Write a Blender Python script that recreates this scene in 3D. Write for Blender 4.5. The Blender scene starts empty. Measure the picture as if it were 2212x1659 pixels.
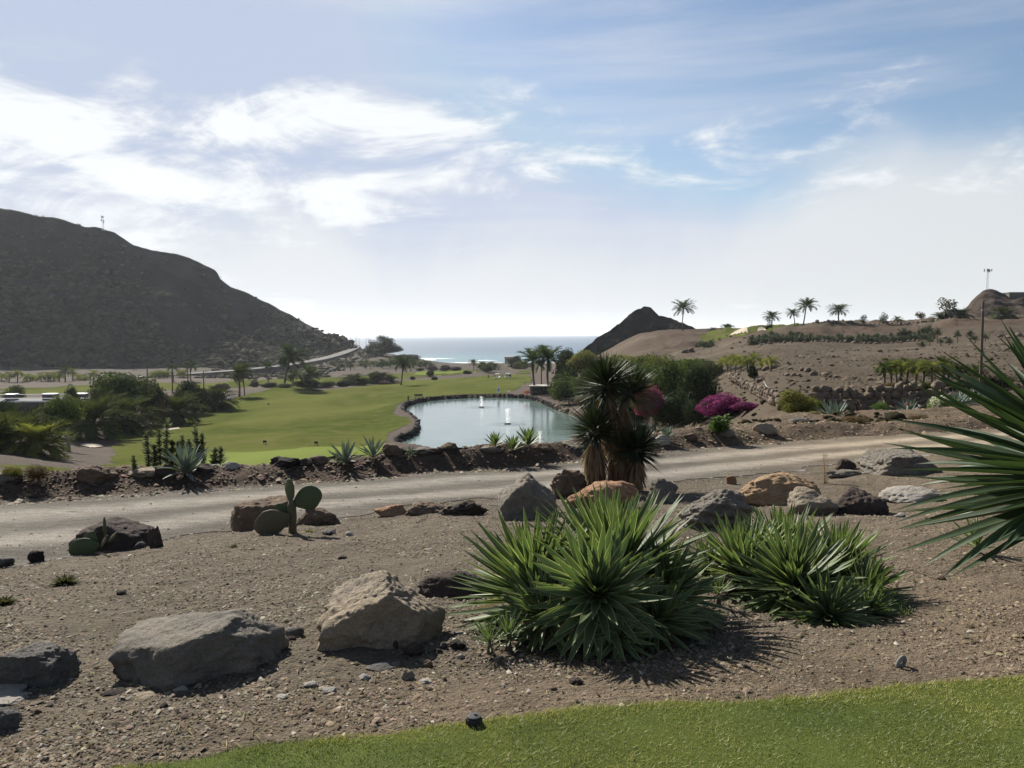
import bpy, bmesh, math, random
import numpy as np
from mathutils import Vector, Matrix

random.seed(7)
rng = np.random.default_rng(7)
sc = bpy.context.scene
COL = sc.collection

# ------------------------------------------------------------------ camera
F, CX, CY, EYE = 1734.6, 1106.0, 829.5, 25.0      # a 2212-wide survey grid over the view; sea level is z = 0
PITCH = math.atan((CY - 722.7) / F)
ROLL = math.radians(0.38)
FW = np.array([0, math.cos(PITCH), -math.sin(PITCH)])
U0 = np.array([0, math.sin(PITCH), math.cos(PITCH)])
H0 = np.array([1.0, 0, 0])
RV = math.cos(ROLL) * H0 - math.sin(ROLL) * U0
UV = math.sin(ROLL) * H0 + math.cos(ROLL) * U0
cam = bpy.data.cameras.new('camera')
cam.lens = F / 2212 * 36
cam.sensor_width = 36
cam.clip_start = 0.05
cam.clip_end = 120000
co = bpy.data.objects.new('camera', cam)
COL.objects.link(co)
co.matrix_world = Matrix(((RV[0], UV[0], -FW[0], 0), (RV[1], UV[1], -FW[1], 0), (RV[2], UV[2], -FW[2], EYE), (0, 0, 0, 1)))
sc.camera = co

# ------------------------------------------------------------------ light
SUN_AZ, SUN_EL = math.radians(-32), math.radians(35)    # azimuth from +Y, negative to the left
sun = bpy.data.lights.new('sun', 'SUN')
sun.energy = 5.0
sun.angle = math.radians(0.53)
sun.color = (1.0, 0.94, 0.85)
so = bpy.data.objects.new('sun', sun)
COL.objects.link(so)
sd = Vector((math.sin(SUN_AZ) * math.cos(SUN_EL), math.cos(SUN_AZ) * math.cos(SUN_EL), math.sin(SUN_EL)))
so.rotation_euler = sd.to_track_quat('Z', 'Y').to_euler()
so.location = (-40, 30, 80)
sc.view_settings.view_transform = 'Standard'
sc.view_settings.look = 'None'
sc.view_settings.gamma = 1
sc.view_settings.exposure = 1.25


class NT:
    """tiny node-tree helper"""
    def __init__(s, tree):
        s.t = tree
        s.n = tree.nodes
    def add(s, typ, **kw):
        n = s.n.new(typ)
        for k, v in kw.items():
            if k.startswith('i_'):
                n.inputs[k[2:].replace('_', ' ')].default_value = v
            else:
                setattr(n, k, v)
        return n
    def link(s, a, b):
        s.t.links.new(a, b)
    def val(s, x, sock):
        if hasattr(x, 'is_output'):
            s.link(x, sock)
        else:
            sock.default_value = x
    def math(s, op, a, b=0.0, c=0.0, clamp=False):
        n = s.n.new('ShaderNodeMath')
        n.operation = op
        n.use_clamp = clamp
        s.val(a, n.inputs[0]); s.val(b, n.inputs[1]); s.val(c, n.inputs[2])
        return n.outputs[0]
    def ramp(s, x, a, b, lo=0.0, hi=1.0):
        n = s.n.new('ShaderNodeMapRange')
        n.interpolation_type = 'SMOOTHSTEP'
        for k, v in enumerate((x, a, b, lo, hi)):
            s.val(v, n.inputs[k])
        return n.outputs[0]
    def mix(s, f, a, b, typ='MIX'):
        n = s.n.new('ShaderNodeMix')
        n.data_type = 'RGBA'
        n.blend_type = typ
        s.val(f, n.inputs[0]); s.val(a, n.inputs[6]); s.val(b, n.inputs[7])
        return n.outputs[2]
    def noise(s, vec, scale, detail=5, rough=0.55, dist=0.0, out=0):
        n = s.n.new('ShaderNodeTexNoise')
        n.inputs['Scale'].default_value = scale
        n.inputs['Detail'].default_value = detail
        n.inputs['Roughness'].default_value = rough
        n.inputs['Distortion'].default_value = dist
        if vec is not None:
            s.link(vec, n.inputs['Vector'])
        return n.outputs[out]


ALB = 0.78      # reflectances were first matched at a lower exposure


def rgba(c):
    return (c[0] * ALB, c[1] * ALB, c[2] * ALB, 1.0)


# sky: physical sky under streaky cirrus, broken white cloud and a pale bank above the horizon
w = bpy.data.worlds.new('World')
sc.world = w
w.use_nodes = True
N = NT(w.node_tree)
bg = w.node_tree.nodes['Background']
sky = N.add('ShaderNodeTexSky', sky_type='NISHITA', sun_disc=False, sun_elevation=SUN_EL, sun_rotation=SUN_AZ,
            air_density=1.0, dust_density=0.6, ozone_density=2.0, altitude=10.0)
tc = N.add('ShaderNodeTexCoord')
sep = N.add('ShaderNodeSeparateXYZ')
N.link(tc.outputs['Generated'], sep.inputs[0])
dx, dy, dz = sep.outputs
el = N.math('MAXIMUM', dz, 0.0)
den = N.math('ADD', el, 0.20)
px = N.math('DIVIDE', dx, den)
py = N.math('DIVIDE', dy, den)
cmb = N.add('ShaderNodeCombineXYZ')
N.link(px, cmb.inputs[0]); N.link(py, cmb.inputs[1])
# broken cloud: rotate and stretch the plane a little, warp it
mp = N.add('ShaderNodeMapping')
mp.inputs['Rotation'].default_value = (0, 0, math.radians(24))
mp.inputs['Scale'].default_value = (1.0, 1.35, 1)
mp.inputs['Location'].default_value = (5.3, 1.1, 0)
N.link(cmb.outputs[0], mp.inputs['Vector'])
n1 = N.noise(mp.outputs[0], 1.9, 12, 0.62, 0.55)
n1b = N.noise(mp.outputs[0], 0.7, 3, 0.5, 0.3)
az0 = N.math('ARCTAN2', dx, dy)
el0 = N.math('ARCSINE', dz)
sp0 = N.add('ShaderNodeCombineXYZ')
N.link(az0, sp0.inputs[0]); N.link(el0, sp0.inputs[1])
mp3 = N.add('ShaderNodeMapping')
mp3.inputs['Rotation'].default_value = (0, 0, math.radians(-20))
mp3.inputs['Scale'].default_value = (3.2, 7.0, 1)
N.link(sp0.outputs[0], mp3.inputs['Vector'])
n1c = N.noise(mp3.outputs[0], 1.6, 12, 0.63, 0.8)
# more cloud towards the sun's side, and in a belt of middling height
side = N.ramp(dx, -0.30, 0.34, 0.04, -0.17)
belt = N.math('MULTIPLY', N.ramp(el, 0.05, 0.18), N.ramp(el, 0.23, 0.325, 1.0, 0.0))
cov = N.math('ADD', n1, N.math('MULTIPLY', N.math('SUBTRACT', n1b, 0.5), 0.55))
cov = N.math('ADD', cov, N.math('MULTIPLY', N.math('SUBTRACT', n1c, 0.5), 0.95))
cov = N.math('ADD', cov, side)
cov = N.math('ADD', cov, N.math('MULTIPLY', N.math('SUBTRACT', belt, 0.55), 0.30))
cum = N.math('MULTIPLY', N.ramp(cov, 0.46, 0.76), N.ramp(el, 0.30, 0.50, 1.0, 0.1))
# cirrus streaks, laid out by azimuth and elevation
azi = N.math('ARCTAN2', dx, dy)
ele = N.math('ARCSINE', dz)
sph = N.add('ShaderNodeCombineXYZ')
N.link(azi, sph.inputs[0]); N.link(ele, sph.inputs[1])
mp2 = N.add('ShaderNodeMapping')
mp2.inputs['Rotation'].default_value = (0, 0, math.radians(34))
mp2.inputs['Scale'].default_value = (0.9, 7.5, 1)
mp2.inputs['Location'].default_value = (0.4, 1.7, 0)
N.link(sph.outputs[0], mp2.inputs['Vector'])
n2 = N.noise(mp2.outputs[0], 1.5, 7, 0.55, 0.35)
cir = N.math('MULTIPLY', N.ramp(n2, 0.44, 0.72), N.ramp(ele, 0.02, 0.12, 0.1, 0.46))
# thin veil on the sun's side
veil = N.math('MULTIPLY', N.ramp(dx, -0.5, 0.25, 0.24, 0.0), N.ramp(el, 0.38, 0.62, 1.0, 0.15))
# pale bank over the horizon with an uneven top
n3 = N.noise(tc.outputs['Generated'], 3.2, 6, 0.55, 0.5)
eb = N.math('SUBTRACT', el, N.math('MULTIPLY', N.math('SUBTRACT', n3, 0.5), 0.26))
eb = N.math('SUBTRACT', eb, N.ramp(dx, 0.15, 0.55, 0.0, 0.045))
bank = N.ramp(eb, 0.06, 0.185, 0.88, 0.0)
inv = N.math('MULTIPLY', N.math('SUBTRACT', 1.0, N.math('MULTIPLY', cum, 0.95)), N.math('SUBTRACT', 1.0, cir))
inv = N.math('MULTIPLY', inv, N.math('SUBTRACT', 1.0, bank))
allc = N.math('SUBTRACT', 1.0, inv, clamp=True)
# cloud light: brighter towards the sun
dot = N.add('ShaderNodeVectorMath', operation='DOT_PRODUCT')
N.link(tc.outputs['Generated'], dot.inputs[0])
dot.inputs[1].default_value = sd
glow = N.math('ADD', N.ramp(dot.outputs['Value'], 0.25, 0.95, 6.6, 7.0), N.math('MULTIPLY', cum, 1.4))
gl = N.add('ShaderNodeCombineColor')
for k, m in enumerate((0.965, 0.99, 1.01)):
    N.link(N.math('MULTIPLY', glow, m), gl.inputs[k])
# the clear sky near the sun is dulled by the thin veil instead of flaring
lim = N.mix(1.0, N.mix(1.0, sky.outputs[0], (0.90, 0.90, 0.90, 1), 'MULTIPLY'), (4.4, 5.1, 6.6, 1), 'DARKEN')
skyc = N.mix(veil, lim, (3.9, 4.5, 5.7, 1))
skyc = N.mix(allc, skyc, gl.outputs[0])
N.link(skyc, bg.inputs[0])
bg.inputs[1].default_value = 0.05

# ------------------------------------------------------------------ small maths
def ray(vx, vy):
    d = FW + (vx - CX) / F * RV + (CY - vy) / F * UV
    return d / d[1]


def at(vx, vy, Y):
    d = ray(vx, vy)
    return np.array([d[0] * Y, Y, EYE + d[2] * Y])


def sstep(x):
    x = np.clip(x, 0, 1)
    return x * x * (3 - 2 * x)


def _hash(ix, iy, iz, seed):
    h = (ix.astype(np.int64) * 374761393 + iy.astype(np.int64) * 668265263 + iz.astype(np.int64) * 2147483647 + seed * 144269504) & 0xFFFFFFFF
    h = ((h ^ (h >> 13)) * 1274126177) & 0xFFFFFFFF
    h = ((h ^ (h >> 16)) * 2246822519) & 0xFFFFFFFF
    return ((h ^ (h >> 15)) & 0xFFFF) / 65535.0


def vnoise(x, y, z=None, seed=0):
    x = np.asarray(x, float); y = np.asarray(y, float)
    ix = np.floor(x); iy = np.floor(y)
    fx = sstep(x - ix); fy = sstep(y - iy)
    if z is None:
        zz = np.zeros_like(ix)
        a = _hash(ix, iy, zz, seed); b = _hash(ix + 1, iy, zz, seed)
        c = _hash(ix, iy + 1, zz, seed); d = _hash(ix + 1, iy + 1, zz, seed)
        return (a * (1 - fx) + b * fx) * (1 - fy) + (c * (1 - fx) + d * fx) * fy - 0.5
    z = np.asarray(z, float)
    iz = np.floor(z); fz = sstep(z - iz)
    r = 0
    for k, wz in ((0, 1 - fz), (1, fz)):
        a = _hash(ix, iy, iz + k, seed); b = _hash(ix + 1, iy, iz + k, seed)
        c = _hash(ix, iy + 1, iz + k, seed); d = _hash(ix + 1, iy + 1, iz + k, seed)
        r = r + wz * ((a * (1 - fx) + b * fx) * (1 - fy) + (c * (1 - fx) + d * fx) * fy)
    return r - 0.5


def fbm(x, y, z=None, octv=4, seed=0, gain=0.5):
    r, a, f = 0, 1.0, 1.0
    for k in range(octv):
        r = r + a * vnoise(np.asarray(x) * f + 17.3 * k, np.asarray(y) * f - 9.1 * k, None if z is None else np.asarray(z) * f + 5.7 * k, seed + k)
        a *= gain
        f *= 2.03
    return r


def polysd(X, Y, P):
    """signed distance to polygon P, positive inside"""
    X = np.asarray(X, float); Y = np.asarray(Y, float)
    best = np.full(X.shape, 1e18)
    ins = np.zeros(X.shape, bool)
    n = len(P)
    for i in range(n):
        ax, ay = P[i]; bx, by = P[(i + 1) % n]
        ex, ey = bx - ax, by - ay
        L = ex * ex + ey * ey + 1e-12
        u = np.clip(((X - ax) * ex + (Y - ay) * ey) / L, 0, 1)
        best = np.minimum(best, (X - ax - u * ex) ** 2 + (Y - ay - u * ey) ** 2)
        if ay != by:
            cond = (ay > Y) != (by > Y)
            ins ^= cond & (X < ex * (Y - ay) / (by - ay) + ax)
    d = np.sqrt(best)
    return np.where(ins, d, -d)


def spline(P, n=6):
    """closed Catmull-Rom through points"""
    P = np.array(P, float); out = []
    m = len(P)
    for i in range(m):
        a, b, c, d = P[i - 1], P[i], P[(i + 1) % m], P[(i + 2) % m]
        for k in range(n):
            t = k / n
            out.append(0.5 * (2 * b + (c - a) * t + (2 * a - 5 * b + 4 * c - d) * t * t + (3 * b - a - 3 * c + d) * t ** 3))
    return np.array(out)


# ------------------------------------------------------------------ the lie of the land
NV = [-700, 0, 276, 553, 830, 1106, 1382, 1659, 1935, 2212, 2900]
# knots outwards: near lawn, lawn edge, bed, bed, road near edge, road far edge, berm crest, foot behind the berm
KY = np.array([
    [2.3] * 11,
    [2.8, 2.92, 3.04, 3.15, 3.26, 3.37, 3.44, 3.50, 3.56, 3.64, 3.78],
    [3.9, 4.09, 4.2, 4.27, 4.42, 4.5, 4.52, 4.65, 4.8, 5.1, 5.6],
    [5.4, 5.8, 6.0, 6.3, 6.7, 7.0, 7.3, 7.7, 8.6, 9.3, 10.8],
    [8.0, 9.7, 10.4, 11.6, 12.5, 13.35, 14.3, 15.6, 17.7, 19.6, 23.0],
    [12.0, 13.5, 14.1, 14.8, 15.6, 16.6, 18.3, 19.9, 21.7, 22.8, 26.5],
    [13.0, 14.3, 15.0, 15.6, 16.5, 17.4, 19.3, 21.0, 23.0, 24.0, 28.0],
    [14.2, 15.6, 16.4, 17.0, 18.0, 19.0, 21.0, 23.0, 25.5, 27.0, 31.0]])
KZ = np.array([
    [-1.62] * 11,
    [-1.68, -1.68, -1.68, -1.67, -1.66, -1.645, -1.64, -1.635, -1.62, -1.61, -1.6],
    [-1.72, -1.74, -1.724, -1.732, -1.733, -1.744, -1.75, -1.746, -1.739, -1.72, -1.70],
    [-1.98, -2.005, -2.01, -2.0, -2.03, -2.04, -2.04, -2.05, -2.09, -2.07, -2.05],
    [-2.75] + [-2.77] * 9 + [-2.7],
    [-2.75] + [-2.78] * 9 + [-2.7],
    [-2.45, -2.47, -2.54, -2.54, -2.46, -2.43, -2.39, -2.5, -2.58, -2.6, -2.5],
    [-2.7, -2.7, -2.8, -2.85, -2.9, -3.0, -2.8, -2.8, -2.82, -2.9, -2.9]])
FAR = {  # column : (distance, height relative to the eye)
    0: [(26, -5.5), (45, -7.8), (60, -8.8), (82, -10.4), (110, -12.5), (150, -14.5), (220, -15.2), (300, -16.4), (350, -17), (420, -15), (760, -12)],
    276: [(26, -5.6), (45, -9), (60, -10.4), (72, -11.5), (110, -13.2), (150, -14.5), (220, -15.5), (300, -16.6), (350, -17), (420, -16), (760, -12)],
    553: [(26, -6.2), (45, -10), (60, -11.3), (68, -11.4), (85, -11.7), (89, -12.3), (110, -13.6), (144, -14.4), (200, -15.4), (230, -15.4), (255, -16.6), (300, -17), (350, -17.5), (430, -18), (560, -12), (760, -14)],
    691: [(26, -6.4), (45, -10.3), (60, -11.5), (68, -11.5), (85, -11.7), (89, -12.4), (110, -13.5), (144, -14.3), (200, -15.2), (245, -15.9), (265, -17), (330, -17.5), (400, -17.2), (450, -14), (520, -11.5), (640, -8), (760, -20)],
    760: [(26, -6.5), (45, -10.5), (60, -11.6), (68, -11.6), (85, -11.75), (89, -12.5), (110, -13.4), (144, -14.3), (200, -15.2), (250, -16.0), (300, -17.2), (400, -17.4), (500, -15.2), (590, -9.2), (640, -7.6), (690, -9), (760, -27)],
    860: [(26, -6.6), (45, -10.6), (60, -11.7), (80, -11.8), (89, -12.6), (110, -13.4), (144, -14.2), (200, -15.1), (260, -16.3), (300, -16.9), (430, -16.6), (520, -15.2), (600, -14.5), (640, -20), (690, -27), (760, -28)],
    960: [(26, -6.8), (45, -10.8), (60, -12.3), (85, -13.2), (110, -13.4), (150, -13.7), (190, -14.2), (260, -15.9), (300, -16.7), (430, -18.2), (560, -20.5), (640, -23.2), (690, -24.6), (705, -25.6), (760, -27)],
    1106: [(26, -7), (45, -11), (60, -12.6), (85, -13.4), (179, -13.5), (200, -14.4), (300, -16.5), (340, -17.2), (430, -18.3), (560, -20.5), (640, -23.2), (690, -24.6), (705, -25.6), (760, -27)],
    1240: [(26, -6.8), (45, -10.7), (65, -12.5), (90, -13.3), (130, -13.2), (170, -12.6), (220, -13), (300, -15), (430, -18.3), (560, -20.5), (640, -23.2), (690, -25), (705, -26), (760, -28)],
    1382: [(26, -5), (45, -9.6), (65, -11.3), (90, -12.8), (119, -13.2), (150, -11.5), (180, -9.8), (220, -5.8), (250, -4.9), (268, -2.4), (300, 1.4), (340, 1.5), (420, -6), (560, -15), (690, -26), (760, -28)],
    1520: [(26, -3.6), (45, -6.6), (62, -7.6), (75, -8.3), (110, -7.8), (150, -6), (200, -4.4), (245, -4.2), (265, -1.6), (290, 1.2), (340, 1.5), (420, -3), (760, -20)],
    1659: [(26, -2.95), (34, -3.5), (48, -4.0), (60, -4.17), (100, -4.07), (150, -3.5), (200, -2.0), (225, -0.5), (250, 1.06), (275, 1.5), (400, 0), (760, -10)],
    1780: [(26, -2.85), (34, -3.5), (41.5, -4.1), (43.5, -3.5), (48, -3.6), (75, -3.8), (130, -3.4), (195, -2.6), (205, -1.8), (240, 1.7), (270, 2.4), (400, 1), (760, -10)],
    1600: [(26, -3.3), (34, -4.5), (45, -5.7), (62, -6.7), (75, -6.6), (100, -5.4), (150, -4.3), (200, -2.7), (240, -2.2), (262, -0.4), (285, 1.2), (340, 1.4), (400, 0), (760, -12)],
    1935: [(26, -2.81), (34, -3.6), (41.8, -4.17), (43.4, -3.15), (48, -3.24), (75, -3.55), (130, -3.3), (150, -3.2), (195, -2.9), (205, -2.0), (235, 2.4), (260, 3), (400, 2), (760, -10)],
    2060: [(26, -2.8), (34, -3.5), (41.8, -3.9), (43.4, -3.2), (48, -3.1), (75, -3.4), (130, -2.8), (165, -2.6), (185, -1.0), (222, 2.9), (250, 3.6), (400, 4), (760, -8)],
    2212: [(30, -3), (38, -3.5), (44, -3.3), (50, -2.9), (75, -3.2), (130, -2.2), (165, -1.9), (190, 0.65), (215, 3.2), (240, 4), (400, 6), (760, 0)],
}
FV = sorted(FAR)
LY = [np.array([p[0] for p in FAR[v]], float) for v in FV]
LZ = [np.array([p[1] for p in FAR[v]], float) for v in FV]

WATER = -14.0
_pp = [(858, 968), (893, 938), (902, 922), (890, 905), (868, 888), (884, 875), (925, 866), (985, 861), (1040, 859), (1100, 859), (1148, 863),
       (1178, 874), (1222, 892), (1265, 904), (1330, 911), (1400, 916), (1425, 925)]
POND = [tuple(at(a, b, WATER / ray(a, b)[2])[:2]) for a, b in _pp]
POND = POND + [(POND[-1][0] - 1.5, 100.0), (12.0, 90.0), (-2.0, 88.0)]
POND = spline(POND, 5)


def knots(vx):
    return ([np.interp(vx, NV, KY[k]) for k in range(8)], [np.interp(vx, NV, KZ[k]) for k in range(8)])


def Wof(X, Y):
    """course number: 1 lawn edge, 4..5 dirt road, 6 berm crest, 7 its foot"""
    X = np.asarray(X, float); Y = np.asarray(Y, float)
    vx = np.clip(CX + F * X / np.maximum(Y, 2.3), -700, 2900)
    ky, _ = knots(vx)
    wv = np.zeros_like(Y)
    for k in range(7):
        wv = wv + np.clip((Y - ky[k]) / (ky[k + 1] - ky[k]), 0, 1)
    return wv + np.clip((Y - ky[7]) / ky[7], 0, None)


def Zf(X, Y):
    X = np.asarray(X, float); Y = np.asarray(Y, float)
    vx = np.clip(CX + F * X / np.maximum(Y, 2.3), -700, 2900)
    ky, kz = knots(vx)
    z = kz[0].copy() if hasattr(kz[0], 'copy') else kz[0]
    wv = np.zeros_like(Y)
    for k in range(7):
        f = np.clip((Y - ky[k]) / (ky[k + 1] - ky[k]), 0, 1)
        wv = wv + f
        if k >= 5:
            f = 0.4 * f + 0.6 * sstep(f)
        z = z + f * (kz[k + 1] - kz[k])
    cols = np.stack([np.interp(Y, a, b) for a, b in zip(LY, LZ)])
    fv = np.array(FV, float)
    zf = 0
    for off, wt in ((-80, .1), (-40, .2), (0, .4), (40, .2), (80, .1)):      # no creases between the surveyed columns
        vo = np.clip(vx + off, fv[0], fv[-1])
        i = np.clip(np.searchsorted(fv, vo) - 1, 0, len(fv) - 2)
        fr = (vo - fv[i]) / (fv[i + 1] - fv[i])
        zf = zf + wt * (np.take_along_axis(cols, i[None], 0)[0] * (1 - fr) + np.take_along_axis(cols, i[None] + 1, 0)[0] * fr)
    b = sstep((Y - ky[7]) / (0.45 * ky[7]))
    # roughness of the ground
    bed = sstep(wv - 0.9) * (1 - sstep((wv - 3.8) / 0.3))
    berm = sstep((wv - 5.0) / 0.4) * (1 - sstep((Y - ky[7] * 1.3) / 8))
    road = sstep((wv - 3.9) / 0.2) * (1 - sstep((wv - 4.9) / 0.2))
    z = z * (1 - b) + zf * b
    z = z + bed * (0.09 * fbm(X / 1.1, Y / 1.1, octv=3, seed=3) + 0.02 * vnoise(X / 0.17, Y / 0.17, seed=5))
    z = z + berm * (0.20 * fbm(X / 1.3, Y / 1.3, octv=4, seed=9))
    z = z + road * 0.05 * fbm(X / 1.7, Y / 1.1, octv=3, seed=10)
    far = sstep((Y - 35) / 30)
    z = z + far * 0.9 * fbm(X / 17, Y / 17, octv=3, seed=21)
    z = z + sstep((Y - 200) / 60) * 0.7 * fbm(X / 35, Y / 35, octv=3, seed=23)
    # rough earth on the right-hand slopes and the low cliff under the ridge
    rs = sstep((vx - 1300) / 150)
    z = z + rs * sstep((Y - 70) / 60) * 0.5 * fbm(X / 6, Y / 6, octv=4, seed=31)
    cl = rs * sstep((Y - 196) / 14) * (1 - sstep((Y - 268) / 20))
    z = z + cl * 2.4 * np.abs(fbm(X / 9, Y / 7, octv=4, seed=33))
    # the pond basin and its level rim
    s = polysd(X, Y, POND) if np.size(Y) and np.max(Y) > 70 else np.full(np.shape(Y), -99.0)
    rim = sstep((s + 7) / 6.5) * (s < 0.0)
    z = z * (1 - rim) + np.maximum(z, WATER + 0.75) * rim
    z = np.where((s > -0.8) & (s <= 0), np.minimum(np.maximum(z, WATER + 0.7), WATER + 0.85), z)
    z = np.where(s > 0, np.minimum(z, WATER + 0.5 - 2.2 * np.clip(s, 0, 1)), z)
    return z + EYE


def Za(x, y):
    return float(Zf(np.array([x]), np.array([y]))[0])


def G(vx, vy, Ymin=2.4, Ymax=740):
    """first place where the line of sight meets the ground beyond Ymin"""
    d = ray(vx, vy)
    Y = np.exp(np.linspace(math.log(Ymin), math.log(Ymax), 1600))
    g = EYE + d[2] * Y - Zf(d[0] * Y, Y)
    k = np.where(g <= 0)[0]
    if len(k) == 0:
        j = int(np.argmin(g))
        y = Y[j]
    else:
        j = k[0]
        if j == 0:
            y = Y[0]
        else:
            y = Y[j - 1] + (Y[j] - Y[j - 1]) * g[j - 1] / (g[j - 1] - g[j] + 1e-12)
    return np.array([d[0] * y, y, Za(d[0] * y, y)])


def GP(pts, Ymin=2.4):
    return [tuple(G(a, b, Ymin)[:2]) for a, b in pts]


# ------------------------------------------------------------------ objects and meshes
def tag(o, label=None, cat=None, group=None, kind=None):
    if label: o['label'] = label
    if cat: o['category'] = cat
    if group: o['group'] = group
    if kind: o['kind'] = kind
    return o


def mesh_np(name, V, FL, smooth=False):
    V = np.asarray(V, np.float32)
    FL = [np.asarray(f, np.int32) for f in FL if len(f)]
    me = bpy.data.meshes.new(name)
    me.vertices.add(len(V))
    me.vertices.foreach_set('co', V.ravel())
    loops = np.concatenate([f.ravel() for f in FL])
    tot = np.concatenate([np.full(len(f), f.shape[1], np.int32) for f in FL])
    me.loops.add(len(loops))
    me.loops.foreach_set('vertex_index', loops)
    me.polygons.add(len(tot))
    me.polygons.foreach_set('loop_start', np.concatenate([[0], np.cumsum(tot)[:-1]]).astype(np.int32))
    if smooth:
        me.polygons.foreach_set('use_smooth', np.ones(len(tot), bool))
    me.update(calc_edges=True)
    return me


def vcol(me, name, C):
    a = me.color_attributes.new(name, 'FLOAT_COLOR', 'POINT')
    C = np.asarray(C, np.float32)
    if C.shape[1] == 3:
        C = np.concatenate([C * ALB, np.ones((len(C), 1), np.float32)], 1)
    a.data.foreach_set('color', C.ravel())


def fattr(me, name, A):
    a = me.attributes.new(name, 'FLOAT', 'POINT')
    a.data.foreach_set('value', np.asarray(A, np.float32).ravel())


def link(name, me, mat=None, parent=None, loc=None, rot=None, scale=None, M=None):
    o = bpy.data.objects.new(name, me)
    COL.objects.link(o)
    if mat is not None and me is not None and len(me.materials) == 0:
        me.materials.append(mat)
    if parent is not None:
        o.parent = parent
    if M is not None:
        o.matrix_basis = M
    if loc is not None: o.location = [float(q) for q in loc]
    if rot is not None: o.rotation_euler = rot
    if scale is not None:
        o.scale = (scale,) * 3 if isinstance(scale, (int, float)) else scale
    return o


def thing(name, label, cat, loc, group=None, rz=0.0, scale=1.0):
    o = link(name, None, loc=loc, rot=(0, 0, rz), scale=float(scale))
    return tag(o, label, cat, group)


class MB:
    """collects boxes, tubes and rings into one mesh"""
    def __init__(s):
        s.V = []; s.Fq = []
    def add(s, V, Fs):
        b = len(s.V)
        s.V += [tuple(float(q) for q in v) for v in V]
        s.Fq += [tuple(i + b for i in f) for f in Fs]
        return s
    def box(s, c, sz, bev=0.0, rz=0.0, M=None):
        hx, hy, hz = sz[0] / 2, sz[1] / 2, sz[2] / 2
        bm = bmesh.new()
        bmesh.ops.create_cube(bm, size=1.0)
        for v in bm.verts:
            v.co = Vector((v.co.x * sz[0], v.co.y * sz[1], v.co.z * sz[2]))
        if bev > 0:
            bmesh.ops.bevel(bm, geom=list(bm.edges), offset=bev, segments=1, affect='EDGES')
        R = M if M is not None else Matrix.Rotation(rz, 3, 'Z')
        s.add([R @ v.co + Vector(c) for v in bm.verts], [[v.index for v in f.verts] for f in bm.faces] if not bm.verts.index_update() else 0)
        bm.free()
        return s
    def tube(s, pts, rad, n=8, cap=True):
        pts = [Vector(p) for p in pts]
        if isinstance(rad, (int, float)): rad = [rad] * len(pts)
        V, Fs = [], []
        up = Vector((0.13, 0.31, 0.94))
        for i, p in enumerate(pts):
            d = (pts[min(i + 1, len(pts) - 1)] - pts[max(i - 1, 0)]).normalized()
            a = d.cross(up)
            if a.length < 1e-3: a = d.cross(Vector((1, 0, 0)))
            a.normalize(); b = d.cross(a)
            for k in range(n):
                t = 2 * math.pi * k / n
                V.append(p + (a * math.cos(t) + b * math.sin(t)) * rad[i])
        for i in range(len(pts) - 1):
            for k in range(n):
                Fs.append((i * n + k, i * n + (k + 1) % n, (i + 1) * n + (k + 1) % n, (i + 1) * n + k))
        if cap:
            Fs.append(tuple(range(n - 1, -1, -1)))
            Fs.append(tuple(range((len(pts) - 1) * n, len(pts) * n)))
        return s.add(V, Fs)
    def mesh(s, name, smooth=False):
        me = bpy.data.meshes.new(name)
        me.from_pydata(s.V, [], s.Fq)
        if smooth:
            me.polygons.foreach_set('use_smooth', np.ones(len(me.polygons), bool))
        return me
    def build(s, name, mat, parent=None, smooth=False, **kw):
        return link(name, s.mesh(name, smooth), mat, parent, **kw)


# ------------------------------------------------------------------ materials
def newmat(name):
    m = bpy.data.materials.new(name)
    m.use_nodes = True
    return m, NT(m.node_tree), m.node_tree.nodes['Principled BSDF']


def mat_plain(name, c, rough=0.6, metal=0.0, var=0.12, scale=3.0):
    m, N, b = newmat(name)
    t = N.add('ShaderNodeTexCoord')
    f = N.noise(t.outputs['Object'], scale, 4)
    N.link(N.mix(f, rgba([q * (1 - var) for q in c]), rgba([min(1, q * (1 + var)) for q in c])), b.inputs['Base Color'])
    b.inputs['Roughness'].default_value = rough
    b.inputs['Metallic'].default_value = metal
    return m


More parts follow.
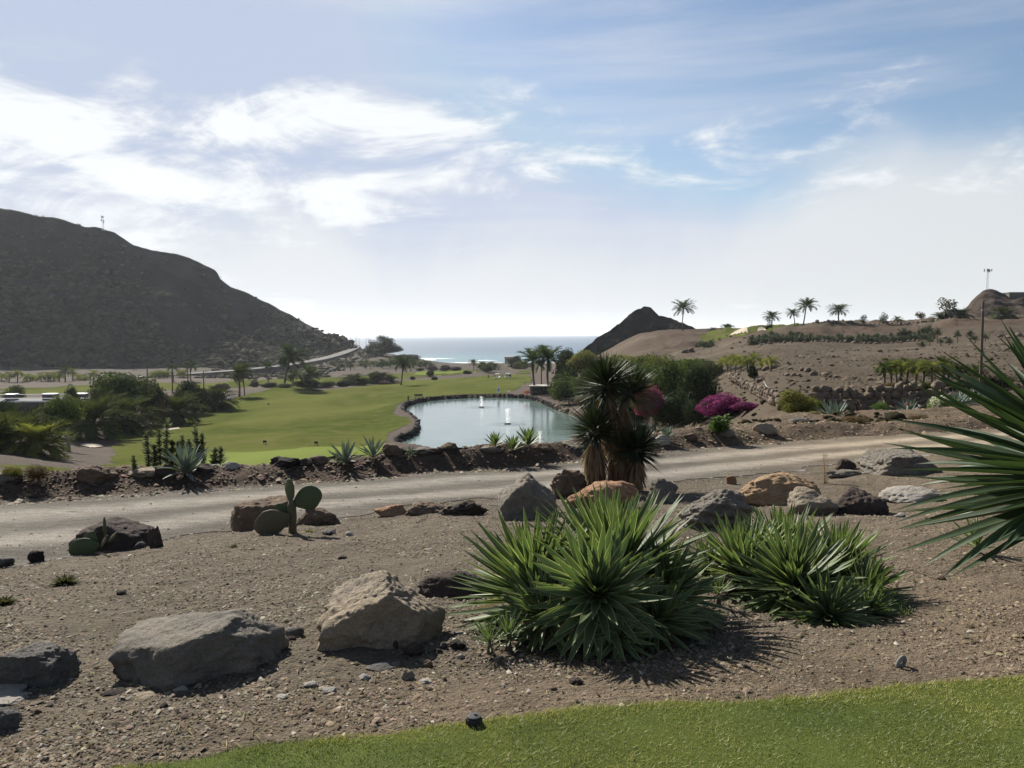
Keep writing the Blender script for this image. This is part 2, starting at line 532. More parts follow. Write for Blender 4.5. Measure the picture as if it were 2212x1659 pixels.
def mat_rock(name, c1, c2, c3, scale=1.0, bump=0.5, strata=0.0, patch=0.5):
    """three-tone rock: body, weathered patches, dark pits"""
    m, N, b = newmat(name)
    t = N.add('ShaderNodeTexCoord')
    g = N.add('ShaderNodeNewGeometry')
    oi = N.add('ShaderNodeObjectInfo')
    off = N.add('ShaderNodeVectorMath', operation='ADD')
    N.link(g.outputs['Position'], off.inputs[0])
    v = off.outputs[0]
    mp = N.add('ShaderNodeMapping')
    mp.inputs['Scale'].default_value = (1, 1, 1 + 3 * strata)
    mp.inputs['Rotation'].default_value = (0.35, 0.2, 0.4)
    N.link(v, mp.inputs['Vector'])
    v = mp.outputs[0]
    f1 = N.noise(v, 2.2 * scale, 7, 0.62)
    f2 = N.noise(v, 9 * scale, 8, 0.68, 0.4)
    vo = N.add('ShaderNodeTexVoronoi', feature='F1')
    vo.inputs['Scale'].default_value = 11 * scale
    N.link(v, vo.inputs['Vector'])
    c = N.mix(N.ramp(f1, 0.5 - 0.16, 0.5 + 0.16), rgba(c1), rgba(c2))
    c = N.mix(N.ramp(f2, 0.52, 0.72, 0.0, 0.85 * patch), c, rgba(c3))
    fg = N.noise(v, 60 * scale, 4, 0.75)
    c = N.mix(N.ramp(fg, 0.35, 0.65, 0.55, 0.0), c, N.mix(1.0, c, (0.5, 0.49, 0.48, 1), 'MULTIPLY'))
    hv = N.mix(0.22, c, N.mix(oi.outputs['Random'], (0.35, 0.3, 0.26, 1), (0.8, 0.76, 0.72, 1)), 'MULTIPLY')
    N.link(hv, b.inputs['Base Color'])
    b.inputs['Roughness'].default_value = 0.92
    b.inputs['Specular IOR Level'].default_value = 0.08
    h = N.math('ADD', N.math('MULTIPLY', f2, 0.8), N.math('MULTIPLY', f1, 1.2))
    f3 = N.noise(v, 42 * scale, 5, 0.7)
    h = N.math('ADD', h, N.math('MULTIPLY', f3, 0.25))
    bp = N.add('ShaderNodeBump')
    bp.inputs['Strength'].default_value = bump
    bp.inputs['Distance'].default_value = 0.12 / scale
    N.link(h, bp.inputs['Height'])
    N.link(bp.outputs[0], b.inputs['Normal'])
    return m


def mat_leaf(name, c1, c2, trans=0.25, rough=0.8, scale=2.0, spec=0.04):
    """foliage: two greens mottled by place and by leaf, some light through the leaf"""
    m, N, b = newmat(name)
    g = N.add('ShaderNodeNewGeometry')
    oi = N.add('ShaderNodeObjectInfo')
    f = N.noise(g.outputs['Position'], scale, 3)
    f = N.math('ADD', N.math('MULTIPLY', f, 0.8), N.math('MULTIPLY', g.outputs['Random Per Island'], 0.5))
    f = N.math('ADD', f, N.math('MULTIPLY', N.math('SUBTRACT', oi.outputs['Random'], 0.5), 0.3))
    c = N.mix(N.ramp(f, 0.3, 0.95), rgba(c1), rgba(c2))
    N.link(c, b.inputs['Base Color'])
    b.inputs['Roughness'].default_value = rough
    b.inputs['Specular IOR Level'].default_value = spec
    tr = N.add('ShaderNodeBsdfTranslucent')
    N.link(N.mix(1.0, c, (1.25, 1.3, 0.7, 1), 'MULTIPLY'), tr.inputs['Color'])
    mx = N.add('ShaderNodeMixShader')
    mx.inputs[0].default_value = trans
    N.link(b.outputs[0], mx.inputs[1])
    N.link(tr.outputs[0], mx.inputs[2])
    N.link(mx.outputs[0], m.node_tree.nodes['Material Output'].inputs['Surface'])
    return m


def mat_ground(name, attr=None, c1=None, c2=None, scale=1.0, bump=0.6, dist=0.03, var=0.35, coarse=0.0):
    m, N, b = newmat(name)
    g = N.add('ShaderNodeNewGeometry')
    p = g.outputs['Position']
    f1 = N.noise(p, 0.35 * scale, 5, 0.55)
    f2 = N.noise(p, 7.0 * scale, 6, 0.7)
    f3 = N.noise(p, 46.0 * scale, 4, 0.7)
    f0 = N.noise(p, 0.9 * scale, 8, 0.68, 0.3)
    if attr:
        a = N.add('ShaderNodeAttribute', attribute_name=attr)
        base = a.outputs['Color']
    else:
        base = N.mix(N.ramp(f1, 0.3, 0.7), rgba(c1), rgba(c2))
    k = N.math('ADD', N.math('MULTIPLY', N.math('SUBTRACT', f2, 0.5), 1.3 * var), N.math('MULTIPLY', N.math('SUBTRACT', f3, 0.5), 1.8 * var))
    k = N.math('ADD', k, N.math('MULTIPLY', N.math('SUBTRACT', f1, 0.5), 0.9 * var))
    k = N.math('ADD', k, N.math('MULTIPLY', N.math('SUBTRACT', f0, 0.5), 1.6 * var))
    k = N.math('ADD', k, 1.0)
    kc = N.add('ShaderNodeCombineColor')
    for q in range(3):
        N.link(k, kc.inputs[q])
    N.link(N.mix(1.0, base, kc.outputs[0], 'MULTIPLY'), b.inputs['Base Color'])
    b.inputs['Roughness'].default_value = 0.95
    b.inputs['Specular IOR Level'].default_value = 0.03
    bp = N.add('ShaderNodeBump')
    bp.inputs['Strength'].default_value = bump
    bp.inputs['Distance'].default_value = dist
    N.link(N.math('ADD', N.math('MULTIPLY', f0, coarse), N.math('ADD', f2, N.math('MULTIPLY', f3, 0.6))), bp.inputs['Height'])
    N.link(bp.outputs[0], b.inputs['Normal'])
    return m

# ================================================================== GROUND
MG = mat_ground('soil', attr='soil', bump=1.0, dist=0.05, var=0.55, coarse=5.0)
T = np.concatenate([np.linspace(-1.75, -0.80, 12), np.linspace(-0.78, 0.78, 470), np.linspace(0.80, 1.75, 12)])
YR = np.exp(np.arange(math.log(2.4), math.log(762), 0.0098))
GX = T[None, :] * YR[:, None]
GY = np.repeat(YR[:, None], len(T), 1)
GZ = Zf(GX.ravel(), GY.ravel()).reshape(GX.shape)
GW = Wof(GX.ravel(), GY.ravel()).reshape(GX.shape)
GVX = np.clip(CX + F * GX / GY, -700, 2900)
NR, NC = GX.shape
covered = np.zeros((NR - 1, NC - 1), bool)


def sheet(name, g, mat, lift=1.0, lat=None):
    """the part of the ground grid where g > 0, cut along g = 0 and laid a little above the soil"""
    up = lift * (0.004 + 0.00035 * GY)
    ins = g > 0
    c4 = ins[:-1, :-1].astype(int) + ins[1:, :-1] + ins[1:, 1:] + ins[:-1, 1:]
    full = c4 == 4
    part = (c4 > 0) & ~full
    idx = -np.ones((NR, NC), int)
    need = np.zeros((NR, NC), bool)
    for a, b in ((0, 0), (1, 0), (1, 1), (0, 1)):
        need[a:NR - 1 + a, b:NC - 1 + b] |= full
        need[a:NR - 1 + a, b:NC - 1 + b] |= part & ins[a:NR - 1 + a, b:NC - 1 + b]
    ids = np.where(need)
    idx[ids] = np.arange(len(ids[0]))
    V = list(zip(GX[ids], GY[ids], (GZ + up)[ids]))
    L = list(lat[ids]) if lat is not None else None
    r, c = np.where(full)
    quads = np.stack([idx[r, c], idx[r, c + 1], idx[r + 1, c + 1], idx[r + 1, c]], 1)
    cache = {}
    polys = {}
    def cut(p, q):
        k = (p, q) if p < q else (q, p)
        if k not in cache:
            f = g[p] / (g[p] - g[q])
            pos = [A[p] * (1 - f) + A[q] * f for A in (GX, GY, GZ)]
            pos[2] += up[p]
            cache[k] = len(V)
            V.append(tuple(pos))
            if L is not None: L.append(lat[p] * (1 - f) + lat[q] * f)
        return cache[k]
    for i, j in zip(*np.where(part)):
        ring = [(i, j), (i, j + 1), (i + 1, j + 1), (i + 1, j)]
        P = []
        for k in range(4):
            a, b = ring[k], ring[(k + 1) % 4]
            if ins[a]: P.append(idx[a])
            if ins[a] != ins[b]: P.append(cut(a, b))
        if len(P) >= 3:
            polys.setdefault(len(P), []).append(P)
    me = mesh_np(name, np.array(V), [quads] + [np.array(v) for v in polys.values()], smooth=True)
    if L is not None: fattr(me, 'lat', L)
    covered[full] = True
    return tag(link(name, me, mat), kind='structure')


def edge_noise(sz, amp, seed):
    return amp * fbm(GX / sz, GY / sz, octv=3, seed=seed)


# --- the mown lawn at the viewer's feet
ML = mat_ground('lawn_soil', c1=(0.06, 0.08, 0.02), c2=(0.085, 0.105, 0.026), scale=1.5, bump=0.5, dist=0.01)
lawn_g = (1.0 - GW) * 0.8 + edge_noise(0.35, 0.05, 71)
sheet('near_lawn', np.where(GY < 5, lawn_g, -1), ML)

# --- dirt road with wheel tracks
m, N, b = newmat('dirt_road')
g_ = N.add('ShaderNodeNewGeometry')
la = N.add('ShaderNodeAttribute', attribute_name='lat')
p = g_.outputs['Position']
mp = N.add('ShaderNodeMapping')
mp.inputs['Rotation'].default_value = (0, 0, math.radians(-24))
mp.inputs['Scale'].default_value = (0.22, 1.0, 1.0)
N.link(p, mp.inputs['Vector'])
st = N.noise(mp.outputs[0], 5.0, 6, 0.65, 0.3)
fi = N.noise(p, 38, 5, 0.7)
br = N.noise(p, 0.5, 4, 0.55)
mo = N.noise(mp.outputs[0], 14.0, 6, 0.72, 0.4)
t1 = N.math('MULTIPLY', N.ramp(la.outputs['Fac'], 0.12, 0.27), N.ramp(la.outputs['Fac'], 0.31, 0.46, 1, 0))
t2 = N.math('MULTIPLY', N.ramp(la.outputs['Fac'], 0.52, 0.66), N.ramp(la.outputs['Fac'], 0.70, 0.86, 1, 0))
tr = N.math('MULTIPLY', N.math('ADD', t1, t2), N.ramp(st, 0.2, 0.55))
px_ = N.add('ShaderNodeSeparateXYZ')
N.link(p, px_.inputs[0])
warm = N.ramp(px_.outputs[0], 2.0, 10.0)
c = N.mix(warm, (0.128, 0.118, 0.103, 1), (0.185, 0.155, 0.117, 1))
c2 = N.mix(warm, (0.30, 0.28, 0.247, 1), (0.42, 0.36, 0.275, 1))
c = N.mix(N.math('MULTIPLY', tr, 1.0), c, c2)
c = N.mix(N.ramp(st, 0.48, 0.72, 0, 0.7), c, N.mix(1.0, c, (0.62, 0.6, 0.58, 1), 'MULTIPLY'))
c = N.mix(N.ramp(br, 0.4, 0.7, 0, 0.18), c, c2)
c = N.mix(N.ramp(fi, 0.35, 0.7, 0.8, 0.0), c, N.mix(1.0, c, (0.5, 0.48, 0.46, 1), 'MULTIPLY'))
c = N.mix(N.ramp(mo, 0.42, 0.62, 0.6, 0.0), c, N.mix(1.0, c, (0.6, 0.58, 0.55, 1), 'MULTIPLY'))
N.link(c, b.inputs['Base Color'])
b.inputs['Roughness'].default_value = 0.95
b.inputs['Specular IOR Level'].default_value = 0.03
bp = N.add('ShaderNodeBump')
bp.inputs['Strength'].default_value = 0.7
bp.inputs['Distance'].default_value = 0.03
N.link(N.math('ADD', st, N.math('MULTIPLY', fi, 0.5)), bp.inputs['Height'])
N.link(bp.outputs[0], b.inputs['Normal'])
MROAD = m
road_g = np.minimum(GW - 4.0, 5.0 - GW) + edge_noise(0.9, 0.26, 73)
sheet('dirt_road', np.where((GY > 6) & (GY < 40), road_g, -1), MROAD, lat=np.clip(GW - 4.0, 0, 1))

# --- turf
def mat_turf(name, c1, c2, c3, scale=0.05):
    m, N, b = newmat(name)
    g = N.add('ShaderNodeNewGeometry')
    p = g.outputs['Position']
    mp = N.add('ShaderNodeMapping')
    mp.inputs['Rotation'].default_value = (0, 0, 0.5)
    mp.inputs['Scale'].default_value = (1.0, 0.35, 1.0)
    N.link(p, mp.inputs['Vector'])
    f1 = N.noise(mp.outputs[0], scale, 6, 0.6, 0.8)
    f2 = N.noise(p, 0.35, 7, 0.72)
    f3 = N.noise(p, 9.0, 4, 0.7)
    c = N.mix(N.ramp(f1, 0.35, 0.65), rgba(c1), rgba(c2))
    c = N.mix(N.ramp(f2, 0.45, 0.72, 0, 0.8), c, rgba(c3))
    c = N.mix(N.ramp(f3, 0.3, 0.7, 0.22, 0.0), c, N.mix(1.0, c, (0.5, 0.55, 0.4, 1), 'MULTIPLY'))
    N.link(c, b.inputs['Base Color'])
    b.inputs['Roughness'].default_value = 1.0
    b.inputs['Specular IOR Level'].default_value = 0.0
    bp = N.add('ShaderNodeBump')
    bp.inputs['Strength'].default_value = 0.5
    bp.inputs['Distance'].default_value = 0.12
    N.link(N.math('ADD', f2, f3), bp.inputs['Height'])
    N.link(bp.outputs[0], b.inputs['Normal'])
    return m


MFAIR = mat_turf('fairway_turf', (0.066, 0.083, 0.022), (0.108, 0.120, 0.036), (0.135, 0.124, 0.056))
MTEE = mat_turf('tee_turf', (0.145, 0.18, 0.050), (0.165, 0.20, 0.058), (0.15, 0.18, 0.055))
fair = GP([(205, 1018), (240, 985), (262, 948), (330, 922), (392, 905), (430, 896), (455, 882), (490, 868), (520, 858), (570, 843),
           (620, 834), (680, 845), (760, 839), (840, 829), (905, 821), (1000, 816), (1100, 810), (1145, 811), (1152, 820), (1120, 836),
           (1082, 856), (1040, 856), (980, 858), (920, 863), (878, 872), (858, 886), (872, 900), (888, 914), (860, 930), (815, 950), (770, 968)], 45)
fair += [(-20, 66), (-24, 52), (-36, 52)]
FAIRP = fair
TEEP = GP([(420, 984), (494, 977), (640, 970), (791, 963), (850, 960), (838, 972)], 55) + [(-13.5, 66), (-17, 54), (-26, 54), (-28, 66)]
farm = GY > 30
def reg(P, amp, sz, seed, ymin=30):
    g = np.full(GX.shape, -1.0)
    P = np.array(P)
    lo, hi = P.min(0) - 3, P.max(0) + 3
    k = (GX > lo[0]) & (GX < hi[0]) & (GY > max(ymin, lo[1])) & (GY < hi[1])
    g[k] = polysd(GX[k], GY[k], P) + amp * fbm(GX[k] / sz, GY[k] / sz, octv=3, seed=seed)
    return g
tee_g = reg(TEEP, 0.4, 3, 75)
fair_g = np.minimum(reg(FAIRP, 3.0, 7, 76), -polysd(GX, GY, POND) - 1.0)
sheet('fairway', np.where(farm, np.minimum(fair_g, -tee_g), -1), MFAIR)
sheet('tee_green', tee_g, MTEE)
s2 = reg(GP([(0, 852), (0, 840), (110, 838), (230, 832), (240, 842), (110, 851)], 120), 3, 12, 77)
sheet('rough_grass', s2, MFAIR)
s3 = reg(GP([(325, 842), (340, 827), (420, 829), (520, 822), (640, 815), (760, 814), (880, 806), (1000, 798), (1040, 800), (990, 808), (900, 815), (820, 823), (700, 829), (560, 832), (470, 846)], 120), 3, 14, 78)
sheet('second_fairway', s3, MFAIR)
sheet('putting_green', reg(GP([(892, 811), (905, 804), (960, 801), (1012, 801), (985, 807), (930, 812)], 250), 1, 9, 79), MTEE, lift=2.2)
s4 = reg(GP([(1112, 808), (1125, 801), (1150, 802), (1150, 807)], 250), 1, 9, 80)
sheet('distant_rough', s4, MFAIR, lift=1.6)
ridge_green = [at(a, b, Y)[:2] for a, b, Y in ((1512, 713, 268), (1560, 712, 292), (1640, 709, 300), (1712, 707, 292), (1742, 707, 276), (1700, 720, 240), (1640, 724, 240), (1560, 724, 244), (1515, 722, 250))]
sheet('ridge_green', reg(ridge_green, 1, 8, 81), MFAIR, lift=1.5)

MSAND = mat_ground('sand', c1=(0.42, 0.37, 0.29), c2=(0.46, 0.40, 0.32), bump=0.2, var=0.12)
MBEACH = mat_ground('beach_sand', c1=(0.50, 0.36, 0.24), c2=(0.55, 0.41, 0.28), scale=0.2, bump=0.2, var=0.15)
def bunker(name, P, lift=2.4):
    return sheet(name, reg(P, 0.4, 3, 83), MSAND, lift=lift)
bunker('sand_bunker', GP([(172, 963), (184, 959), (212, 961), (220, 966), (200, 968)], 60))
bunker('sand_bunker', GP([(345, 928), (372, 925), (388, 923), (388, 927), (360, 931)], 60))
bunker('sand_bunker', [at(a, b, Y)[:2] for a, b, Y in ((1572, 718, 258), (1588, 716, 268), (1612, 715, 268), (1617, 717.5, 257), (1592, 719, 253))], 3.0)
bunker('sand_bunker', [at(a, b, Y)[:2] for a, b, Y in ((1632, 717, 255), (1640, 715, 264), (1654, 715, 263), (1658, 717, 252))], 3.0)
beach = np.full(GX.shape, -1.0)
k = (GY > 560) & (GVX > 880) & (GVX < 1330)
beach[k] = np.minimum(GY[k] - 652, np.minimum(GVX[k] - 905, 1300 - GVX[k])) + 8 * fbm(GX[k] / 40, GY[k] / 40, octv=2, seed=85)
sheet('beach', beach, MBEACH, lift=0.6)
cart = GP([(640, 833), (700, 838), (800, 825), (862, 815), (1000, 795), (1000, 798), (900, 813), (840, 824), (760, 835)], 150)

# --- soil colours of the rest
def soil_colour(X, Y, W, VX):
    C = np.empty(X.shape + (3,))
    C[...] = (0.132, 0.117, 0.096)
    n = fbm(X / 2.1, Y / 2.1, octv=4, seed=41)
    def put(mask, c):
        mk = np.clip(mask, 0, 1)[..., None]
        C[...] = C * (1 - mk) + np.array(c) * mk
    put(sstep((VX - 1500) / 700) * (Y < 30) * 0.8, (0.160, 0.132, 0.100))           # warmer, sandier bed to the right
    put(sstep(1 - (W - 1) / 1.1) * sstep(n + 0.55) * (Y < 9), (0.150, 0.124, 0.096))  # reddish dust towards the lawn
    put(sstep((W - 4.95) / 0.2) * (Y < 60), (0.088, 0.070, 0.058))                   # dark mulch on the berm
    put(sstep((W - 4.95) / 0.2) * sstep((VX - 1350) / 300) * (Y < 60), (0.125, 0.10, 0.076))
    far = sstep((Y - 32) / 15)
    put(far * (1 - sstep((VX - 1180) / 240)), (0.085, 0.072, 0.064))
    rs = sstep((VX - 1180) / 240)
    put(far * rs, (0.080, 0.067, 0.053))
    n2 = fbm(X / 20, Y / 14, octv=4, seed=43)
    put(far * rs * sstep(n2 * 2.2 + 0.25), (0.102, 0.087, 0.069))
    put(rs * sstep((Y - 195) / 12) * sstep(0.5 - n2), (0.078, 0.057, 0.045))
    put(sstep((Y - 330) / 60) * (VX < 1100), (0.075, 0.066, 0.060))
    n3 = fbm(X / 6, Y / 6, octv=4, seed=44)
    put(sstep((Y - 330) / 60) * (VX < 1100) * sstep(n3 * 3), (0.055, 0.056, 0.036))
    put(sstep((Y - 630) / 8) * (VX > 860) * (VX < 1330), (0.50, 0.37, 0.25))
    return C * np.array((1.05, 1.0, 0.93))

keep = ~covered
r, c = np.where(keep)
ii = np.arange(NR * NC).reshape(NR, NC)
q = np.stack([ii[r, c], ii[r, c + 1], ii[r + 1, c + 1], ii[r + 1, c]], 1)
used = np.unique(q)
re = -np.ones(NR * NC, int)
re[used] = np.arange(len(used))
me = mesh_np('ground', np.stack([GX.ravel(), GY.ravel(), GZ.ravel()], 1)[used], [re[q]], smooth=True)
vcol(me, 'soil', soil_colour(GX.ravel(), GY.ravel(), GW.ravel(), GVX.ravel())[used])
tag(link('ground', me, MG), kind='structure')
# the lawn behind the viewer
xs, ys = np.meshgrid(np.linspace(-30, 30, 61), np.linspace(-30, 2.42, 34))
zs = np.full(xs.shape, EYE - 1.622)
ii = np.arange(xs.size).reshape(xs.shape)
me = mesh_np('lawn_terrace', np.stack([xs.ravel(), ys.ravel(), zs.ravel()], 1), [np.stack([ii[:-1, :-1].ravel(), ii[:-1, 1:].ravel(), ii[1:, 1:].ravel(), ii[1:, :-1].ravel()], 1)])
tag(link('lawn_terrace', me, ML), kind='structure')

# --- pond water
def mat_water(name, c, bscale, bstr, bdist, rough, c2=None):
    m, N, b = newmat(name)
    g = N.add('ShaderNodeNewGeometry')
    p = g.outputs['Position']
    mp = N.add('ShaderNodeMapping')
    mp.inputs['Scale'].default_value = (1, 1.6, 1)
    N.link(p, mp.inputs['Vector'])
    f1 = N.noise(mp.outputs[0], bscale, 5, 0.6)
    f0 = N.noise(mp.outputs[0], bscale * 0.06, 3, 0.5)
    if c2:
        N.link(N.mix(N.ramp(f0, 0.35, 0.65), rgba(c), rgba(c2)), b.inputs['Base Color'])
    else:
        b.inputs['Base Color'].default_value = rgba(c)
    b.inputs['Roughness'].default_value = rough
    b.inputs['IOR'].default_value = 1.333
    bp = N.add('ShaderNodeBump')
    bp.inputs['Strength'].default_value = bstr
    bp.inputs['Distance'].default_value = bdist
    N.link(N.math('ADD', f1, N.math('MULTIPLY', f0, 2.0)), bp.inputs['Height'])
    N.link(bp.outputs[0], b.inputs['Normal'])
    return m

P3 = [(float(x), float(y), EYE + WATER) for x, y in POND]
me = bpy.data.meshes.new('pond_water')
me.from_pydata(P3, [], [tuple(range(len(P3)))])
tag(link('pond_water', me, mat_water('pond_water', (0.11, 0.165, 0.150), 3.0, 0.35, 0.03, 0.05, (0.15, 0.205, 0.188))), kind='structure')

# --- sea: one sheet to the horizon, with swell
me = mesh_np('sea', np.array([(-24900, 640, 0), (24900, 640, 0), (24900, 49900, 0), (-24900, 49900, 0)], float), [np.array([[0, 1, 2, 3]])])
m, N, b = newmat('sea_water')
g = N.add('ShaderNodeNewGeometry')
s_ = N.add('ShaderNodeSeparateXYZ')
N.link(g.outputs['Position'], s_.inputs[0])
mp = N.add('ShaderNodeMapping')
mp.inputs['Scale'].default_value = (0.35, 1.0, 1)
N.link(g.outputs['Position'], mp.inputs['Vector'])
f1 = N.noise(mp.outputs[0], 0.035, 8, 0.62)
f2 = N.noise(mp.outputs[0], 0.006, 5, 0.55)
shore = N.ramp(s_.outputs[1], 690, 1300)
c = N.mix(shore, (0.086, 0.172, 0.191, 1), (0.036, 0.069, 0.102, 1))
c = N.mix(N.ramp(f2, 0.4, 0.65, 0, 0.6), c, (0.053, 0.096, 0.132, 1))
N.link(c, b.inputs['Base Color'])
b.inputs['Roughness'].default_value = 0.32
b.inputs['IOR'].default_value = 1.333
bp = N.add('ShaderNodeBump')
bp.inputs['Strength'].default_value = 1.0
bp.inputs['Distance'].default_value = 5.0
N.link(f1, bp.inputs['Height'])
N.link(bp.outputs[0], b.inputs['Normal'])
tag(link('sea', me, m), kind='structure')

# breaking waves
MFOAM = mat_plain('foam', (1.15, 1.18, 1.18), 0.7, var=0.1)
def foam(label, x0, x1, y, wd, hgt, seed):
    n = 60
    xs = np.linspace(x0, x1, n)
    V, Fq = [], []
    for i, x in enumerate(xs):
        e = math.sin(math.pi * i / (n - 1)) ** 0.5
        yy = y + 6 * fbm(x / 30, 0.0, octv=3, seed=seed)
        wj = wd * e * (0.6 + 0.9 * abs(fbm(x / 7, 3.0, octv=3, seed=seed + 5)))
        hj = hgt * e * (0.5 + 1.3 * abs(fbm(x / 5, 1.0, octv=3, seed=seed + 9)))
        V += [(x, yy - wj, 0.06), (x, yy - wj * 0.5, hj * 0.55), (x, yy, hj), (x, yy + wj * 0.4, 0.03)]
    for i in range(n - 1):
        for k in range(3):
            Fq.append((i * 4 + k, i * 4 + 4 + k, i * 4 + 5 + k, i * 4 + 1 + k))
    me = mesh_np('breaking_wave', np.array(V), [np.array(Fq)], smooth=True)
    return tag(link('breaking_wave', me, MFOAM), label, 'wave', 'waves off the beach')
foam('white crest of the tallest breaking wave off the beach', at(915, 774, 800)[0], at(943, 774, 800)[0], 800, 6, 1.9, 1)
foam('long thin foam line running up the beach sand', at(902, 779, 715)[0], at(1090, 779, 715)[0], 716, 7, 0.35, 2)
foam('faint foam streak behind the tall breaking wave', at(890, 772, 850)[0], at(985, 772, 850)[0], 850, 3, 0.5, 3)
foam('short foam streak at the right of the bay', at(1010, 776, 770)[0], at(1075, 776, 770)[0], 775, 4, 0.45, 4)

# ------------------------------------------------------------------ hills
def hill(name, sil, base, back, mat, amp, nz, seed, nu=220, ns=70, prof=1.25, ridge_amp=0.6, gully=0.0, soil=None):
    """hill face from a foot line (vx, vy, Y) to a skyline (vx, vy, Y), with a back slope"""
    sil = np.array(sil, float); base = np.array(base, float)
    us = np.linspace(sil[0, 0], sil[-1, 0], nu)
    S = np.concatenate([np.linspace(0, 1, ns), np.linspace(1, 2, 16)[1:]])
    V = np.zeros((len(S), nu, 3))
    for j, u in enumerate(us):
        a = at(u, np.interp(u, base[:, 0], base[:, 1]), np.interp(u, base[:, 0], base[:, 2]))
        b_ = at(u, np.interp(u, sil[:, 0], sil[:, 1]), np.interp(u, sil[:, 0], sil[:, 2]))
        for i, s in enumerate(S):
            if s <= 1:
                f = s ** prof
                V[i, j] = (a[0] * (1 - s) + b_[0] * s, a[1] * (1 - s) + b_[1] * s, a[2] * (1 - f) + b_[2] * f)
            else:
                q = s - 1
                V[i, j] = (b_[0] * (1 + q * back / b_[1]), b_[1] + q * back, b_[2] * (1 - q) + min(b_[2], -3) * q)
    Sg = np.repeat(S[:, None], nu, 1)
    env = np.where(Sg <= 1, np.sin(math.pi * np.clip(Sg, 0, 1)) * 0.9 + 0.12, 0.3)
    X, Y, Z = V[..., 0], V[..., 1], V[..., 2]
    d = fbm(X / nz, Y / nz, Z / nz, octv=6, seed=seed, gain=0.55)
    rid = np.abs(fbm(X / (nz * 0.8), Y / (nz * 2.5), Z / (nz * 1.2), octv=4, seed=seed + 7))
    V[..., 2] += amp * env * d - gully * env * (0.35 - rid)
    V[..., 2] += ridge_amp * np.where(Sg > 0.9, 1, 0) * fbm(X / (nz * 0.25), Y / (nz * 0.25), octv=3, seed=seed + 3)
    V[..., 1] += -0.5 * amp * env * d
    ii = np.arange(len(S) * nu).reshape(len(S), nu)
    fc = np.stack([ii[:-1, :-1].ravel(), ii[:-1, 1:].ravel(), ii[1:, 1:].ravel(), ii[1:, :-1].ravel()], 1)
    me = mesh_np(name, V.reshape(-1, 3), [fc], smooth=True)
    if soil is not None:
        vcol(me, 'soil', soil(X, Y, Z, Sg, d).reshape(-1, 3))
    return tag(link(name, me, mat), kind='structure'), V, Sg

MHILL = mat_ground('hill_soil', attr='soil', scale=0.06, bump=0.6, dist=1.0, var=0.45)
def hill_soil(X, Y, Z, S, d):
    C = np.empty(X.shape + (3,))
    C[...] = (0.050, 0.046, 0.044)
    lo = sstep(1 - S / 0.55)[..., None]
    C[...] = C * (1 - lo) + np.array((0.070, 0.062, 0.053)) * lo
    n = sstep(fbm(X / 14, Y / 14, Z / 14, octv=4, seed=51) * 3 + 0.4)[..., None]
    C[...] = C * (1 - 0.7 * n) + np.array((0.026, 0.027, 0.019)) * 0.7 * n
    st = 0.9 * sstep(np.abs(fbm(X / 60, Y / 60, Z / 5.0, octv=3, seed=53)) * 5 - 0.9)[..., None]   # pale rock ledges
    C[...] = C * (1 - 0.4 * st) + np.array((0.022, 0.020, 0.020)) * 0.4 * st
    return C
HSIL = [(-900, 420, 520), (-300, 430, 510), (0, 452, 500), (40, 458, 502), (110, 470, 506), (180, 486, 510), (222, 493, 512), (250, 503, 514), (290, 526, 518), (330, 536, 520), (370, 546, 523),
        (410, 555, 527), (440, 569, 530), (468, 584, 532), (476, 600, 533), (500, 618, 537), (560, 645, 548), (620, 676, 562), (680, 709, 585), (715, 730, 605), (752, 742, 640)]
HBASE = [(-900, 835, 380), (0, 816, 408), (150, 814, 412), (300, 810, 420), (420, 804, 430), (520, 796, 440), (600, 786, 458), (660, 776, 482), (710, 764, 530), (752, 750, 605)]
_, HV, HS = hill('scrub_hillside', HSIL, HBASE, 240, MHILL, 15.0, 44, 61, nu=300, ns=90, prof=1.12, ridge_amp=1.6, gully=11.0, soil=hill_soil)

MCRAG = mat_rock('crag_rock', (0.030, 0.026, 0.024), (0.045, 0.040, 0.036), (0.065, 0.056, 0.050), scale=0.12, bump=0.9, patch=0.5)
_, CV, CS = hill('crag_hill', [(1236, 768, 330), (1258, 754, 334), (1290, 730, 340), (1318, 710, 344), (1342, 695, 347), (1356, 681, 349), (1372, 668, 350), (1392, 661, 351), (1408, 667, 350), (1424, 682, 349),
                      (1450, 687, 347), (1478, 697, 344), (1506, 712, 340), (1545, 726, 336)],
     [(1236, 812, 328), (1290, 806, 330), (1392, 796, 328), (1480, 776, 324), (1545, 757, 322)], 60, MCRAG, 4.5, 9, 91, nu=150, ns=56, prof=1.0, ridge_amp=0.9, gully=3.2)
MRED = mat_rock('red_crag_rock', (0.060, 0.045, 0.037), (0.085, 0.066, 0.052), (0.12, 0.098, 0.082), scale=0.15, bump=0.9, patch=0.5)
_, RV_, RS_ = hill('rocky_knoll', [(2030, 700, 262), (2062, 682, 268), (2088, 664, 272), (2098, 650, 275), (2112, 636, 277), (2126, 626, 278), (2146, 624, 278), (2160, 631, 277), (2186, 641, 276), (2212, 636, 276), (2300, 622, 280), (2500, 630, 285)],
     [(2030, 704, 255), (2100, 696, 246), (2212, 692, 243), (2500, 700, 240)], 70, MRED, 2.4, 7, 97, nu=120, ns=44, prof=0.8, ridge_amp=0.4, gully=1.2)

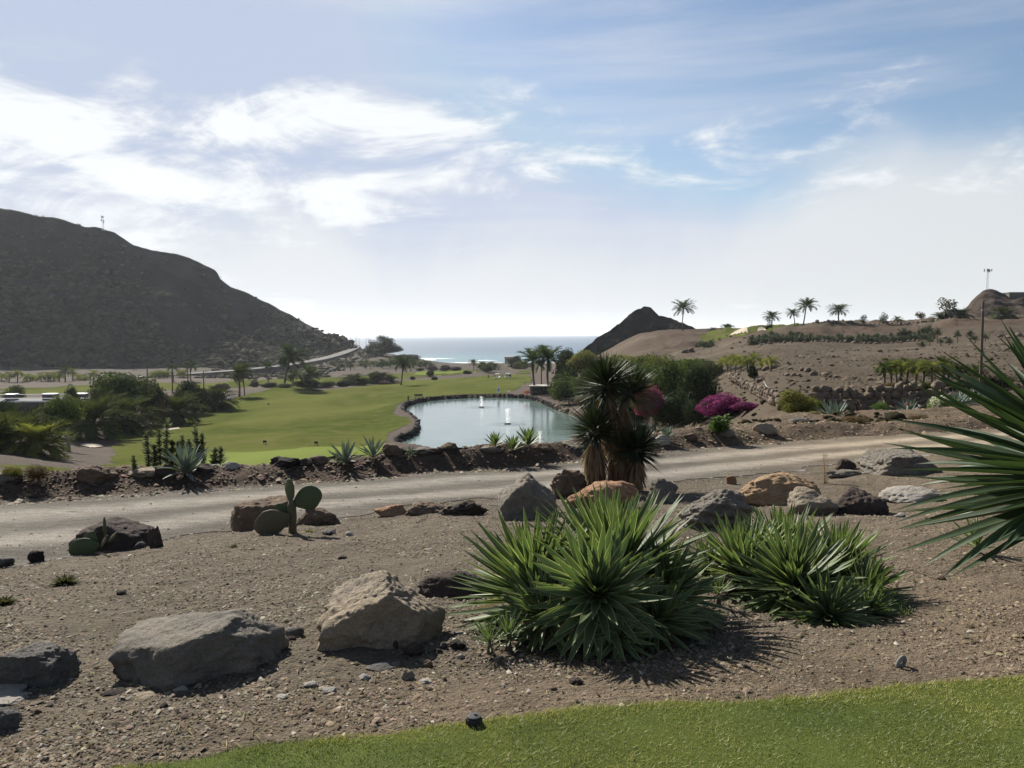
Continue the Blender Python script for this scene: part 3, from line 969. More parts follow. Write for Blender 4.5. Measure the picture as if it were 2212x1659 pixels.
# --- asphalt coast road on its embankment
rp = [(-120, 829, 306), (0, 826, 310), (120, 822, 315), (240, 817, 324), (330, 812, 335), (420, 806, 350), (500, 800.5, 368), (560, 795, 388), (620, 788, 415), (680, 778, 452), (716, 770, 492), (745, 760.5, 542), (763, 753, 588), (770, 747.5, 628), (760, 743.5, 668)]
P = np.array([at(*q_) for q_ in rp])
tt = np.linspace(0, len(P) - 1, 140)
C_ = np.stack([np.interp(tt, range(len(P)), P[:, k]) for k in range(3)], 1)
for _ in range(12):
    C_[1:-1] = (C_[:-2] + 2 * C_[1:-1] + C_[2:]) / 4
D = np.gradient(C_, axis=0)
Nn = np.stack([-D[:, 1], D[:, 0], 0 * D[:, 0]], 1)
Nn /= np.linalg.norm(Nn, axis=1)[:, None]
V = np.concatenate([C_ + Nn * s_ + np.array([0, 0, dz]) for s_, dz in ((-8, -7), (-3.4, 0), (3.4, 0.10), (8, -7))])
n = len(C_)
fr = [np.stack([np.arange(n - 1) + k * n, np.arange(n - 1) + (k + 1) * n, np.arange(1, n) + (k + 1) * n, np.arange(1, n) + k * n], 1) for k in range(3)]
MASPH = mat_ground('asphalt', c1=(0.155, 0.15, 0.145), c2=(0.19, 0.185, 0.175), scale=0.2, bump=0.1, var=0.15)
MBANK = mat_ground('embankment', c1=(0.085, 0.073, 0.066), c2=(0.10, 0.085, 0.075), scale=0.2, bump=0.8, dist=0.3)
me = mesh_np('coast_road', V, [fr[1][:, ::-1]])
ro = tag(link('coast_road', me, MASPH), kind='structure')
me = mesh_np('road_embankment', V - np.array([0, 0, 0.03]), [fr[0][:, ::-1], fr[2][:, ::-1]])
tag(link('road_embankment', me, MBANK), kind='structure')
ROADC = C_

# ================================================================== BUILDERS
def ico(sub):
    bm = bmesh.new()
    bmesh.ops.create_icosphere(bm, subdivisions=sub, radius=1.0)
    bm.verts.index_update()
    V = np.array([v.co[:] for v in bm.verts]); Fs = np.array([[v.index for v in f.verts] for f in bm.faces])
    bm.free()
    return V / np.linalg.norm(V, axis=1)[:, None], Fs
ICO = {k: ico(k) for k in (1, 2, 3, 4, 5, 6)}


def rock_mesh(name, seed, sub=4, planes=None, npl=10, rough=0.05, soft=26.0, strata=0.0, bury=0.20, cracks=0.0):
    """a block cut by planes, its edges worn, its skin broken; footprint about 1 x 1, height 1"""
    r_ = np.random.default_rng(seed)
    D, Fs = ICO[sub]
    if planes is None:
        n = r_.normal(size=(npl, 3)); n /= np.linalg.norm(n, axis=1)[:, None]
        h = r_.uniform(0.62, 0.95, npl)
    else:
        n = np.array([p_[:3] for p_ in planes], float); n /= np.linalg.norm(n, axis=1)[:, None]
        h = np.array([p_[3] for p_ in planes], float)
    n = np.concatenate([n, [[0, 0, -1]]]); h = np.append(h, 0.5)
    q = np.maximum(D @ n.T, 1e-4) / h[None]
    q = np.concatenate([q, np.full((len(D), 1), 1 / 1.15)], 1)
    R = 1.0 / (np.sum(q ** soft, 1) ** (1 / soft))
    V = D * R[:, None]
    sd_ = seed % 97
    d = fbm(V[:, 0] * 2.3 + sd_, V[:, 1] * 2.3, V[:, 2] * 2.3, octv=6, seed=seed, gain=0.58)
    d2 = np.abs(fbm(V[:, 0] * 4 + sd_, V[:, 1] * 4, V[:, 2] * 4, octv=4, seed=seed + 50))
    d3 = fbm(V[:, 0] * 9 + sd_, V[:, 1] * 9, V[:, 2] * 9, octv=4, seed=seed + 90, gain=0.65) if sub >= 4 else 0
    V = V * (1 + rough * 3.6 * d - rough * 2.8 * d2 + rough * 1.3 * d3)[:, None]
    if cracks > 0:
        ck = np.abs(fbm(V[:, 0] * 1.7 + sd_, V[:, 1] * 1.7, V[:, 2] * 2.6, octv=2, seed=seed + 70))
        V = V * (1 - cracks * np.exp(-(ck / 0.035) ** 2))[:, None]
    if strata > 0:
        l = V[:, 2] + 0.25 * V[:, 0] + 0.12 * d
        V[:, :2] *= (1 + strata * np.sin(l * 17 + sd_) * (0.6 + d))[:, None]
    lo, hi = V.min(0), V.max(0)
    V[:, :2] = (V[:, :2] - (lo + hi)[:2] / 2) / (hi - lo)[:2]
    V[:, 2] = (V[:, 2] - lo[2]) / (hi[2] - lo[2]) * (1 + bury) - bury
    return mesh_np(name, V, [Fs], smooth=(sub >= 4))


MR = {
    'grey': mat_rock('rock_grey', (0.205, 0.19, 0.165), (0.285, 0.255, 0.21), (0.075, 0.072, 0.070), 1.6, 0.75),
    'slate': mat_rock('rock_slate', (0.119, 0.119, 0.116), (0.200, 0.188, 0.169), (0.06, 0.06, 0.062), 1.6, 0.8),
    'tan': mat_rock('rock_tan', (0.30, 0.26, 0.205), (0.40, 0.33, 0.24), (0.15, 0.13, 0.115), 1.6, 0.8),
    'ochre': mat_rock('rock_ochre', (0.42, 0.285, 0.17), (0.50, 0.36, 0.225), (0.24, 0.165, 0.11), 1.6, 0.9),
    'orange': mat_rock('rock_orange', (0.36, 0.205, 0.12), (0.42, 0.27, 0.17), (0.17, 0.115, 0.085), 1.4, 0.85),
    'brown': mat_rock('rock_brown', (0.181, 0.131, 0.100), (0.275, 0.206, 0.150), (0.08, 0.063, 0.055), 1.6, 0.9),
    'dark': mat_rock('rock_dark', (0.085, 0.068, 0.062), (0.125, 0.098, 0.085), (0.045, 0.038, 0.036), 1.6, 0.95),
    'black': mat_rock('rock_black', (0.040, 0.034, 0.032), (0.060, 0.048, 0.044), (0.028, 0.025, 0.024), 1.6, 0.9),
    'pale': mat_rock('rock_pale', (0.34, 0.32, 0.285), (0.43, 0.40, 0.35), (0.21, 0.195, 0.175), 2.5, 0.6),
    'cobble': mat_rock('rock_cobble', (0.24, 0.235, 0.22), (0.31, 0.30, 0.275), (0.16, 0.155, 0.15), 6, 0.3),
}


def boulder(label, x0, x1, top, base, mat, seed, dep=0.75, yaw=0.0, hk=1.0, name='boulder', cat='boulder', sub=5, Ymin=2.4, group=None, Y=None, **kw):
    """a rock whose outline fills the given width, top and foot as surveyed"""
    vm = (x0 + x1) / 2
    p_ = G(vm, base, Ymin) if Y is None else at(vm, base, Y)
    mpp = p_[1] / F
    wd = (x1 - x0) * mpp
    dp = wd * dep
    sl = (EYE - p_[2]) / p_[1]
    h = max(0.30 * (base - top) * mpp, (base - top) * mpp - 0.62 * dp * sl) * hk
    y = p_[1] + dp * 0.42
    x = p_[0] * y / p_[1]
    z = min(Za(x, y), p_[2] + 0.15 * h) if Y is None else p_[2]
    me = rock_mesh(name, seed, sub=sub, **kw)
    cs, sn = abs(math.cos(yaw)), abs(math.sin(yaw))
    k = 1.0 / max(cs + sn * dep, 0.3)
    o = link(name, me, MR[mat], loc=(x, y, z), rot=(0, 0, yaw), scale=(wd * (k if yaw else 1.0), dp * (k if yaw else 1.0), h))
    return tag(o, label, cat, group)


# --- broad stiff leaf (agave): channelled, pale thorny margins, dark spine
def leaf_mesh(name, bend, width, chan=0.28, twist=0.0):
    n = 8
    us = (-1, -0.70, 0, 0.70, 1)
    V, E, L = [], [], []
    x = z = 0.0
    prev = 0.0
    for i in range(n + 1):
        s = i / n
        a = bend * s
        if i:
            ds = 1.0 / n
            x += math.cos(a) * ds; z += math.sin(a) * ds
        wv = width * (0.62 + 0.38 * math.sin(min(1, s / 0.42) * math.pi / 2)) if s < 0.42 else width * max(0.0, 1 - ((s - 0.42) / 0.58) ** 1.55)
        tw = twist * s
        for u in us:
            yy = u * wv / 2
            zz = chan * wv * (abs(u) - 0.35) * (1 - 0.3 * s) + (0.012 * (1 - s) if u == 0 else 0)
            V.append((x - math.sin(a) * zz, yy * math.cos(tw) - zz * math.sin(tw) * 0.5, z + math.cos(a) * zz + yy * math.sin(tw)))
            E.append(abs(u)); L.append(s)
    Q = []
    for i in range(n):
        for k in range(4):
            Q.append((i * 5 + k, i * 5 + k + 1, i * 5 + 6 + k, i * 5 + 5 + k))
    me = mesh_np(name, np.array(V), [np.array(Q)], smooth=True)
    fattr(me, 'edge', E)
    fattr(me, 'run', L)
    return me


def mat_agave(name, c1, c2, edge, trans=0.3, rough=0.55, es=0.80, ew=1.0):
    m, N, b = newmat(name)
    g = N.add('ShaderNodeNewGeometry')
    oi = N.add('ShaderNodeObjectInfo')
    ea = N.add('ShaderNodeAttribute', attribute_name='edge')
    ra = N.add('ShaderNodeAttribute', attribute_name='run')
    f = N.noise(g.outputs['Position'], 14, 4)
    c = N.mix(N.math('ADD', N.math('MULTIPLY', oi.outputs['Random'], 0.7), N.math('MULTIPLY', f, 0.35)), rgba(c1), rgba(c2))
    f2 = N.noise(g.outputs['Position'], 60, 3)
    c = N.mix(N.ramp(f2, 0.6, 0.75, 0, 0.3), c, rgba([q_ * 0.6 for q_ in c1]))
    c = N.mix(N.math('MULTIPLY', N.ramp(ea.outputs['Fac'], es, 1.0), ew), c, rgba(edge))
    c = N.mix(N.ramp(ra.outputs['Fac'], 0.93, 0.99), c, (0.05, 0.028, 0.018, 1))
    c = N.mix(N.ramp(ra.outputs['Fac'], 0.0, 0.22, 0.5, 0.0), c, rgba([0.6 * q_ + 0.09 for q_ in edge]))
    N.link(c, b.inputs['Base Color'])
    b.inputs['Roughness'].default_value = rough
    b.inputs['Specular IOR Level'].default_value = 0.2
    bp = N.add('ShaderNodeBump')
    bp.inputs['Strength'].default_value = 0.15
    bp.inputs['Distance'].default_value = 0.01
    N.link(f, bp.inputs['Height'])
    N.link(bp.outputs[0], b.inputs['Normal'])
    tr = N.add('ShaderNodeBsdfTranslucent')
    N.link(N.mix(1.0, c, (1.25, 1.4, 0.65, 1), 'MULTIPLY'), tr.inputs['Color'])
    mx = N.add('ShaderNodeMixShader')
    mx.inputs[0].default_value = trans
    N.link(b.outputs[0], mx.inputs[1]); N.link(tr.outputs[0], mx.inputs[2])
    N.link(mx.outputs[0], m.node_tree.nodes['Material Output'].inputs['Surface'])
    return m


MAG = mat_agave('agave_green', (0.070, 0.108, 0.046), (0.105, 0.148, 0.066), (0.52, 0.52, 0.27), trans=0.24)
MAGD = mat_agave('agave_dark', (0.035, 0.062, 0.030), (0.052, 0.085, 0.040), (0.12, 0.14, 0.06), trans=0.16, es=0.93, ew=0.6)
MAGB = mat_agave('agave_blue', (0.125, 0.165, 0.150), (0.175, 0.215, 0.195), (0.24, 0.26, 0.21), trans=0.1, es=0.9)
MSTEM = mat_plain('dead_leaf_stem', (0.09, 0.064, 0.042), 0.9, var=0.5, scale=30)
MDRY = mat_leaf('dead_leaf', (0.17, 0.105, 0.058), (0.30, 0.215, 0.135), trans=0.15, rough=0.8, scale=8, spec=0.1)


def rosette(name, label, cat, c, L, n, leaves, mat, axis=(0, 0, 1), th=(6, 108), base=None, seed=0, group=None, wk=1.0, stem=True, lk=(0.62, 1.0)):
    """whorl of leaves about an axis; every leaf is its own piece"""
    r_ = random.Random(seed)
    a = Vector(axis).normalized()
    c = Vector([float(q_) for q_ in c])
    gz = Za(c.x, c.y) if base is None else base
    t = thing(name, label, cat, (c.x, c.y, gz), group)
    off = Vector((0, 0, c.z - gz))
    b1 = a.orthogonal().normalized(); b2 = a.cross(b1)
    ph = r_.uniform(0, 6.28)
    for i in range(n):
        s = (i + 0.5) / n
        thv = math.radians(th[0] + (th[1] - th[0]) * s ** 0.9 + r_.uniform(-5, 5))
        az = ph + i * 2.39996 + r_.uniform(-0.15, 0.15)
        d = a * math.cos(thv) + (b1 * math.cos(az) + b2 * math.sin(az)) * math.sin(thv)
        nz = a - d * a.dot(d)
        if nz.length < 1e-4: nz = b1
        nz.normalize()
        yv = nz.cross(d)
        ll = L * (lk[0] + (lk[1] - lk[0]) * min(1, s / 0.35)) * r_.uniform(0.90, 1.05)
        tip = off + d * ll
        if c.z - off.z + tip.z < gz + 0.015:      # lies on the soil rather than in it
            need_ = (gz + 0.02 + r_.uniform(0, 0.05)) - (c.z)
            if abs(d.z) > 1e-3:
                d = Vector((d.x, d.y, need_ / ll)).normalized()
                nz = (a - d * a.dot(d)).normalized(); yv = nz.cross(d)
        o0 = off + d * 0.035 * L + a * (0.5 - s) * 0.16 * L
        wj = ll * wk * r_.uniform(0.88, 1.12) * (1.0 if s > 0.25 else 0.85)
        Mx = Matrix(((d.x * ll, yv.x * wj, nz.x * ll, o0.x), (d.y * ll, yv.y * wj, nz.y * ll, o0.y), (d.z * ll, yv.z * wj, nz.z * ll, o0.z), (0, 0, 0, 1)))
        if leaves is AG_LEAF and s > 0.88 and r_.random() < 0.45:
            link('leaf', AG_DEAD[r_.randrange(len(AG_DEAD))], MDRY, t, M=Mx)
        else:
            link('leaf', leaves[r_.randrange(len(leaves))], mat, t, M=Mx)
    if stem:
        mb = MB()
        mb.tube([(0, 0, -0.06), (off * 0.5)[:], (off + a * 0.06 * L)[:]], [0.085 * L + 0.02, 0.10 * L, 0.05 * L], 9)
        mb.build('stem', MSTEM, t, smooth=True)
    return t


AG_LEAF = [leaf_mesh('agave_leaf', bd, wd_, 0.3, tw) for bd, wd_, tw in ((0.04, 0.112, 0.0), (0.12, 0.106, 0.15), (-0.08, 0.115, -0.12), (0.18, 0.104, -0.2), (0.0, 0.120, 0.08), (-0.16, 0.112, 0.2), (0.07, 0.100, 0.25))]
AG_DEAD = [leaf_mesh('dead_agave_leaf', bd, wd_, 0.5, tw) for bd, wd_, tw in ((-0.5, 0.07, 0.4), (-0.8, 0.06, -0.5), (-0.3, 0.08, 0.8))]
BIG_LEAF = [leaf_mesh('broad_leaf', bd, wd_, 0.34, tw) for bd, wd_, tw in ((0.05, 0.115, 0.0), (-0.16, 0.12, 0.1), (-0.30, 0.11, -0.15), (0.14, 0.108, 0.12))]
BLUE_LEAF = [leaf_mesh('blue_leaf', bd, wd_, 0.4, tw) for bd, wd_, tw in ((0.10, 0.15, 0.0), (-0.10, 0.145, 0.1), (0.25, 0.14, -0.1), (-0.45, 0.15, 0.1))]


# --- many narrow leaves in one part (yucca heads, dead skirts, far agaves)
def spiky(name, n, L, wd, th, seed, droop=0.0, zc=0.0, zspan=0.0, taper=1.0, jit=8, axis=(0, 0, 1)):
    r_ = np.random.default_rng(seed)
    a = np.array(axis, float); a /= np.linalg.norm(a)
    b1 = np.cross(a, (0.3, 0.9, 0.2)); b1 /= np.linalg.norm(b1); b2 = np.cross(a, b1)
    V, Tq, Fq = [], [], []
    for i in range(n):
        s = (i + r_.uniform(0, 1)) / n
        t_ = math.radians(th[0] + (th[1] - th[0]) * s ** 0.8 + r_.uniform(-jit, jit))
        az = i * 2.39996 + r_.uniform(-0.3, 0.3)
        d = a * math.cos(t_) + (b1 * math.cos(az) + b2 * math.sin(az)) * math.sin(t_)
        side = np.cross(d, a)
        side = side / (np.linalg.norm(side) + 1e-6)
        o0 = a * (zc + zspan * (0.5 - s))
        l = L * r_.uniform(0.8, 1.1) * (0.75 + 0.25 * min(1, s * 3))
        p1 = o0 + d * l * 0.5
        p2 = o0 + d * l + np.array([0, 0, -droop * l * (0.3 + 0.7 * math.sin(t_)) * r_.uniform(0.6, 1.4)])
        w2 = wd * r_.uniform(0.8, 1.2)
        k = len(V)
        nrm = np.cross(side, d) * w2 * 0.18
        V += [o0 - side * w2 * 0.3, o0 + side * w2 * 0.3, p1 - side * w2 * 0.5 + nrm, p1 - nrm, p1 + side * w2 * 0.5 + nrm, p2]
        Tq += [(k, k + 3, k + 2), (k, k + 1, k + 3), (k + 1, k + 4, k + 3), (k + 2, k + 3, k + 5), (k + 3, k + 4, k + 5)]
    return mesh_np(name, np.array(V), [np.array(Tq)])


# --- feather palms
def frond_crown(name, nf, nl, elev, droop, leaf, seed, wind=(0, 0), lw=0.05, vee=0.45, rad=0.06):
    """crown of unit frond length: each frond an arching rib with two ranks of leaflets"""
    r_ = np.random.default_rng(seed)
    V, Tq = [], []
    wv = np.array([wind[0], wind[1], 0.0])
    for i in range(nf):
        s0 = (i + 0.5) / nf
        az = i * 2.39996 + r_.uniform(-0.25, 0.25)
        e0 = math.radians(elev[1] + (elev[0] - elev[1]) * s0 + r_.uniform(-8, 8))
        L = r_.uniform(0.85, 1.1) * (0.8 + 0.2 * math.sin(math.pi * min(1, s0 * 1.4)))
        h = np.array([math.cos(az), math.sin(az), 0.0])
        p_ = h * rad
        segs = 9
        pts, tans = [p_], []
        dr = math.radians(droop) * r_.uniform(0.75, 1.25)
        for k in range(segs):
            s = (k + 0.5) / segs
            e = e0 - dr * s ** 1.25
            d = h * math.cos(e) + np.array([0, 0, math.sin(e)])
            d = d + wv * (0.25 + s) * (1.0 - 0.45 * (d @ wv))
            d /= np.linalg.norm(d)
            tans.append(d)
            pts.append(pts[-1] + d * L / segs)
        tans.append(tans[-1])
        pts = np.array(pts); tans = np.array(tans)
        side0 = np.cross(tans[0], (0, 0, 1.0)); side0 /= np.linalg.norm(side0) + 1e-6
        k0 = len(V)                                   # the rib
        for k in range(0, segs + 1, 2):
            wr = 0.016 * (1 - k / (segs + 1))
            V += [pts[k] - side0 * wr, pts[k] + side0 * wr]
        for k in range(segs // 2):
            a_ = k0 + 2 * k
            Tq += [(a_, a_ + 1, a_ + 3), (a_, a_ + 3, a_ + 2)]
        for j in range(nl):                            # leaflets
            s = 0.10 + 0.90 * (j + 0.5) / nl
            q_ = s * segs
            k = min(int(q_), segs - 1); f = q_ - k
            P0 = pts[k] * (1 - f) + pts[k + 1] * f
            tn = tans[k]
            sd_ = np.cross(tn, (0, 0, 1.0)); sd_ /= np.linalg.norm(sd_) + 1e-6
            upv = np.cross(sd_, tn)
            ll = leaf * (0.45 + 0.75 * math.sin(math.pi * min(0.98, 0.12 + 0.88 * s)) ** 0.8) * r_.uniform(0.85, 1.15)
            for sg in (-1, 1):
                d = sd_ * sg * 0.72 + tn * 0.62 + upv * vee * r_.uniform(0.3, 1.0) + np.array([0, 0, -0.22]) + wv * 0.3
                d /= np.linalg.norm(d)
                k1 = len(V)
                V += [P0 - tn * lw * 0.5, P0 + tn * lw * 0.5, P0 + d * ll]
                Tq.append((k1, k1 + 1, k1 + 2))
    return mesh_np(name, np.array(V), [np.array(Tq)])


MPALM = mat_leaf('palm_frond', (0.030, 0.048, 0.018), (0.070, 0.095, 0.038), trans=0.22, scale=0.6, spec=0.0, rough=0.9)
MPALMB = mat_leaf('date_palm_frond', (0.030, 0.042, 0.020), (0.078, 0.092, 0.042), trans=0.2, scale=0.4, spec=0.0, rough=0.9)
MPALMY = mat_leaf('yellow_palm_frond', (0.085, 0.105, 0.030), (0.20, 0.205, 0.062), trans=0.35, scale=0.5, spec=0.0, rough=0.9)
MTRUNK = mat_plain('palm_trunk', (0.115, 0.085, 0.065), 0.95, var=0.45, scale=9)
MWTRUNK = mat_plain('pale_bark', (0.30, 0.27, 0.235), 0.9, var=0.3, scale=7)
MBARK = mat_plain('bark', (0.10, 0.08, 0.062), 0.95, var=0.4, scale=8)
CROWN = {
    'full': [frond_crown('full_crown', 58, 22, (-42, 78), 78, 0.30, 11 + k, lw=0.045) for k in range(2)],
    'tall': [frond_crown('tall_crown', 34, 18, (-22, 72), 50, 0.22, 21 + k, lw=0.05, vee=0.7) for k in range(3)],
    'wind': [frond_crown('wind_crown', 36, 18, (-25, 70), 70, 0.27, 31 + k, wind=(0.8, -0.2), lw=0.045) for k in range(2)],
    'small': [frond_crown('small_crown', 22, 13, (-15, 70), 85, 0.30, 41 + k, wind=(0.18, 0.0), lw=0.06) for k in range(3)],
    'sweep': [frond_crown('sweep_crown', 46, 20, (-30, 80), 64, 0.25, 51 + k, wind=(0.22, -0.08), lw=0.05, vee=0.6) for k in range(2)],
}


def palm_trunk(seed, lean=0.0, taper=0.8):
    """unit-high trunk, 1 wide at the foot before scaling"""
    r_ = random.Random(seed)
    pts, rad = [], []
    n = 11
    for i in range(n):
        s = i / (n - 1)
        pts.append((lean * s ** 1.6 + 0.02 * math.sin(5 * s + seed), 0.3 * lean * s * math.sin(seed), s * 1.02 - 0.02))
        rad.append((1.25 if i == 0 else 1.0 - (1 - taper) * s + (0.16 if i > n - 3 else 0) + r_.uniform(-0.06, 0.06)))
    return pts, rad


PALM_I = [0]
def palm(label, vx, base, top, kind, Y=None, lean=0.0, thick=0.16, cr=None, mat=None, hidden=0.0, group=None, name='palm_tree', Ymin=20, stub=0.62):
    """base and top as surveyed; the crown takes its share of the height"""
    PALM_I[0] += 1
    k = PALM_I[0]
    p_ = at(vx, base, Y) if Y else G(vx, base, Ymin)
    if Y:
        gz = Za(p_[0], p_[1])
        h0 = (base - top) * Y / F + p_[2] - gz
        p_[2] = gz
    h = h0 if Y else (base - top) * p_[1] / F
    R = (cr * p_[1] / F if cr else 0.42 * h) * {'full': 1.5, 'sweep': 1.55, 'tall': 1.2, 'small': 1.5, 'wind': 1.25}[kind]
    stub = {'full': .80, 'sweep': .80, 'tall': .72, 'small': .62, 'wind': .65}[kind]
    th_ = max(h - stub * R, 0.15 * h)
    t = thing(name, label, 'palm', p_, group, rz=0.0)
    pts, rad = palm_trunk(k, lean / max(th_, 0.1) * h * 0.25)
    mb = MB()
    mb.tube([(a * th_, b * th_, c_ * th_ - hidden) for a, b, c_ in pts], [q_ * thick for q_ in rad], 9)
    mb.build('trunk', MTRUNK, t, smooth=True)
    ms = CROWN[kind]
    me = ms[k % len(ms)]
    tp = pts[-1]
    mm = mat or {'full': MPALMB, 'sweep': MPALMB, 'small': MPALMY}.get(kind, MPALM)
    me2 = PALM_MESH.setdefault((me.name, mm.name), None)
    if me2 is None:
        me2 = me.copy(); me2.materials.clear(); me2.materials.append(mm)
        PALM_MESH[(me.name, mm.name)] = me2
    rz = (k * 1.7) % 6.28 if kind in ('full', 'tall') else random.uniform(-0.5, 0.5)
    link('crown', me2, None, t, loc=(tp[0] * th_, tp[1] * th_, th_ - 0.04 * R), rot=(0, 0, rz), scale=(R, R, R * random.uniform(0.92, 1.05)))
    return t
PALM_MESH = {}


# --- leafy crowns
def leaf_cloud(name, n, size, seed, lumps=16, shape=(0.5, 0.5, 0.5), lump_r=(0.16, 0.30), flat=0.0, base_cut=-0.4, fill=0.35):
    """leaf-sized faces spread over uneven clumps inside a unit crown"""
    r_ = np.random.default_rng(seed)
    C = r_.normal(size=(lumps, 3)); C /= np.linalg.norm(C, axis=1)[:, None]
    C *= r_.uniform(0.35, 1.0, (lumps, 1)) ** 0.6
    C = C * (np.array(shape) - 0.14)
    C[:, 2] = np.maximum(C[:, 2], base_cut * shape[2] * 1.2)
    R = r_.uniform(lump_r[0], lump_r[1], lumps)
    j = r_.choice(lumps, n, p=(R ** 2) / (R ** 2).sum())
    d = r_.normal(size=(n, 3)); d /= np.linalg.norm(d, axis=1)[:, None]
    rr = np.where(r_.random(n) < fill, r_.uniform(0.3, 0.95, n), r_.uniform(0.88, 1.12, n))
    P0 = C[j] + d * (R[j] * rr)[:, None] * np.array([1, 1, 1 - flat])
    nn = d + r_.normal(scale=0.55, size=(n, 3)); nn /= np.linalg.norm(nn, axis=1)[:, None]
    a = np.cross(nn, r_.normal(size=(n, 3))); a /= np.linalg.norm(a, axis=1)[:, None] + 1e-9
    b = np.cross(nn, a)
    s = size * r_.uniform(0.6, 1.4, n)[:, None]
    V = np.stack([P0 - a * s, P0 + b * s * 0.45 + nn * s * 0.15, P0 + a * s, P0 - b * s * 0.45 + nn * s * 0.15], 1).reshape(-1, 3)
    q_ = np.arange(n * 4).reshape(n, 4)
    return mesh_np(name, V, [q_])


CLOUD = {
    'round': [leaf_cloud('round_crown', 9000, 0.030, 5 + k, 30, lump_r=(.14, .26)) for k in range(3)],
    'wide': [leaf_cloud('wide_crown', 9000, 0.028, 15 + k, 34, shape=(0.5, 0.5, 0.46), lump_r=(.13, .24)) for k in range(2)],
    'airy': [leaf_cloud('airy_crown', 4200, 0.022, 25 + k, 20, lump_r=(0.10, 0.19), fill=0.5) for k in range(2)],
    'broad': [leaf_cloud('broad_crown', 2000, 0.065, 35 + k, 20) for k in range(2)],
    'low': [leaf_cloud('low_crown', 4200, 0.028, 45 + k, 18, shape=(0.5, 0.5, 0.42), base_cut=-0.9) for k in range(3)],
    'tiny': [leaf_cloud('tiny_crown', 500, 0.06, 55 + k, 9) for k in range(3)],
}
ML_ = {
    'green': mat_leaf('leaf_green', (0.034, 0.054, 0.016), (0.11, 0.145, 0.042), 0.25, scale=1.2),
    'dark': mat_leaf('leaf_dark', (0.016, 0.026, 0.012), (0.040, 0.055, 0.022), 0.15, scale=1.0),
    'yellow': mat_leaf('leaf_yellowgreen', (0.085, 0.100, 0.026), (0.185, 0.180, 0.055), 0.3, scale=1.0),
    'olive': mat_leaf('leaf_olive', (0.055, 0.060, 0.030), (0.11, 0.105, 0.055), 0.2, scale=1.0),
    'fresh': mat_leaf('leaf_fresh', (0.060, 0.110, 0.030), (0.13, 0.20, 0.065), 0.3, scale=4),
    'magenta': mat_leaf('petal_magenta', (0.09, 0.010, 0.060), (0.24, 0.028, 0.165), 0.3, scale=1.5, spec=0.1),
    'pink': mat_leaf('petal_pink', (0.19, 0.045, 0.10), (0.36, 0.09, 0.20), 0.3, scale=1.5, spec=0.1),
    'plum': mat_leaf('petal_plum', (0.040, 0.024, 0.030), (0.085, 0.045, 0.065), 0.15, scale=0.4, spec=0.1),
    'rust': mat_leaf('leaf_rust', (0.085, 0.060, 0.032), (0.16, 0.11, 0.06), 0.2, scale=1.0),
    'straw': mat_leaf('leaf_straw', (0.16, 0.125, 0.06), (0.27, 0.22, 0.11), 0.25, scale=4, spec=0.1),
    'grey': mat_leaf('leaf_grey', (0.070, 0.070, 0.052), (0.12, 0.115, 0.085), 0.15, scale=0.6, spec=0.1),
    'red': mat_leaf('petal_red', (0.30, 0.035, 0.02), (0.5, 0.10, 0.045), 0.25, scale=1.5, spec=0.1),
    'white': mat_leaf('petal_white', (0.45, 0.47, 0.40), (0.7, 0.70, 0.62), 0.3, scale=3, spec=0.1),
}


def cloud_part(name, kind, mat, parent, loc, scale, k, rz=None):
    me = CLOUD[kind][k % len(CLOUD[kind])]
    key = (me.name, mat)
    if key not in PALM_MESH:
        m2 = me.copy(); m2.materials.clear(); m2.materials.append(ML_[mat]); PALM_MESH[key] = m2
    return link(name, PALM_MESH[key], None, parent, loc=loc, rot=(0, 0, k * 1.3 if rz is None else rz), scale=scale)


TREE_I = [0]
def tree(label, x0, x1, top, base, kind, mat, Y=None, foot=None, trunk=0.12, tmat=None, dep=1.0, name='tree', cat='tree', group=None, Ymin=20, gap=0.12, tx=0.0, extra=None):
    """crown fills x0..x1, top..base; the trunk stands on the ground at foot"""
    TREE_I[0] += 1
    k = TREE_I[0]
    vm = (x0 + x1) / 2
    foot = foot or base
    p_ = at(vm, foot, Y) if Y else G(vm, foot, Ymin)
    gz = Za(p_[0], p_[1])
    mpp = p_[1] / F
    wd = (x1 - x0) * mpp
    ztop = at(vm, top, p_[1])[2] - gz
    zbot = at(vm, base, p_[1])[2] - gz
    cb = max(0.0, zbot) if foot > base + 1 else 0.0
    ch = max(ztop - cb, 0.3 * wd)
    t = thing(name, label, cat, (p_[0], p_[1], gz), group)
    mb = MB()
    tr_ = trunk
    c0 = Vector((tx * mpp, 0, cb + ch * 0.45))
    mb.tube([(tx * mpp * 0.9, 0, -0.15), (tx * mpp * 0.85 + 0.04, 0, (cb + 0.1 * ch) * 0.5), c0[:]], [tr_ * 1.3, tr_, tr_ * 0.55], 8)
    r_ = random.Random(k)
    for q_ in range(5):
        a = q_ * 1.26 + r_.uniform(-0.3, 0.3)
        e = Vector((math.cos(a) * wd * 0.3, math.sin(a) * wd * 0.3 * dep, cb + ch * r_.uniform(0.45, 0.85)))
        s0 = c0 * r_.uniform(0.6, 0.95)
        mb.tube([s0[:], ((s0 + e) / 2 + Vector((0, 0, 0.06 * ch)))[:], e[:]], [tr_ * 0.5, tr_ * 0.32, tr_ * 0.12], 5, cap=False)
    mb.build('trunk', tmat or MBARK, t, smooth=True)
    cloud_part('crown', kind, mat, t, (0, 0, cb + ch * 0.5), (wd, wd * dep, ch * 1.04), k)
    if extra:
        for (em, es, ez, ek) in extra:
            cloud_part('blossom', ek, em, t, (0, -0.04 * wd, cb + ch * (0.5 + ez)), (wd * es, wd * dep * es, ch * es), k + 1)
    return t


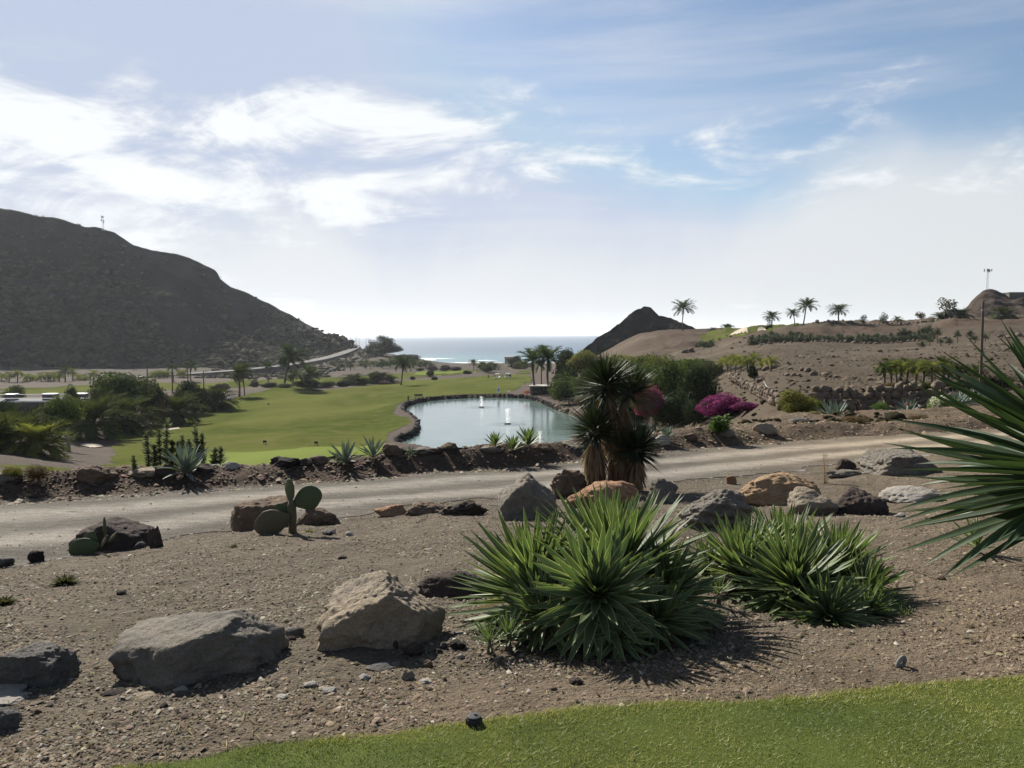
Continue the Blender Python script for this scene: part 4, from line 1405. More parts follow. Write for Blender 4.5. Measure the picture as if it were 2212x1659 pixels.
# hill function used to seat things on the slopes
def seat(V, S, vx, s):
    """a point of a hill mesh near survey column vx at course s"""
    j = int(np.argmin(np.abs(CX + F * V[int(s * 10) if False else 0, :, 0] / V[0, :, 1] - vx)))
    col = S[:, j]
    i = int(np.argmin(np.abs(col - s)))
    return V[i, j]

# ================================================================== FOREGROUND ROCKS
boulder('dark grey cut boulder at the left edge beside two round cobbles', -50, 163, 1364, 1484, 'slate', 101, dep=0.7, sub=6, rough=0.05, soft=30,
        planes=[(0, 0, 1, .62), (-1, 0, .1, .9), (1, 0.05, .12, .62), (0, -1, .06, .55), (0, 1, 0.1, .7), (.7, -.2, .75, .72), (-.5, .2, .8, .60), (.2, .6, .7, .66)], cracks=0.02)
boulder('large flat grey wedge boulder with a smooth sloping back', 228, 622, 1283, 1480, 'grey', 102, dep=0.80, sub=6, rough=0.042, soft=30,
        planes=[(-.24, -.10, .965, .30), (.62, .05, .78, .50), (.40, -.90, .15, .56), (-.30, -.92, .22, .66), (-1, 0, 0, 1.15), (.15, 1, .3, .5), (.95, -.25, .1, .74), (-.1, .5, .86, .40)], cracks=0.02)
boulder('large tan boulder with a pointed top and shaded front, beside the agaves', 676, 968, 1206, 1402, 'tan', 103, dep=0.70, sub=6, rough=0.045, soft=30,
        planes=[(-.34, -.26, .90, .40), (.55, .05, .83, .46), (.10, -1, .04, .48), (.9, -.3, .2, .74), (-.95, -.1, .25, .90), (.05, 1, .2, .5)], cracks=0.04, strata=0.012)
boulder('low rounded dark brown boulder half buried left of the agaves', 898, 1060, 1216, 1292, 'dark', 104, dep=0.7, sub=5, rough=0.05)
boulder('dark reddish boulder behind the fallen prickly pear', 158, 332, 1112, 1190, 'dark', 105, dep=0.6, sub=5, rough=0.045,
        planes=[(-.5, -.1, .85, .62), (.45, -.05, .88, .60), (0, -1, .25, .58), (-1, 0, .1, .85), (.9, -.2, .3, .85), (0, 1, .1, .7), (-.8, -.3, .5, .78)], cracks=0.03)
boulder('small upright rust-brown rock leaning at the dark reddish boulder', 320, 352, 1130, 1184, 'dark', 106, dep=0.7, sub=4, rough=0.06, name='rock', cat='rock')
boulder('brown boulder with a flat sunlit top behind the tall prickly pear', 488, 640, 1062, 1143, 'brown', 107, dep=0.55, sub=5, rough=0.05,
        planes=[(-.1, -.1, 1, .55), (-.8, -.3, .15, .8), (.1, -1, .05, .55), (1, 0, .1, .8), (0, 1, .1, .7), (-.6, -.6, -.2, .8)], cracks=0.04)
boulder('low brown boulder right of the tall prickly pear stem', 634, 738, 1084, 1134, 'brown', 108, dep=0.6, sub=5, rough=0.06, cracks=0.04)
boulder('small dark upright stone by the road at the far left', 62, 96, 1186, 1216, 'black', 109, dep=0.8, sub=4, rough=0.06, name='rock', cat='rock')
boulder('dark rock cut off by the left edge beside the road', -40, 31, 1188, 1228, 'slate', 110, dep=0.8, sub=4, rough=0.05, name='rock', cat='rock')
boulder('flat rust-orange stone at the road edge', 806, 884, 1086, 1116, 'orange', 111, dep=0.7, sub=5, rough=0.06)
boulder('low rubbly dark stone next to the flat rust-orange stone', 876, 962, 1078, 1110, 'brown', 112, dep=0.7, sub=5, rough=0.09)
boulder('low mound of dark rubble capped with a pale rock by the road', 944, 1060, 1070, 1112, 'dark', 113, dep=0.7, sub=5, rough=0.10)
boulder('tall peaked grey-brown boulder behind the left agaves', 1070, 1208, 1010, 1122, 'grey', 114, dep=0.75, sub=5, rough=0.05, cracks=0.03,
        planes=[(-.55, -.1, .8, .56), (.62, -.1, .75, .58), (0, -1, .2, .62), (-1, -.1, .1, .75), (.9, -.2, .1, .8), (0, 1, .2, .7)])
boulder('craggy brown boulder at the foot of the yucca', 1186, 1272, 1003, 1076, 'brown', 115, dep=0.8, sub=5, rough=0.09, cracks=0.05)
boulder('orange-tan boulder just behind the tallest agave leaves', 1216, 1384, 1030, 1100, 'orange', 116, dep=0.6, sub=5, rough=0.05, cracks=0.05)
boulder('ribbed grey-brown pointed rock between yucca and agaves', 1392, 1468, 1028, 1088, 'grey', 117, dep=0.8, sub=5, rough=0.06, strata=0.05)
boulder('large striated grey boulder between the two agave clumps', 1458, 1626, 1034, 1140, 'grey', 118, dep=0.8, sub=6, rough=0.06, strata=0.05, cracks=0.04, soft=7)
boulder('big smooth ochre boulder with a pitted right side', 1584, 1782, 1006, 1092, 'ochre', 119, dep=0.75, sub=6, rough=0.04, soft=6)
boulder('pale brown humped boulder in front of the ochre boulder', 1702, 1814, 1042, 1110, 'tan', 120, dep=0.8, sub=5, rough=0.045, soft=7, cracks=0.05)
boulder('dark brown rounded boulder right of the pale humped one', 1796, 1918, 1040, 1112, 'dark', 121, dep=0.8, sub=5, rough=0.05, soft=7, cracks=0.05)
boulder('low pale grey rock mound near the big right agave', 1908, 2030, 1042, 1086, 'pale', 122, dep=0.8, sub=5, rough=0.05, soft=6)
boulder('wide flat grey slab boulder beside the sunny road bend', 1858, 2028, 964, 1028, 'grey', 123, dep=0.8, sub=6, rough=0.05, strata=0.04, hk=1.0,
        planes=[(-.1, -.05, 1, .5), (-.8, -.2, .4, .8), (.7, -.2, .6, .7), (0, -1, .1, .62), (0, 1, .1, .7)])
boulder('small dark brown rock left of the wide grey slab', 1802, 1850, 988, 1014, 'dark', 124, dep=0.8, sub=4, rough=0.07, name='rock', cat='rock')
boulder('thin flat stone sliver lying before the wide grey slab', 1784, 1866, 1012, 1032, 'grey', 125, dep=0.5, sub=4, rough=0.06, name='rock', cat='rock')
boulder('small rust-red angular stone on top of the bank by the ochre boulder', 1568, 1592, 1026, 1046, 'orange', 126, dep=0.8, sub=3, rough=0.05, name='rock', cat='rock')
boulder('dark rock cut off by the left edge near the lawn', -50, 46, 1518, 1584, 'slate', 127, dep=0.7, sub=5, rough=0.05)
boulder('flat pale slab at the left edge below the cobbles', -30, 60, 1478, 1504, 'pale', 128, dep=0.9, sub=4, rough=0.04, name='rock', cat='rock')
boulder('broken pale slab at the left edge above the dark rock', -20, 56, 1500, 1524, 'pale', 129, dep=0.9, sub=4, rough=0.06, name='rock', cat='rock')

# smaller stones one could pick up
ST = [(0, 44, 1430, 1464, 'cobble', 'round speckled cobble at the left edge before the cut boulder'),
      (44, 86, 1438, 1474, 'cobble', 'second round cobble, right of the speckled one'),
      (98, 138, 1446, 1474, 'slate', 'dark flat cobble in the shade of the cut boulder'),
      (610, 662, 1346, 1378, 'slate', 'dark smooth cobble between the grey and tan boulders'),
      (618, 640, 1372, 1384, 'black', 'little black pebble under the dark smooth cobble'),
      (685, 714, 1342, 1358, 'black', 'black pebble left below the tan boulder'),
      (694, 740, 1376, 1396, 'pale', 'flat pale stone below the tan boulder'),
      (652, 690, 1466, 1486, 'pale', 'white flat stone on the open soil, left of its greenish neighbour'),
      (690, 732, 1480, 1500, 'cobble', 'greenish grey flat stone on the open soil'),
      (592, 624, 1496, 1510, 'pale', 'thin pale stone left of the white flat stone'),
      (370, 412, 1476, 1498, 'pale', 'pale stone beside the small green weed under the grey wedge'),
      (280, 346, 1494, 1512, 'tan', 'flat tan shard under the grey wedge boulder'),
      (222, 276, 1484, 1502, 'black', 'thin black shard under the left tip of the grey wedge'),
      (342, 366, 1515, 1530, 'dark', 'dark pebble below the flat tan shard'),
      (842, 866, 1378, 1402, 'dark', 'round dark brown stone at the foot of the tan boulder'),
      (866, 924, 1380, 1420, 'dark', 'dark brown block at the foot of the tan boulder'),
      (968, 1014, 1378, 1404, 'black', 'black rough stone between tan boulder and agaves'),
      (948, 970, 1384, 1402, 'slate', 'small grey stone left of the black rough stone'),
      (936, 958, 1398, 1412, 'dark', 'tiny brown stone among the rubble by the tan boulder'),
      (788, 870, 1424, 1450, 'slate', 'dark slate flake in the rubble before the tan boulder'),
      (772, 806, 1452, 1470, 'cobble', 'grey flat flake left in the rubble'),
      (842, 872, 1426, 1442, 'grey', 'grey flat stone in the middle of the rubble'),
      (862, 900, 1440, 1470, 'tan', 'tan chip on the right of the rubble patch'),
      (902, 938, 1462, 1478, 'pale', 'pale flat chip lowest in the rubble'),
      (912, 938, 1422, 1442, 'brown', 'brown chip in the rubble near the agaves'),
      (984, 1006, 1410, 1424, 'pale', 'little white pebble below the black rough stone'),
      (978, 1002, 1360, 1370, 'pale', 'tiny white flat pebble left of the young agaves'),
      (1226, 1262, 1458, 1480, 'dark', 'dark clod on the soil below the left agave clump'),
      (1180, 1206, 1478, 1492, 'brown', 'brown clod on the soil near the lawn'),
      (252, 274, 1272, 1286, 'dark', 'small dark stone alone on the gravel above the grey wedge'),
      (728, 752, 1196, 1208, 'dark', 'small dark stone on the gravel behind the tan boulder'),
      (938, 972, 1248, 1262, 'black', 'small black stone touching the low dark boulder'),
      (70, 92, 1528, 1542, 'brown', 'small brown stone near the left edge above the lawn'),
      (180, 214, 1532, 1546, 'brown', 'reddish pebble on the soil left of centre'),
      (1868, 1898, 1234, 1250, 'brown', 'brown clod right of the right agave clump'),
      (2014, 2046, 1238, 1254, 'brown', 'flat brown clod near the big right agave'),
      (1600, 1616, 1074, 1086, 'cobble', 'small grey stone before the ochre boulder'),
      (1934, 1956, 1106, 1118, 'cobble', 'small grey stone under the low pale mound'),
      (690, 730, 1140, 1156, 'slate', 'dark pebble before the low brown boulder'),
      (744, 766, 1146, 1158, 'cobble', 'grey pebble right of the low brown boulder'),
      (288, 316, 1166, 1186, 'slate', 'small grey stone at the foot of the dark reddish boulder')]
for k, (a, b_, t_, s_, mt, lb) in enumerate(ST):
    rounded = 'cobble' in lb or 'round' in lb
    boulder(lb, a, b_, t_, s_, mt, 300 + k, dep=0.9, sub=4 if (b_ - a) > 30 else 3, rough=0.02 if rounded else 0.07, soft=2.6 if rounded else 9, yaw=random.uniform(-.4, .4), name='stone', cat='stone', bury=0.2, npl=8)

# ring-shaped grey stone, at the edge of the right agave shadow
p_ = G(1943, 1440)
bm = bmesh.new()
me = bpy.data.meshes.new('ring_stone')
V, Q = [], []
for i in range(16):
    for j in range(8):
        a, b_ = 2 * math.pi * i / 16, 2 * math.pi * j / 8
        R_ = 0.022 + 0.011 * math.cos(b_)
        V.append((R_ * math.cos(a), 0.011 * math.sin(b_) * 1.2, 0.026 + R_ * math.sin(a) * 1.2))
        Q.append((i * 8 + j, i * 8 + (j + 1) % 8, ((i + 1) % 16) * 8 + (j + 1) % 8, ((i + 1) % 16) * 8 + j))
bm.free()
me.from_pydata(V, [], Q)
tag(link('ring_stone', me, MR['cobble'], loc=p_, rot=(0.3, 0, 0.5)), 'small pale ring-shaped stone at the tip of the right agave shadow', 'stone')

# black valve box half sunk at the lawn's edge
p_ = G(1024, 1566)
MBLK = mat_plain('black_plastic', (0.018, 0.019, 0.022), 0.85, var=0.4, scale=60)
t = thing('sprinkler', 'black round sprinkler head at the edge of the lawn', 'sprinkler', p_, scale=0.66)
mb = MB()
mb.tube([(0, 0, -0.05), (0, 0, 0.048), (0, 0, 0.052)], [0.046, 0.048, 0.042], 16)
for k in range(8):
    a = k * math.pi / 4
    mb.box((0.047 * math.cos(a), 0.047 * math.sin(a), 0.022), (0.012, 0.012, 0.05), 0.002, rz=a)
mb.build('body', MBLK, t)
mb = MB()
mb.tube([(0, 0, 0.053), (0, 0, 0.062), (0, 0, 0.066)], [0.047, 0.045, 0.03], 16)
mb.tube([(0.01, 0, 0.066), (0.01, 0, 0.075)], [0.012, 0.01], 8)
mb.build('cap', MBLK, t)

# ================================================================== AGAVES IN FRONT
AGG = 'agaves of the front planting'
def ag(label, vx, vy, Y, L, n, axis, th, seed, mat=None, wk=1.0, name='agave_plant'):
    return rosette(name, label, 'agave', at(vx, vy, Y), L, n, AG_LEAF, mat or MAG, axis, th, seed=seed, wk=wk)
ag('green agave at the left of the left clump, spikes reaching over the gravel', 1162, 1292, 4.95, 0.60, 190, (-.14, -.05, 1), (3, 98), 1)
ag('largest front agave of the left clump, its heart facing the viewer', 1290, 1292, 4.42, 0.43, 130, (-.02, -.80, .72), (6, 112), 2, wk=1.2)
ag('tallest green agave at the back of the left clump', 1325, 1262, 5.00, 0.70, 200, (.06, 0, 1), (3, 102), 3, wk=1.0)
ag('shaded agave at the right of the left clump', 1432, 1292, 4.80, 0.42, 110, (.42, -.20, .85), (4, 112), 4)
ag('low dark agave at the foot of the left clump, on its right', 1412, 1345, 4.50, 0.34, 86, (.35, -.70, .6), (6, 108), 5)
ag('small shaded agave lowest in the left clump', 1338, 1378, 4.26, 0.22, 48, (.1, -.85, .55), (8, 104), 6)
ag('agave under the left side of the left clump, in shade', 1182, 1335, 4.55, 0.35, 86, (-.45, -.55, .65), (6, 110), 7)
ag('pale young agave at the left foot of the left clump', 1058, 1388, 4.28, 0.15, 26, (-.2, -.2, 1), (8, 84), 8)
ag('dark young agave next to the pale young one', 1098, 1378, 4.34, 0.18, 32, (-.1, -.1, 1), (8, 84), 9)
ag('green agave at the left back of the right clump', 1606, 1246, 5.60, 0.50, 160, (-.18, 0, 1), (3, 102), 11)
ag('agave at the back middle of the right clump', 1690, 1226, 5.85, 0.53, 150, (.0, .05, 1), (3, 98), 12)
ag('agave at the centre of the right clump, spikes fanned to the left', 1716, 1272, 5.15, 0.47, 160, (-.14, -.34, 1), (3, 110), 13)
ag('compact agave at the front of the right clump, heart towards the viewer', 1788, 1334, 4.82, 0.32, 100, (.05, -.66, .75), (6, 112), 14, wk=1.15)
ag('agave at the right back of the right clump', 1800, 1246, 5.55, 0.48, 140, (.22, .0, 1), (3, 104), 15)
ag('agave at the far right of the right clump, leaning outward', 1862, 1284, 5.20, 0.36, 96, (.5, -.15, .85), (4, 110), 16)
ag('shaded agave low on the right side of the right clump', 1866, 1326, 4.92, 0.28, 70, (.5, -.5, .65), (6, 108), 17)
ag('yellowish young agave between the two clumps', 1552, 1282, 5.10, 0.15, 28, (0, -.2, 1), (8, 84), 18)
ag('dark sprout agave just right of the right clump', 1950, 1348, 4.80, 0.15, 20, (.1, -.1, 1), (8, 74), 19)
ag('yellowish agave glimpsed behind the gap of the clumps', 1522, 1226, 5.75, 0.26, 50, (.0, 0, 1), (4, 96), 20)
# the big dark one at the right edge, and its offset
rosette('agave_plant', 'big dark green agave cut off by the right edge', 'agave', at(2372, 1035, 4.2), 1.04, 200, BIG_LEAF, MAGD, (-.20, -.05, 1), (3, 106), seed=31, wk=0.72)
rosette('agave_plant', 'small dark agave growing under the big right agave', 'agave', G(2110, 1195) + np.array([0, 0, .06]), 0.30, 30, AG_LEAF, MAGD, (-.1, 0, 1), (6, 84), seed=32)

# ================================================================== YUCCA BY THE ROAD
MYUC = mat_leaf('yucca_leaf', (0.022, 0.036, 0.018), (0.060, 0.080, 0.042), 0.14, rough=0.5, scale=6, spec=0.25)
YY = 13.4
yb = at(1320, 1052, YY)
yz = Za(yb[0], YY)
yt = thing('yucca_tree', 'tall yucca with four dark spiky heads and hanging dead skirts', 'yucca', (yb[0], YY, yz))
def ypt(vx, vy, dy=0.0):
    q_ = at(vx, vy, YY + dy)
    return Vector((q_[0] - yb[0], dy, q_[2] - yz))
def ytrunk(pts, rad):
    MB().tube([q_[:] for q_ in pts], rad, 9).build('trunk', MSTEM, yt, smooth=True)
ytrunk([Vector((0.05, 0.1, -0.1)), ypt(1328, 985, .1), ypt(1325, 900, .1), ypt(1312, 825, .05)], [.13, .10, .09, .07])
ytrunk([ypt(1326, 930, .1), ypt(1345, 880, .2), ypt(1362, 838, .2)], [.09, .08, .06])
ytrunk([Vector((-.25, -.1, -.1)), ypt(1290, 1000, -.15), ypt(1284, 925, -.15)], [.12, .10, .08])
ytrunk([Vector((.32, -.1, -.1)), ypt(1372, 1015, -.2), ypt(1376, 968, -.2)], [.10, .08, .07])
for k, (vx, vy, dy, L, n, ax) in enumerate(((1308, 832, .05, .58, 190, (-.12, -.1, 1)), (1366, 848, .25, .50, 150, (.3, 0, 1)), (1284, 930, -.15, .50, 160, (-.05, -.15, 1)), (1378, 970, -.2, .46, 160, (.12, -.15, 1)))):
    link('leaf_head', spiky('leaf_head', int(n * 1.8), L * 1.12, 0.030, (3, 112), 400 + k, 0.02, 0, 0.16, axis=ax), MYUC, yt, loc=ypt(vx, vy, dy))
for k, (vx, vy, dy, L, n, sp, z0) in enumerate(((1308, 868, .05, .46, 120, 34, 0), (1284, 962, -.15, .62, 190, 24, 0), (1376, 1002, -.2, .42, 120, 30, 0), (1322, 890, .1, .60, 160, 30, 0), (1350, 900, .15, .5, 120, 30, 0), (1332, 955, .1, .60, 120, 26, 0), (1290, 985, -.1, .5, 90, 26, 0), (1350, 985, 0, .42, 110, 26, 0))):
    link('dead_skirt', spiky('dead_skirt', int(n * 2.2), L * 1.15, 0.045, (180 - sp, 178), 420 + k, 0.0, 0.0, 0.34, jit=8), MDRY, yt, loc=ypt(vx, vy, dy))

# ================================================================== PRICKLY PEARS
def mat_pad(name, c1, c2):
    m = mat_leaf(name, c1, c2, 0.06, 0.6, 12, 0.2)
    return m
MPAD = mat_pad('cactus_pad', (0.052, 0.078, 0.034), (0.075, 0.10, 0.045))
MPADO = mat_pad('cactus_pad_old', (0.085, 0.075, 0.045), (0.115, 0.10, 0.058))
MSPOT = mat_plain('areole', (0.22, 0.20, 0.14), 0.9)
def pad_mesh(seed):
    D, Fs = ICO[4]
    V = D.copy()
    r_ = (V[:, 2] + 1) / 2
    V[:, 0] *= 0.40 * (0.55 + 0.62 * np.sin(np.clip(r_, 0, 1) ** 0.85 * math.pi * 0.72))
    V[:, 1] *= 0.075
    V[:, 2] = r_
    d = fbm(V[:, 0] * 5 + seed, V[:, 1] * 5, V[:, 2] * 5, octv=3, seed=seed)
    V[:, 1] += 0.02 * d
    V[:, 0] += 0.03 * d
    return mesh_np('pad', V, [Fs], smooth=True)
PADS = [pad_mesh(k) for k in (1, 2, 3)]
PADS_OLD = [q_.copy() for q_ in PADS]
def spots():
    mb = MB()
    for i in range(9):
        for j in range(5):
            z = 0.15 + 0.09 * i
            x = (j - 2 + 0.5 * (i % 2)) * 0.12
            lim = 0.31 * (0.55 + 0.62 * math.sin(z ** 0.85 * math.pi * 0.72)) * math.sqrt(max(0, 1 - (2 * z - 1) ** 2))
            if abs(x) < lim * 0.85:
                y = -0.075 * math.sqrt(max(0, 1 - (x / (lim + 1e-6)) ** 2)) * math.sqrt(max(0.05, 1 - (2 * z - 1) ** 2)) - 0.004
                mb.box((x, y, z), (0.012, 0.02, 0.012))
    return mb.mesh('areoles')
SPOT = spots()
def pad(t, o_, tip, w, yaw=0.0, old=False, k=0):
    """one pad from its foot to its tip (local), w its width factor"""
    o_, tip = Vector(o_), Vector(tip)
    d = tip - o_
    l = d.length
    zq = d.normalized()
    yv = Vector((math.sin(yaw), math.cos(yaw), 0))
    yv = (yv - zq * yv.dot(zq)).normalized()
    xv = yv.cross(zq)
    Mx = Matrix(((xv.x * l * w, yv.x * l, zq.x * l, o_.x), (xv.y * l * w, yv.y * l, zq.y * l, o_.y), (xv.z * l * w, yv.z * l, zq.z * l, o_.z), (0, 0, 0, 1)))
    p2 = link('pad', (PADS_OLD if old else PADS)[k % 3], MPADO if old else MPAD, t, M=Mx)
    link('areoles', SPOT, MSPOT, p2)
p_ = G(632, 1151)
t = thing('prickly_pear', 'tall prickly pear cactus with four pads in front of the brown boulder', 'cactus', p_)
def lp(vx, vy, dy=0.0, P=p_):
    q_ = at(vx, vy, P[1] + dy)
    return (q_[0] - P[0], dy, q_[2] - P[2])
MB().tube([(0, 0, -0.05), lp(632, 1138), lp(631, 1116), lp(630, 1095), lp(630, 1080)], [.058, .050, .060, .056, .035], 12).build('stem', MPADO, t, smooth=True)
pad(t, lp(628, 1086), lp(625, 1034), 0.75, 0.75, k=0)
pad(t, lp(634, 1090), lp(694, 1062), 0.85, 0.15, k=1)
pad(t, lp(628, 1098), lp(590, 1108), 0.95, -0.2, k=2)
pad(t, lp(626, 1114, -.08), lp(550, 1144, -.12), 0.78, 0.1, old=True, k=1)
p_ = G(205, 1196)
t = thing('prickly_pear', 'fallen prickly pear with a pad lying on the gravel', 'cactus', p_)
pad(t, lp(216, 1178, 0, p_), lp(148, 1190, -.05, p_), 0.75, 0.5, k=0)
pad(t, lp(212, 1176, .05, p_), lp(182, 1158, .1, p_), 1.1, 0.2, k=1)
pad(t, lp(218, 1184, -.02, p_), lp(232, 1156, 0, p_), 0.6, 0.9, old=True, k=2)
pad(t, lp(228, 1160, 0, p_), lp(225, 1116, .02, p_), 0.35, 1.2, k=1)
pad(t, lp(234, 1172, 0, p_), lp(252, 1150, .02, p_), 0.5, 0.9, old=True, k=0)

# ================================================================== THE BERM BEYOND THE ROAD
BR = [(-30, 62, 1018, 1046, 'grey', 'flat grey rock on the berm at the left edge'),
      (166, 250, 1004, 1048, 'brown', 'big brown rock on the berm, left of the leafy shrub'),
      (276, 350, 1010, 1032, 'tan', 'low pale rock on the berm under the leafy shrub'),
      (338, 384, 1004, 1036, 'dark', 'dark rock on the berm left of the grey agave'),
      (424, 472, 1002, 1022, 'dark', 'dark rock on the berm right of the grey agave'),
      (478, 524, 996, 1014, 'pale', 'pale pointed stone on the berm before the tee'),
      (580, 650, 986, 1012, 'black', 'black rounded rock on the berm before the tee'),
      (640, 676, 990, 1006, 'dark', 'small dark stone touching the black rounded rock'),
      (664, 712, 984, 1002, 'brown', 'brown stone on the berm left of the spiky agaves'),
      (822, 882, 958, 986, 'brown', 'orange-brown rock on the berm at the near pond corner'),
      (892, 938, 966, 982, 'grey', 'grey stone on the berm before the pond'),
      (930, 962, 966, 984, 'dark', 'dark stone on the berm right of the grey one'),
      (950, 990, 956, 976, 'brown', 'brown pointed rock on the berm before the pond'),
      (1020, 1092, 962, 982, 'grey', 'wide grey rock under the green berm agaves'),
      (1146, 1196, 956, 974, 'brown', 'brown rock right of the green berm agaves'),
      (1210, 1266, 952, 970, 'tan', 'tan flat rock on the berm left of the yucca'),
      (1412, 1450, 940, 962, 'pale', 'pale rock on the berm right of the yucca'),
      (1474, 1506, 936, 954, 'brown', 'dark brown rock on the berm behind the right road'),
      (1550, 1588, 928, 945, 'grey', 'small grey rock under the white-flowered plant'),
      (1626, 1678, 914, 940, 'tan', 'layered tan rock on the berm right of the magenta flowers')]
for k, (a, b_, t_, s_, mt, lb) in enumerate(BR):
    boulder(lb, a, b_, t_, s_, mt, 500 + k, dep=0.8, sub=5 if b_ - a > 60 else 4, rough=0.06, Ymin=13, name='rock', cat='rock', cracks=0.03)
for k, (a, b_, t_, s_, mt, Y, lb) in enumerate([(1690, 1764, 900, 932, 'slate', 25.5, 'big dark boulder before the round green shrub'),
        (1802, 1868, 894, 920, 'slate', 29.0, 'long dark boulder right of the blue agave'),
        (1878, 1930, 890, 916, 'pale', 30.0, 'pale triangular boulder before the stone wall'),
        (1928, 1950, 894, 908, 'pale', 31.0, 'small white stone right of the pale triangular boulder'),
        (1766, 1776, 908, 922, 'pale', 27.0, 'tiny upright pale stone left of the blue agave'),
        (2092, 2120, 848, 868, 'grey', 41.0, 'grey block at the right end of the stone wall')]):
    boulder(lb, a, b_, t_, s_, mt, 540 + k, dep=0.7, sub=5, rough=0.05, Y=Y, soft=7)


def small_agave(label, vx, base, h, kind, seed, Ymin=13, n=26, th=(4, 70), Y=None, wk=1.0):
    p_ = G(vx, base, Ymin) if Y is None else at(vx, base, Y)
    L = h * p_[1] / F
    lv, mt = {'blue': (BLUE_LEAF, MAGB), 'dark': (AG_LEAF, MAGD), 'green': (BIG_LEAF, MAGD)}[kind]
    return rosette('agave_plant', label, 'agave', p_ + np.array([0, 0, 0.04]), L, n, lv, mt, (0, -.1, 1), th, seed=seed, wk=wk, stem=False)
small_agave('grey-blue agave on the berm in front of the leafy shrub', 402, 1024, 74, 'blue', 61, n=34, th=(4, 78), wk=1.1)
small_agave('spiky agave on the berm before the tee, left of two', 746, 1002, 52, 'blue', 62, n=26, wk=0.9)
small_agave('spiky agave on the berm before the tee, right of two', 806, 990, 50, 'blue', 63, n=26, wk=0.9)
small_agave('tiny agave on the berm at the pond corner', 886, 988, 28, 'blue', 64, n=14)
small_agave('small green agave leftmost of three before the pond', 1070, 966, 34, 'dark', 65, n=32, wk=1.5)
small_agave('small green agave in the middle of three before the pond', 1108, 974, 36, 'dark', 66, n=32, wk=1.5)
small_agave('green agave rightmost and tallest of three before the pond', 1142, 964, 44, 'dark', 67, n=30, wk=1.6)
small_agave('small agave on the berm right of the yucca', 1441, 948, 30, 'blue', 68, n=22)
small_agave('big blue agave between shrub and long dark boulder', 1800, 914, 58, 'blue', 71, Y=28.0, n=40, th=(4, 88))
small_agave('blue agave before the middle of the stone wall', 1962, 894, 36, 'blue', 72, Y=36.0, n=34, th=(4, 86))
small_agave('grey agave at the right end of the stone wall, left of two', 2062, 884, 50, 'blue', 73, Y=37.0, n=36, th=(4, 88))
small_agave('grey agave at the right end of the stone wall, right of two', 2086, 872, 42, 'blue', 74, Y=39.0, n=34, th=(4, 88))

# leafy shrub of upright stalks
LEAFST = None
def stalk_mesh(name, h, rad, n, seed, size=0.05):
    r_ = np.random.default_rng(seed)
    V, Q = [], []
    for i in range(n):
        z = h * (0.08 + 0.92 * i / n)
        a = i * 2.39996
        k = rad * (1.05 - 0.75 * (i / n) ** 2) * (0.75 + 0.35 * math.sin(i * 0.21 + seed)) * r_.uniform(0.5, 1.15)
        d = np.array([math.cos(a), math.sin(a), 0.5]); d /= np.linalg.norm(d)
        sd_ = np.array([-math.sin(a), math.cos(a), 0])
        o_ = np.array([0.05 * h * math.sin(z * 2.2 / h + seed) * z / h, 0, z])
        w2 = size * r_.uniform(0.8, 1.2) * 0.5
        kk = len(V)
        V += [o_, o_ + d * k * 0.5 - sd_ * w2, o_ + d * k, o_ + d * k * 0.5 + sd_ * w2]
        Q.append((kk, kk + 1, kk + 2, kk + 3))
    return mesh_np(name, np.array(V), [np.array(Q)])
def stalks(label, cx, base, lst, Ymin, mat, name='leafy_shrub', Y=None, wdt=24, flower=None):
    p_ = G(cx, base, Ymin) if Y is None else at(cx, base, Y)
    mpp = p_[1] / F
    t = thing(name, label, 'shrub', p_)
    for k, (vx, top, b0) in enumerate(lst):
        dy = random.uniform(-.2, .2)
        q_ = at(vx, b0, p_[1] + dy)
        h = (b0 - top) * mpp
        x = q_[0] - p_[0]; z = max(q_[2] - p_[2], 0) * 0.3
        h2 = (q_[2] - p_[2]) + h - z
        st = MB().tube([(0, 0, -.03), (0, 0, h2 * 0.95)], [.012, .006], 6).build('stalk', MBARK, t, loc=(x, dy, z))
        link('leaves', stalk_mesh('leaves', h2, wdt * mpp, int(50 + h2 * 110), 600 + k, 0.075), mat, st)
        if flower:
            cloud_part('blossom', 'tiny', flower, st, (0, 0, h2 * 0.9), 9 * mpp, k)
    return t
stalks('tall leafy shrub of upright dark stalks on the berm', 400, 1014, [(322, 932, 1016), (347, 926, 1010), (362, 902, 1008), (384, 952, 1008), (395, 940, 1006), (412, 948, 1006), (428, 918, 1006), (440, 934, 1004), (465, 966, 1006), (476, 964, 1000), (372, 950, 1006), (335, 960, 1012)], 13, ML_['green'])
stalks('single short leafy stalk left of the tall leafy shrub', 291, 1022, [(291, 984, 1022)], 13, ML_['green'], wdt=15)
stalks('fresh green plant with white flowers before the magenta bush', 1556, 936, [(1545, 902, 936), (1552, 898, 936), (1560, 908, 936), (1568, 896, 934), (1540, 914, 936)], 18, ML_['fresh'], flower='white')

def bush(label, x0, x1, top, base, kind, mat, Y=None, name='shrub', Ymin=13, **kw):
    return tree(label, x0, x1, top, base, kind, mat, Y=Y, name=name, cat='shrub', trunk=0.03, Ymin=Ymin, **kw)
bush('yellowish dry weed behind the left berm rock', 6, 50, 1004, 1034, 'low', 'yellow', Ymin=14)
bush('dry reddish weed on the berm left of the brown rock', 52, 108, 1004, 1040, 'low', 'rust', Ymin=14)
bush('round dry grass tussock on the berm by the right road', 1812, 1886, 908, 954, 'low', 'rust', Y=23.2)
bush('dry brown tussock on the berm right of the round one', 1960, 2010, 900, 936, 'low', 'rust', Y=24.5)
bush('straw-coloured grass tuft between shrub and blue agave', 1748, 1776, 894, 914, 'low', 'straw', Y=28.0)

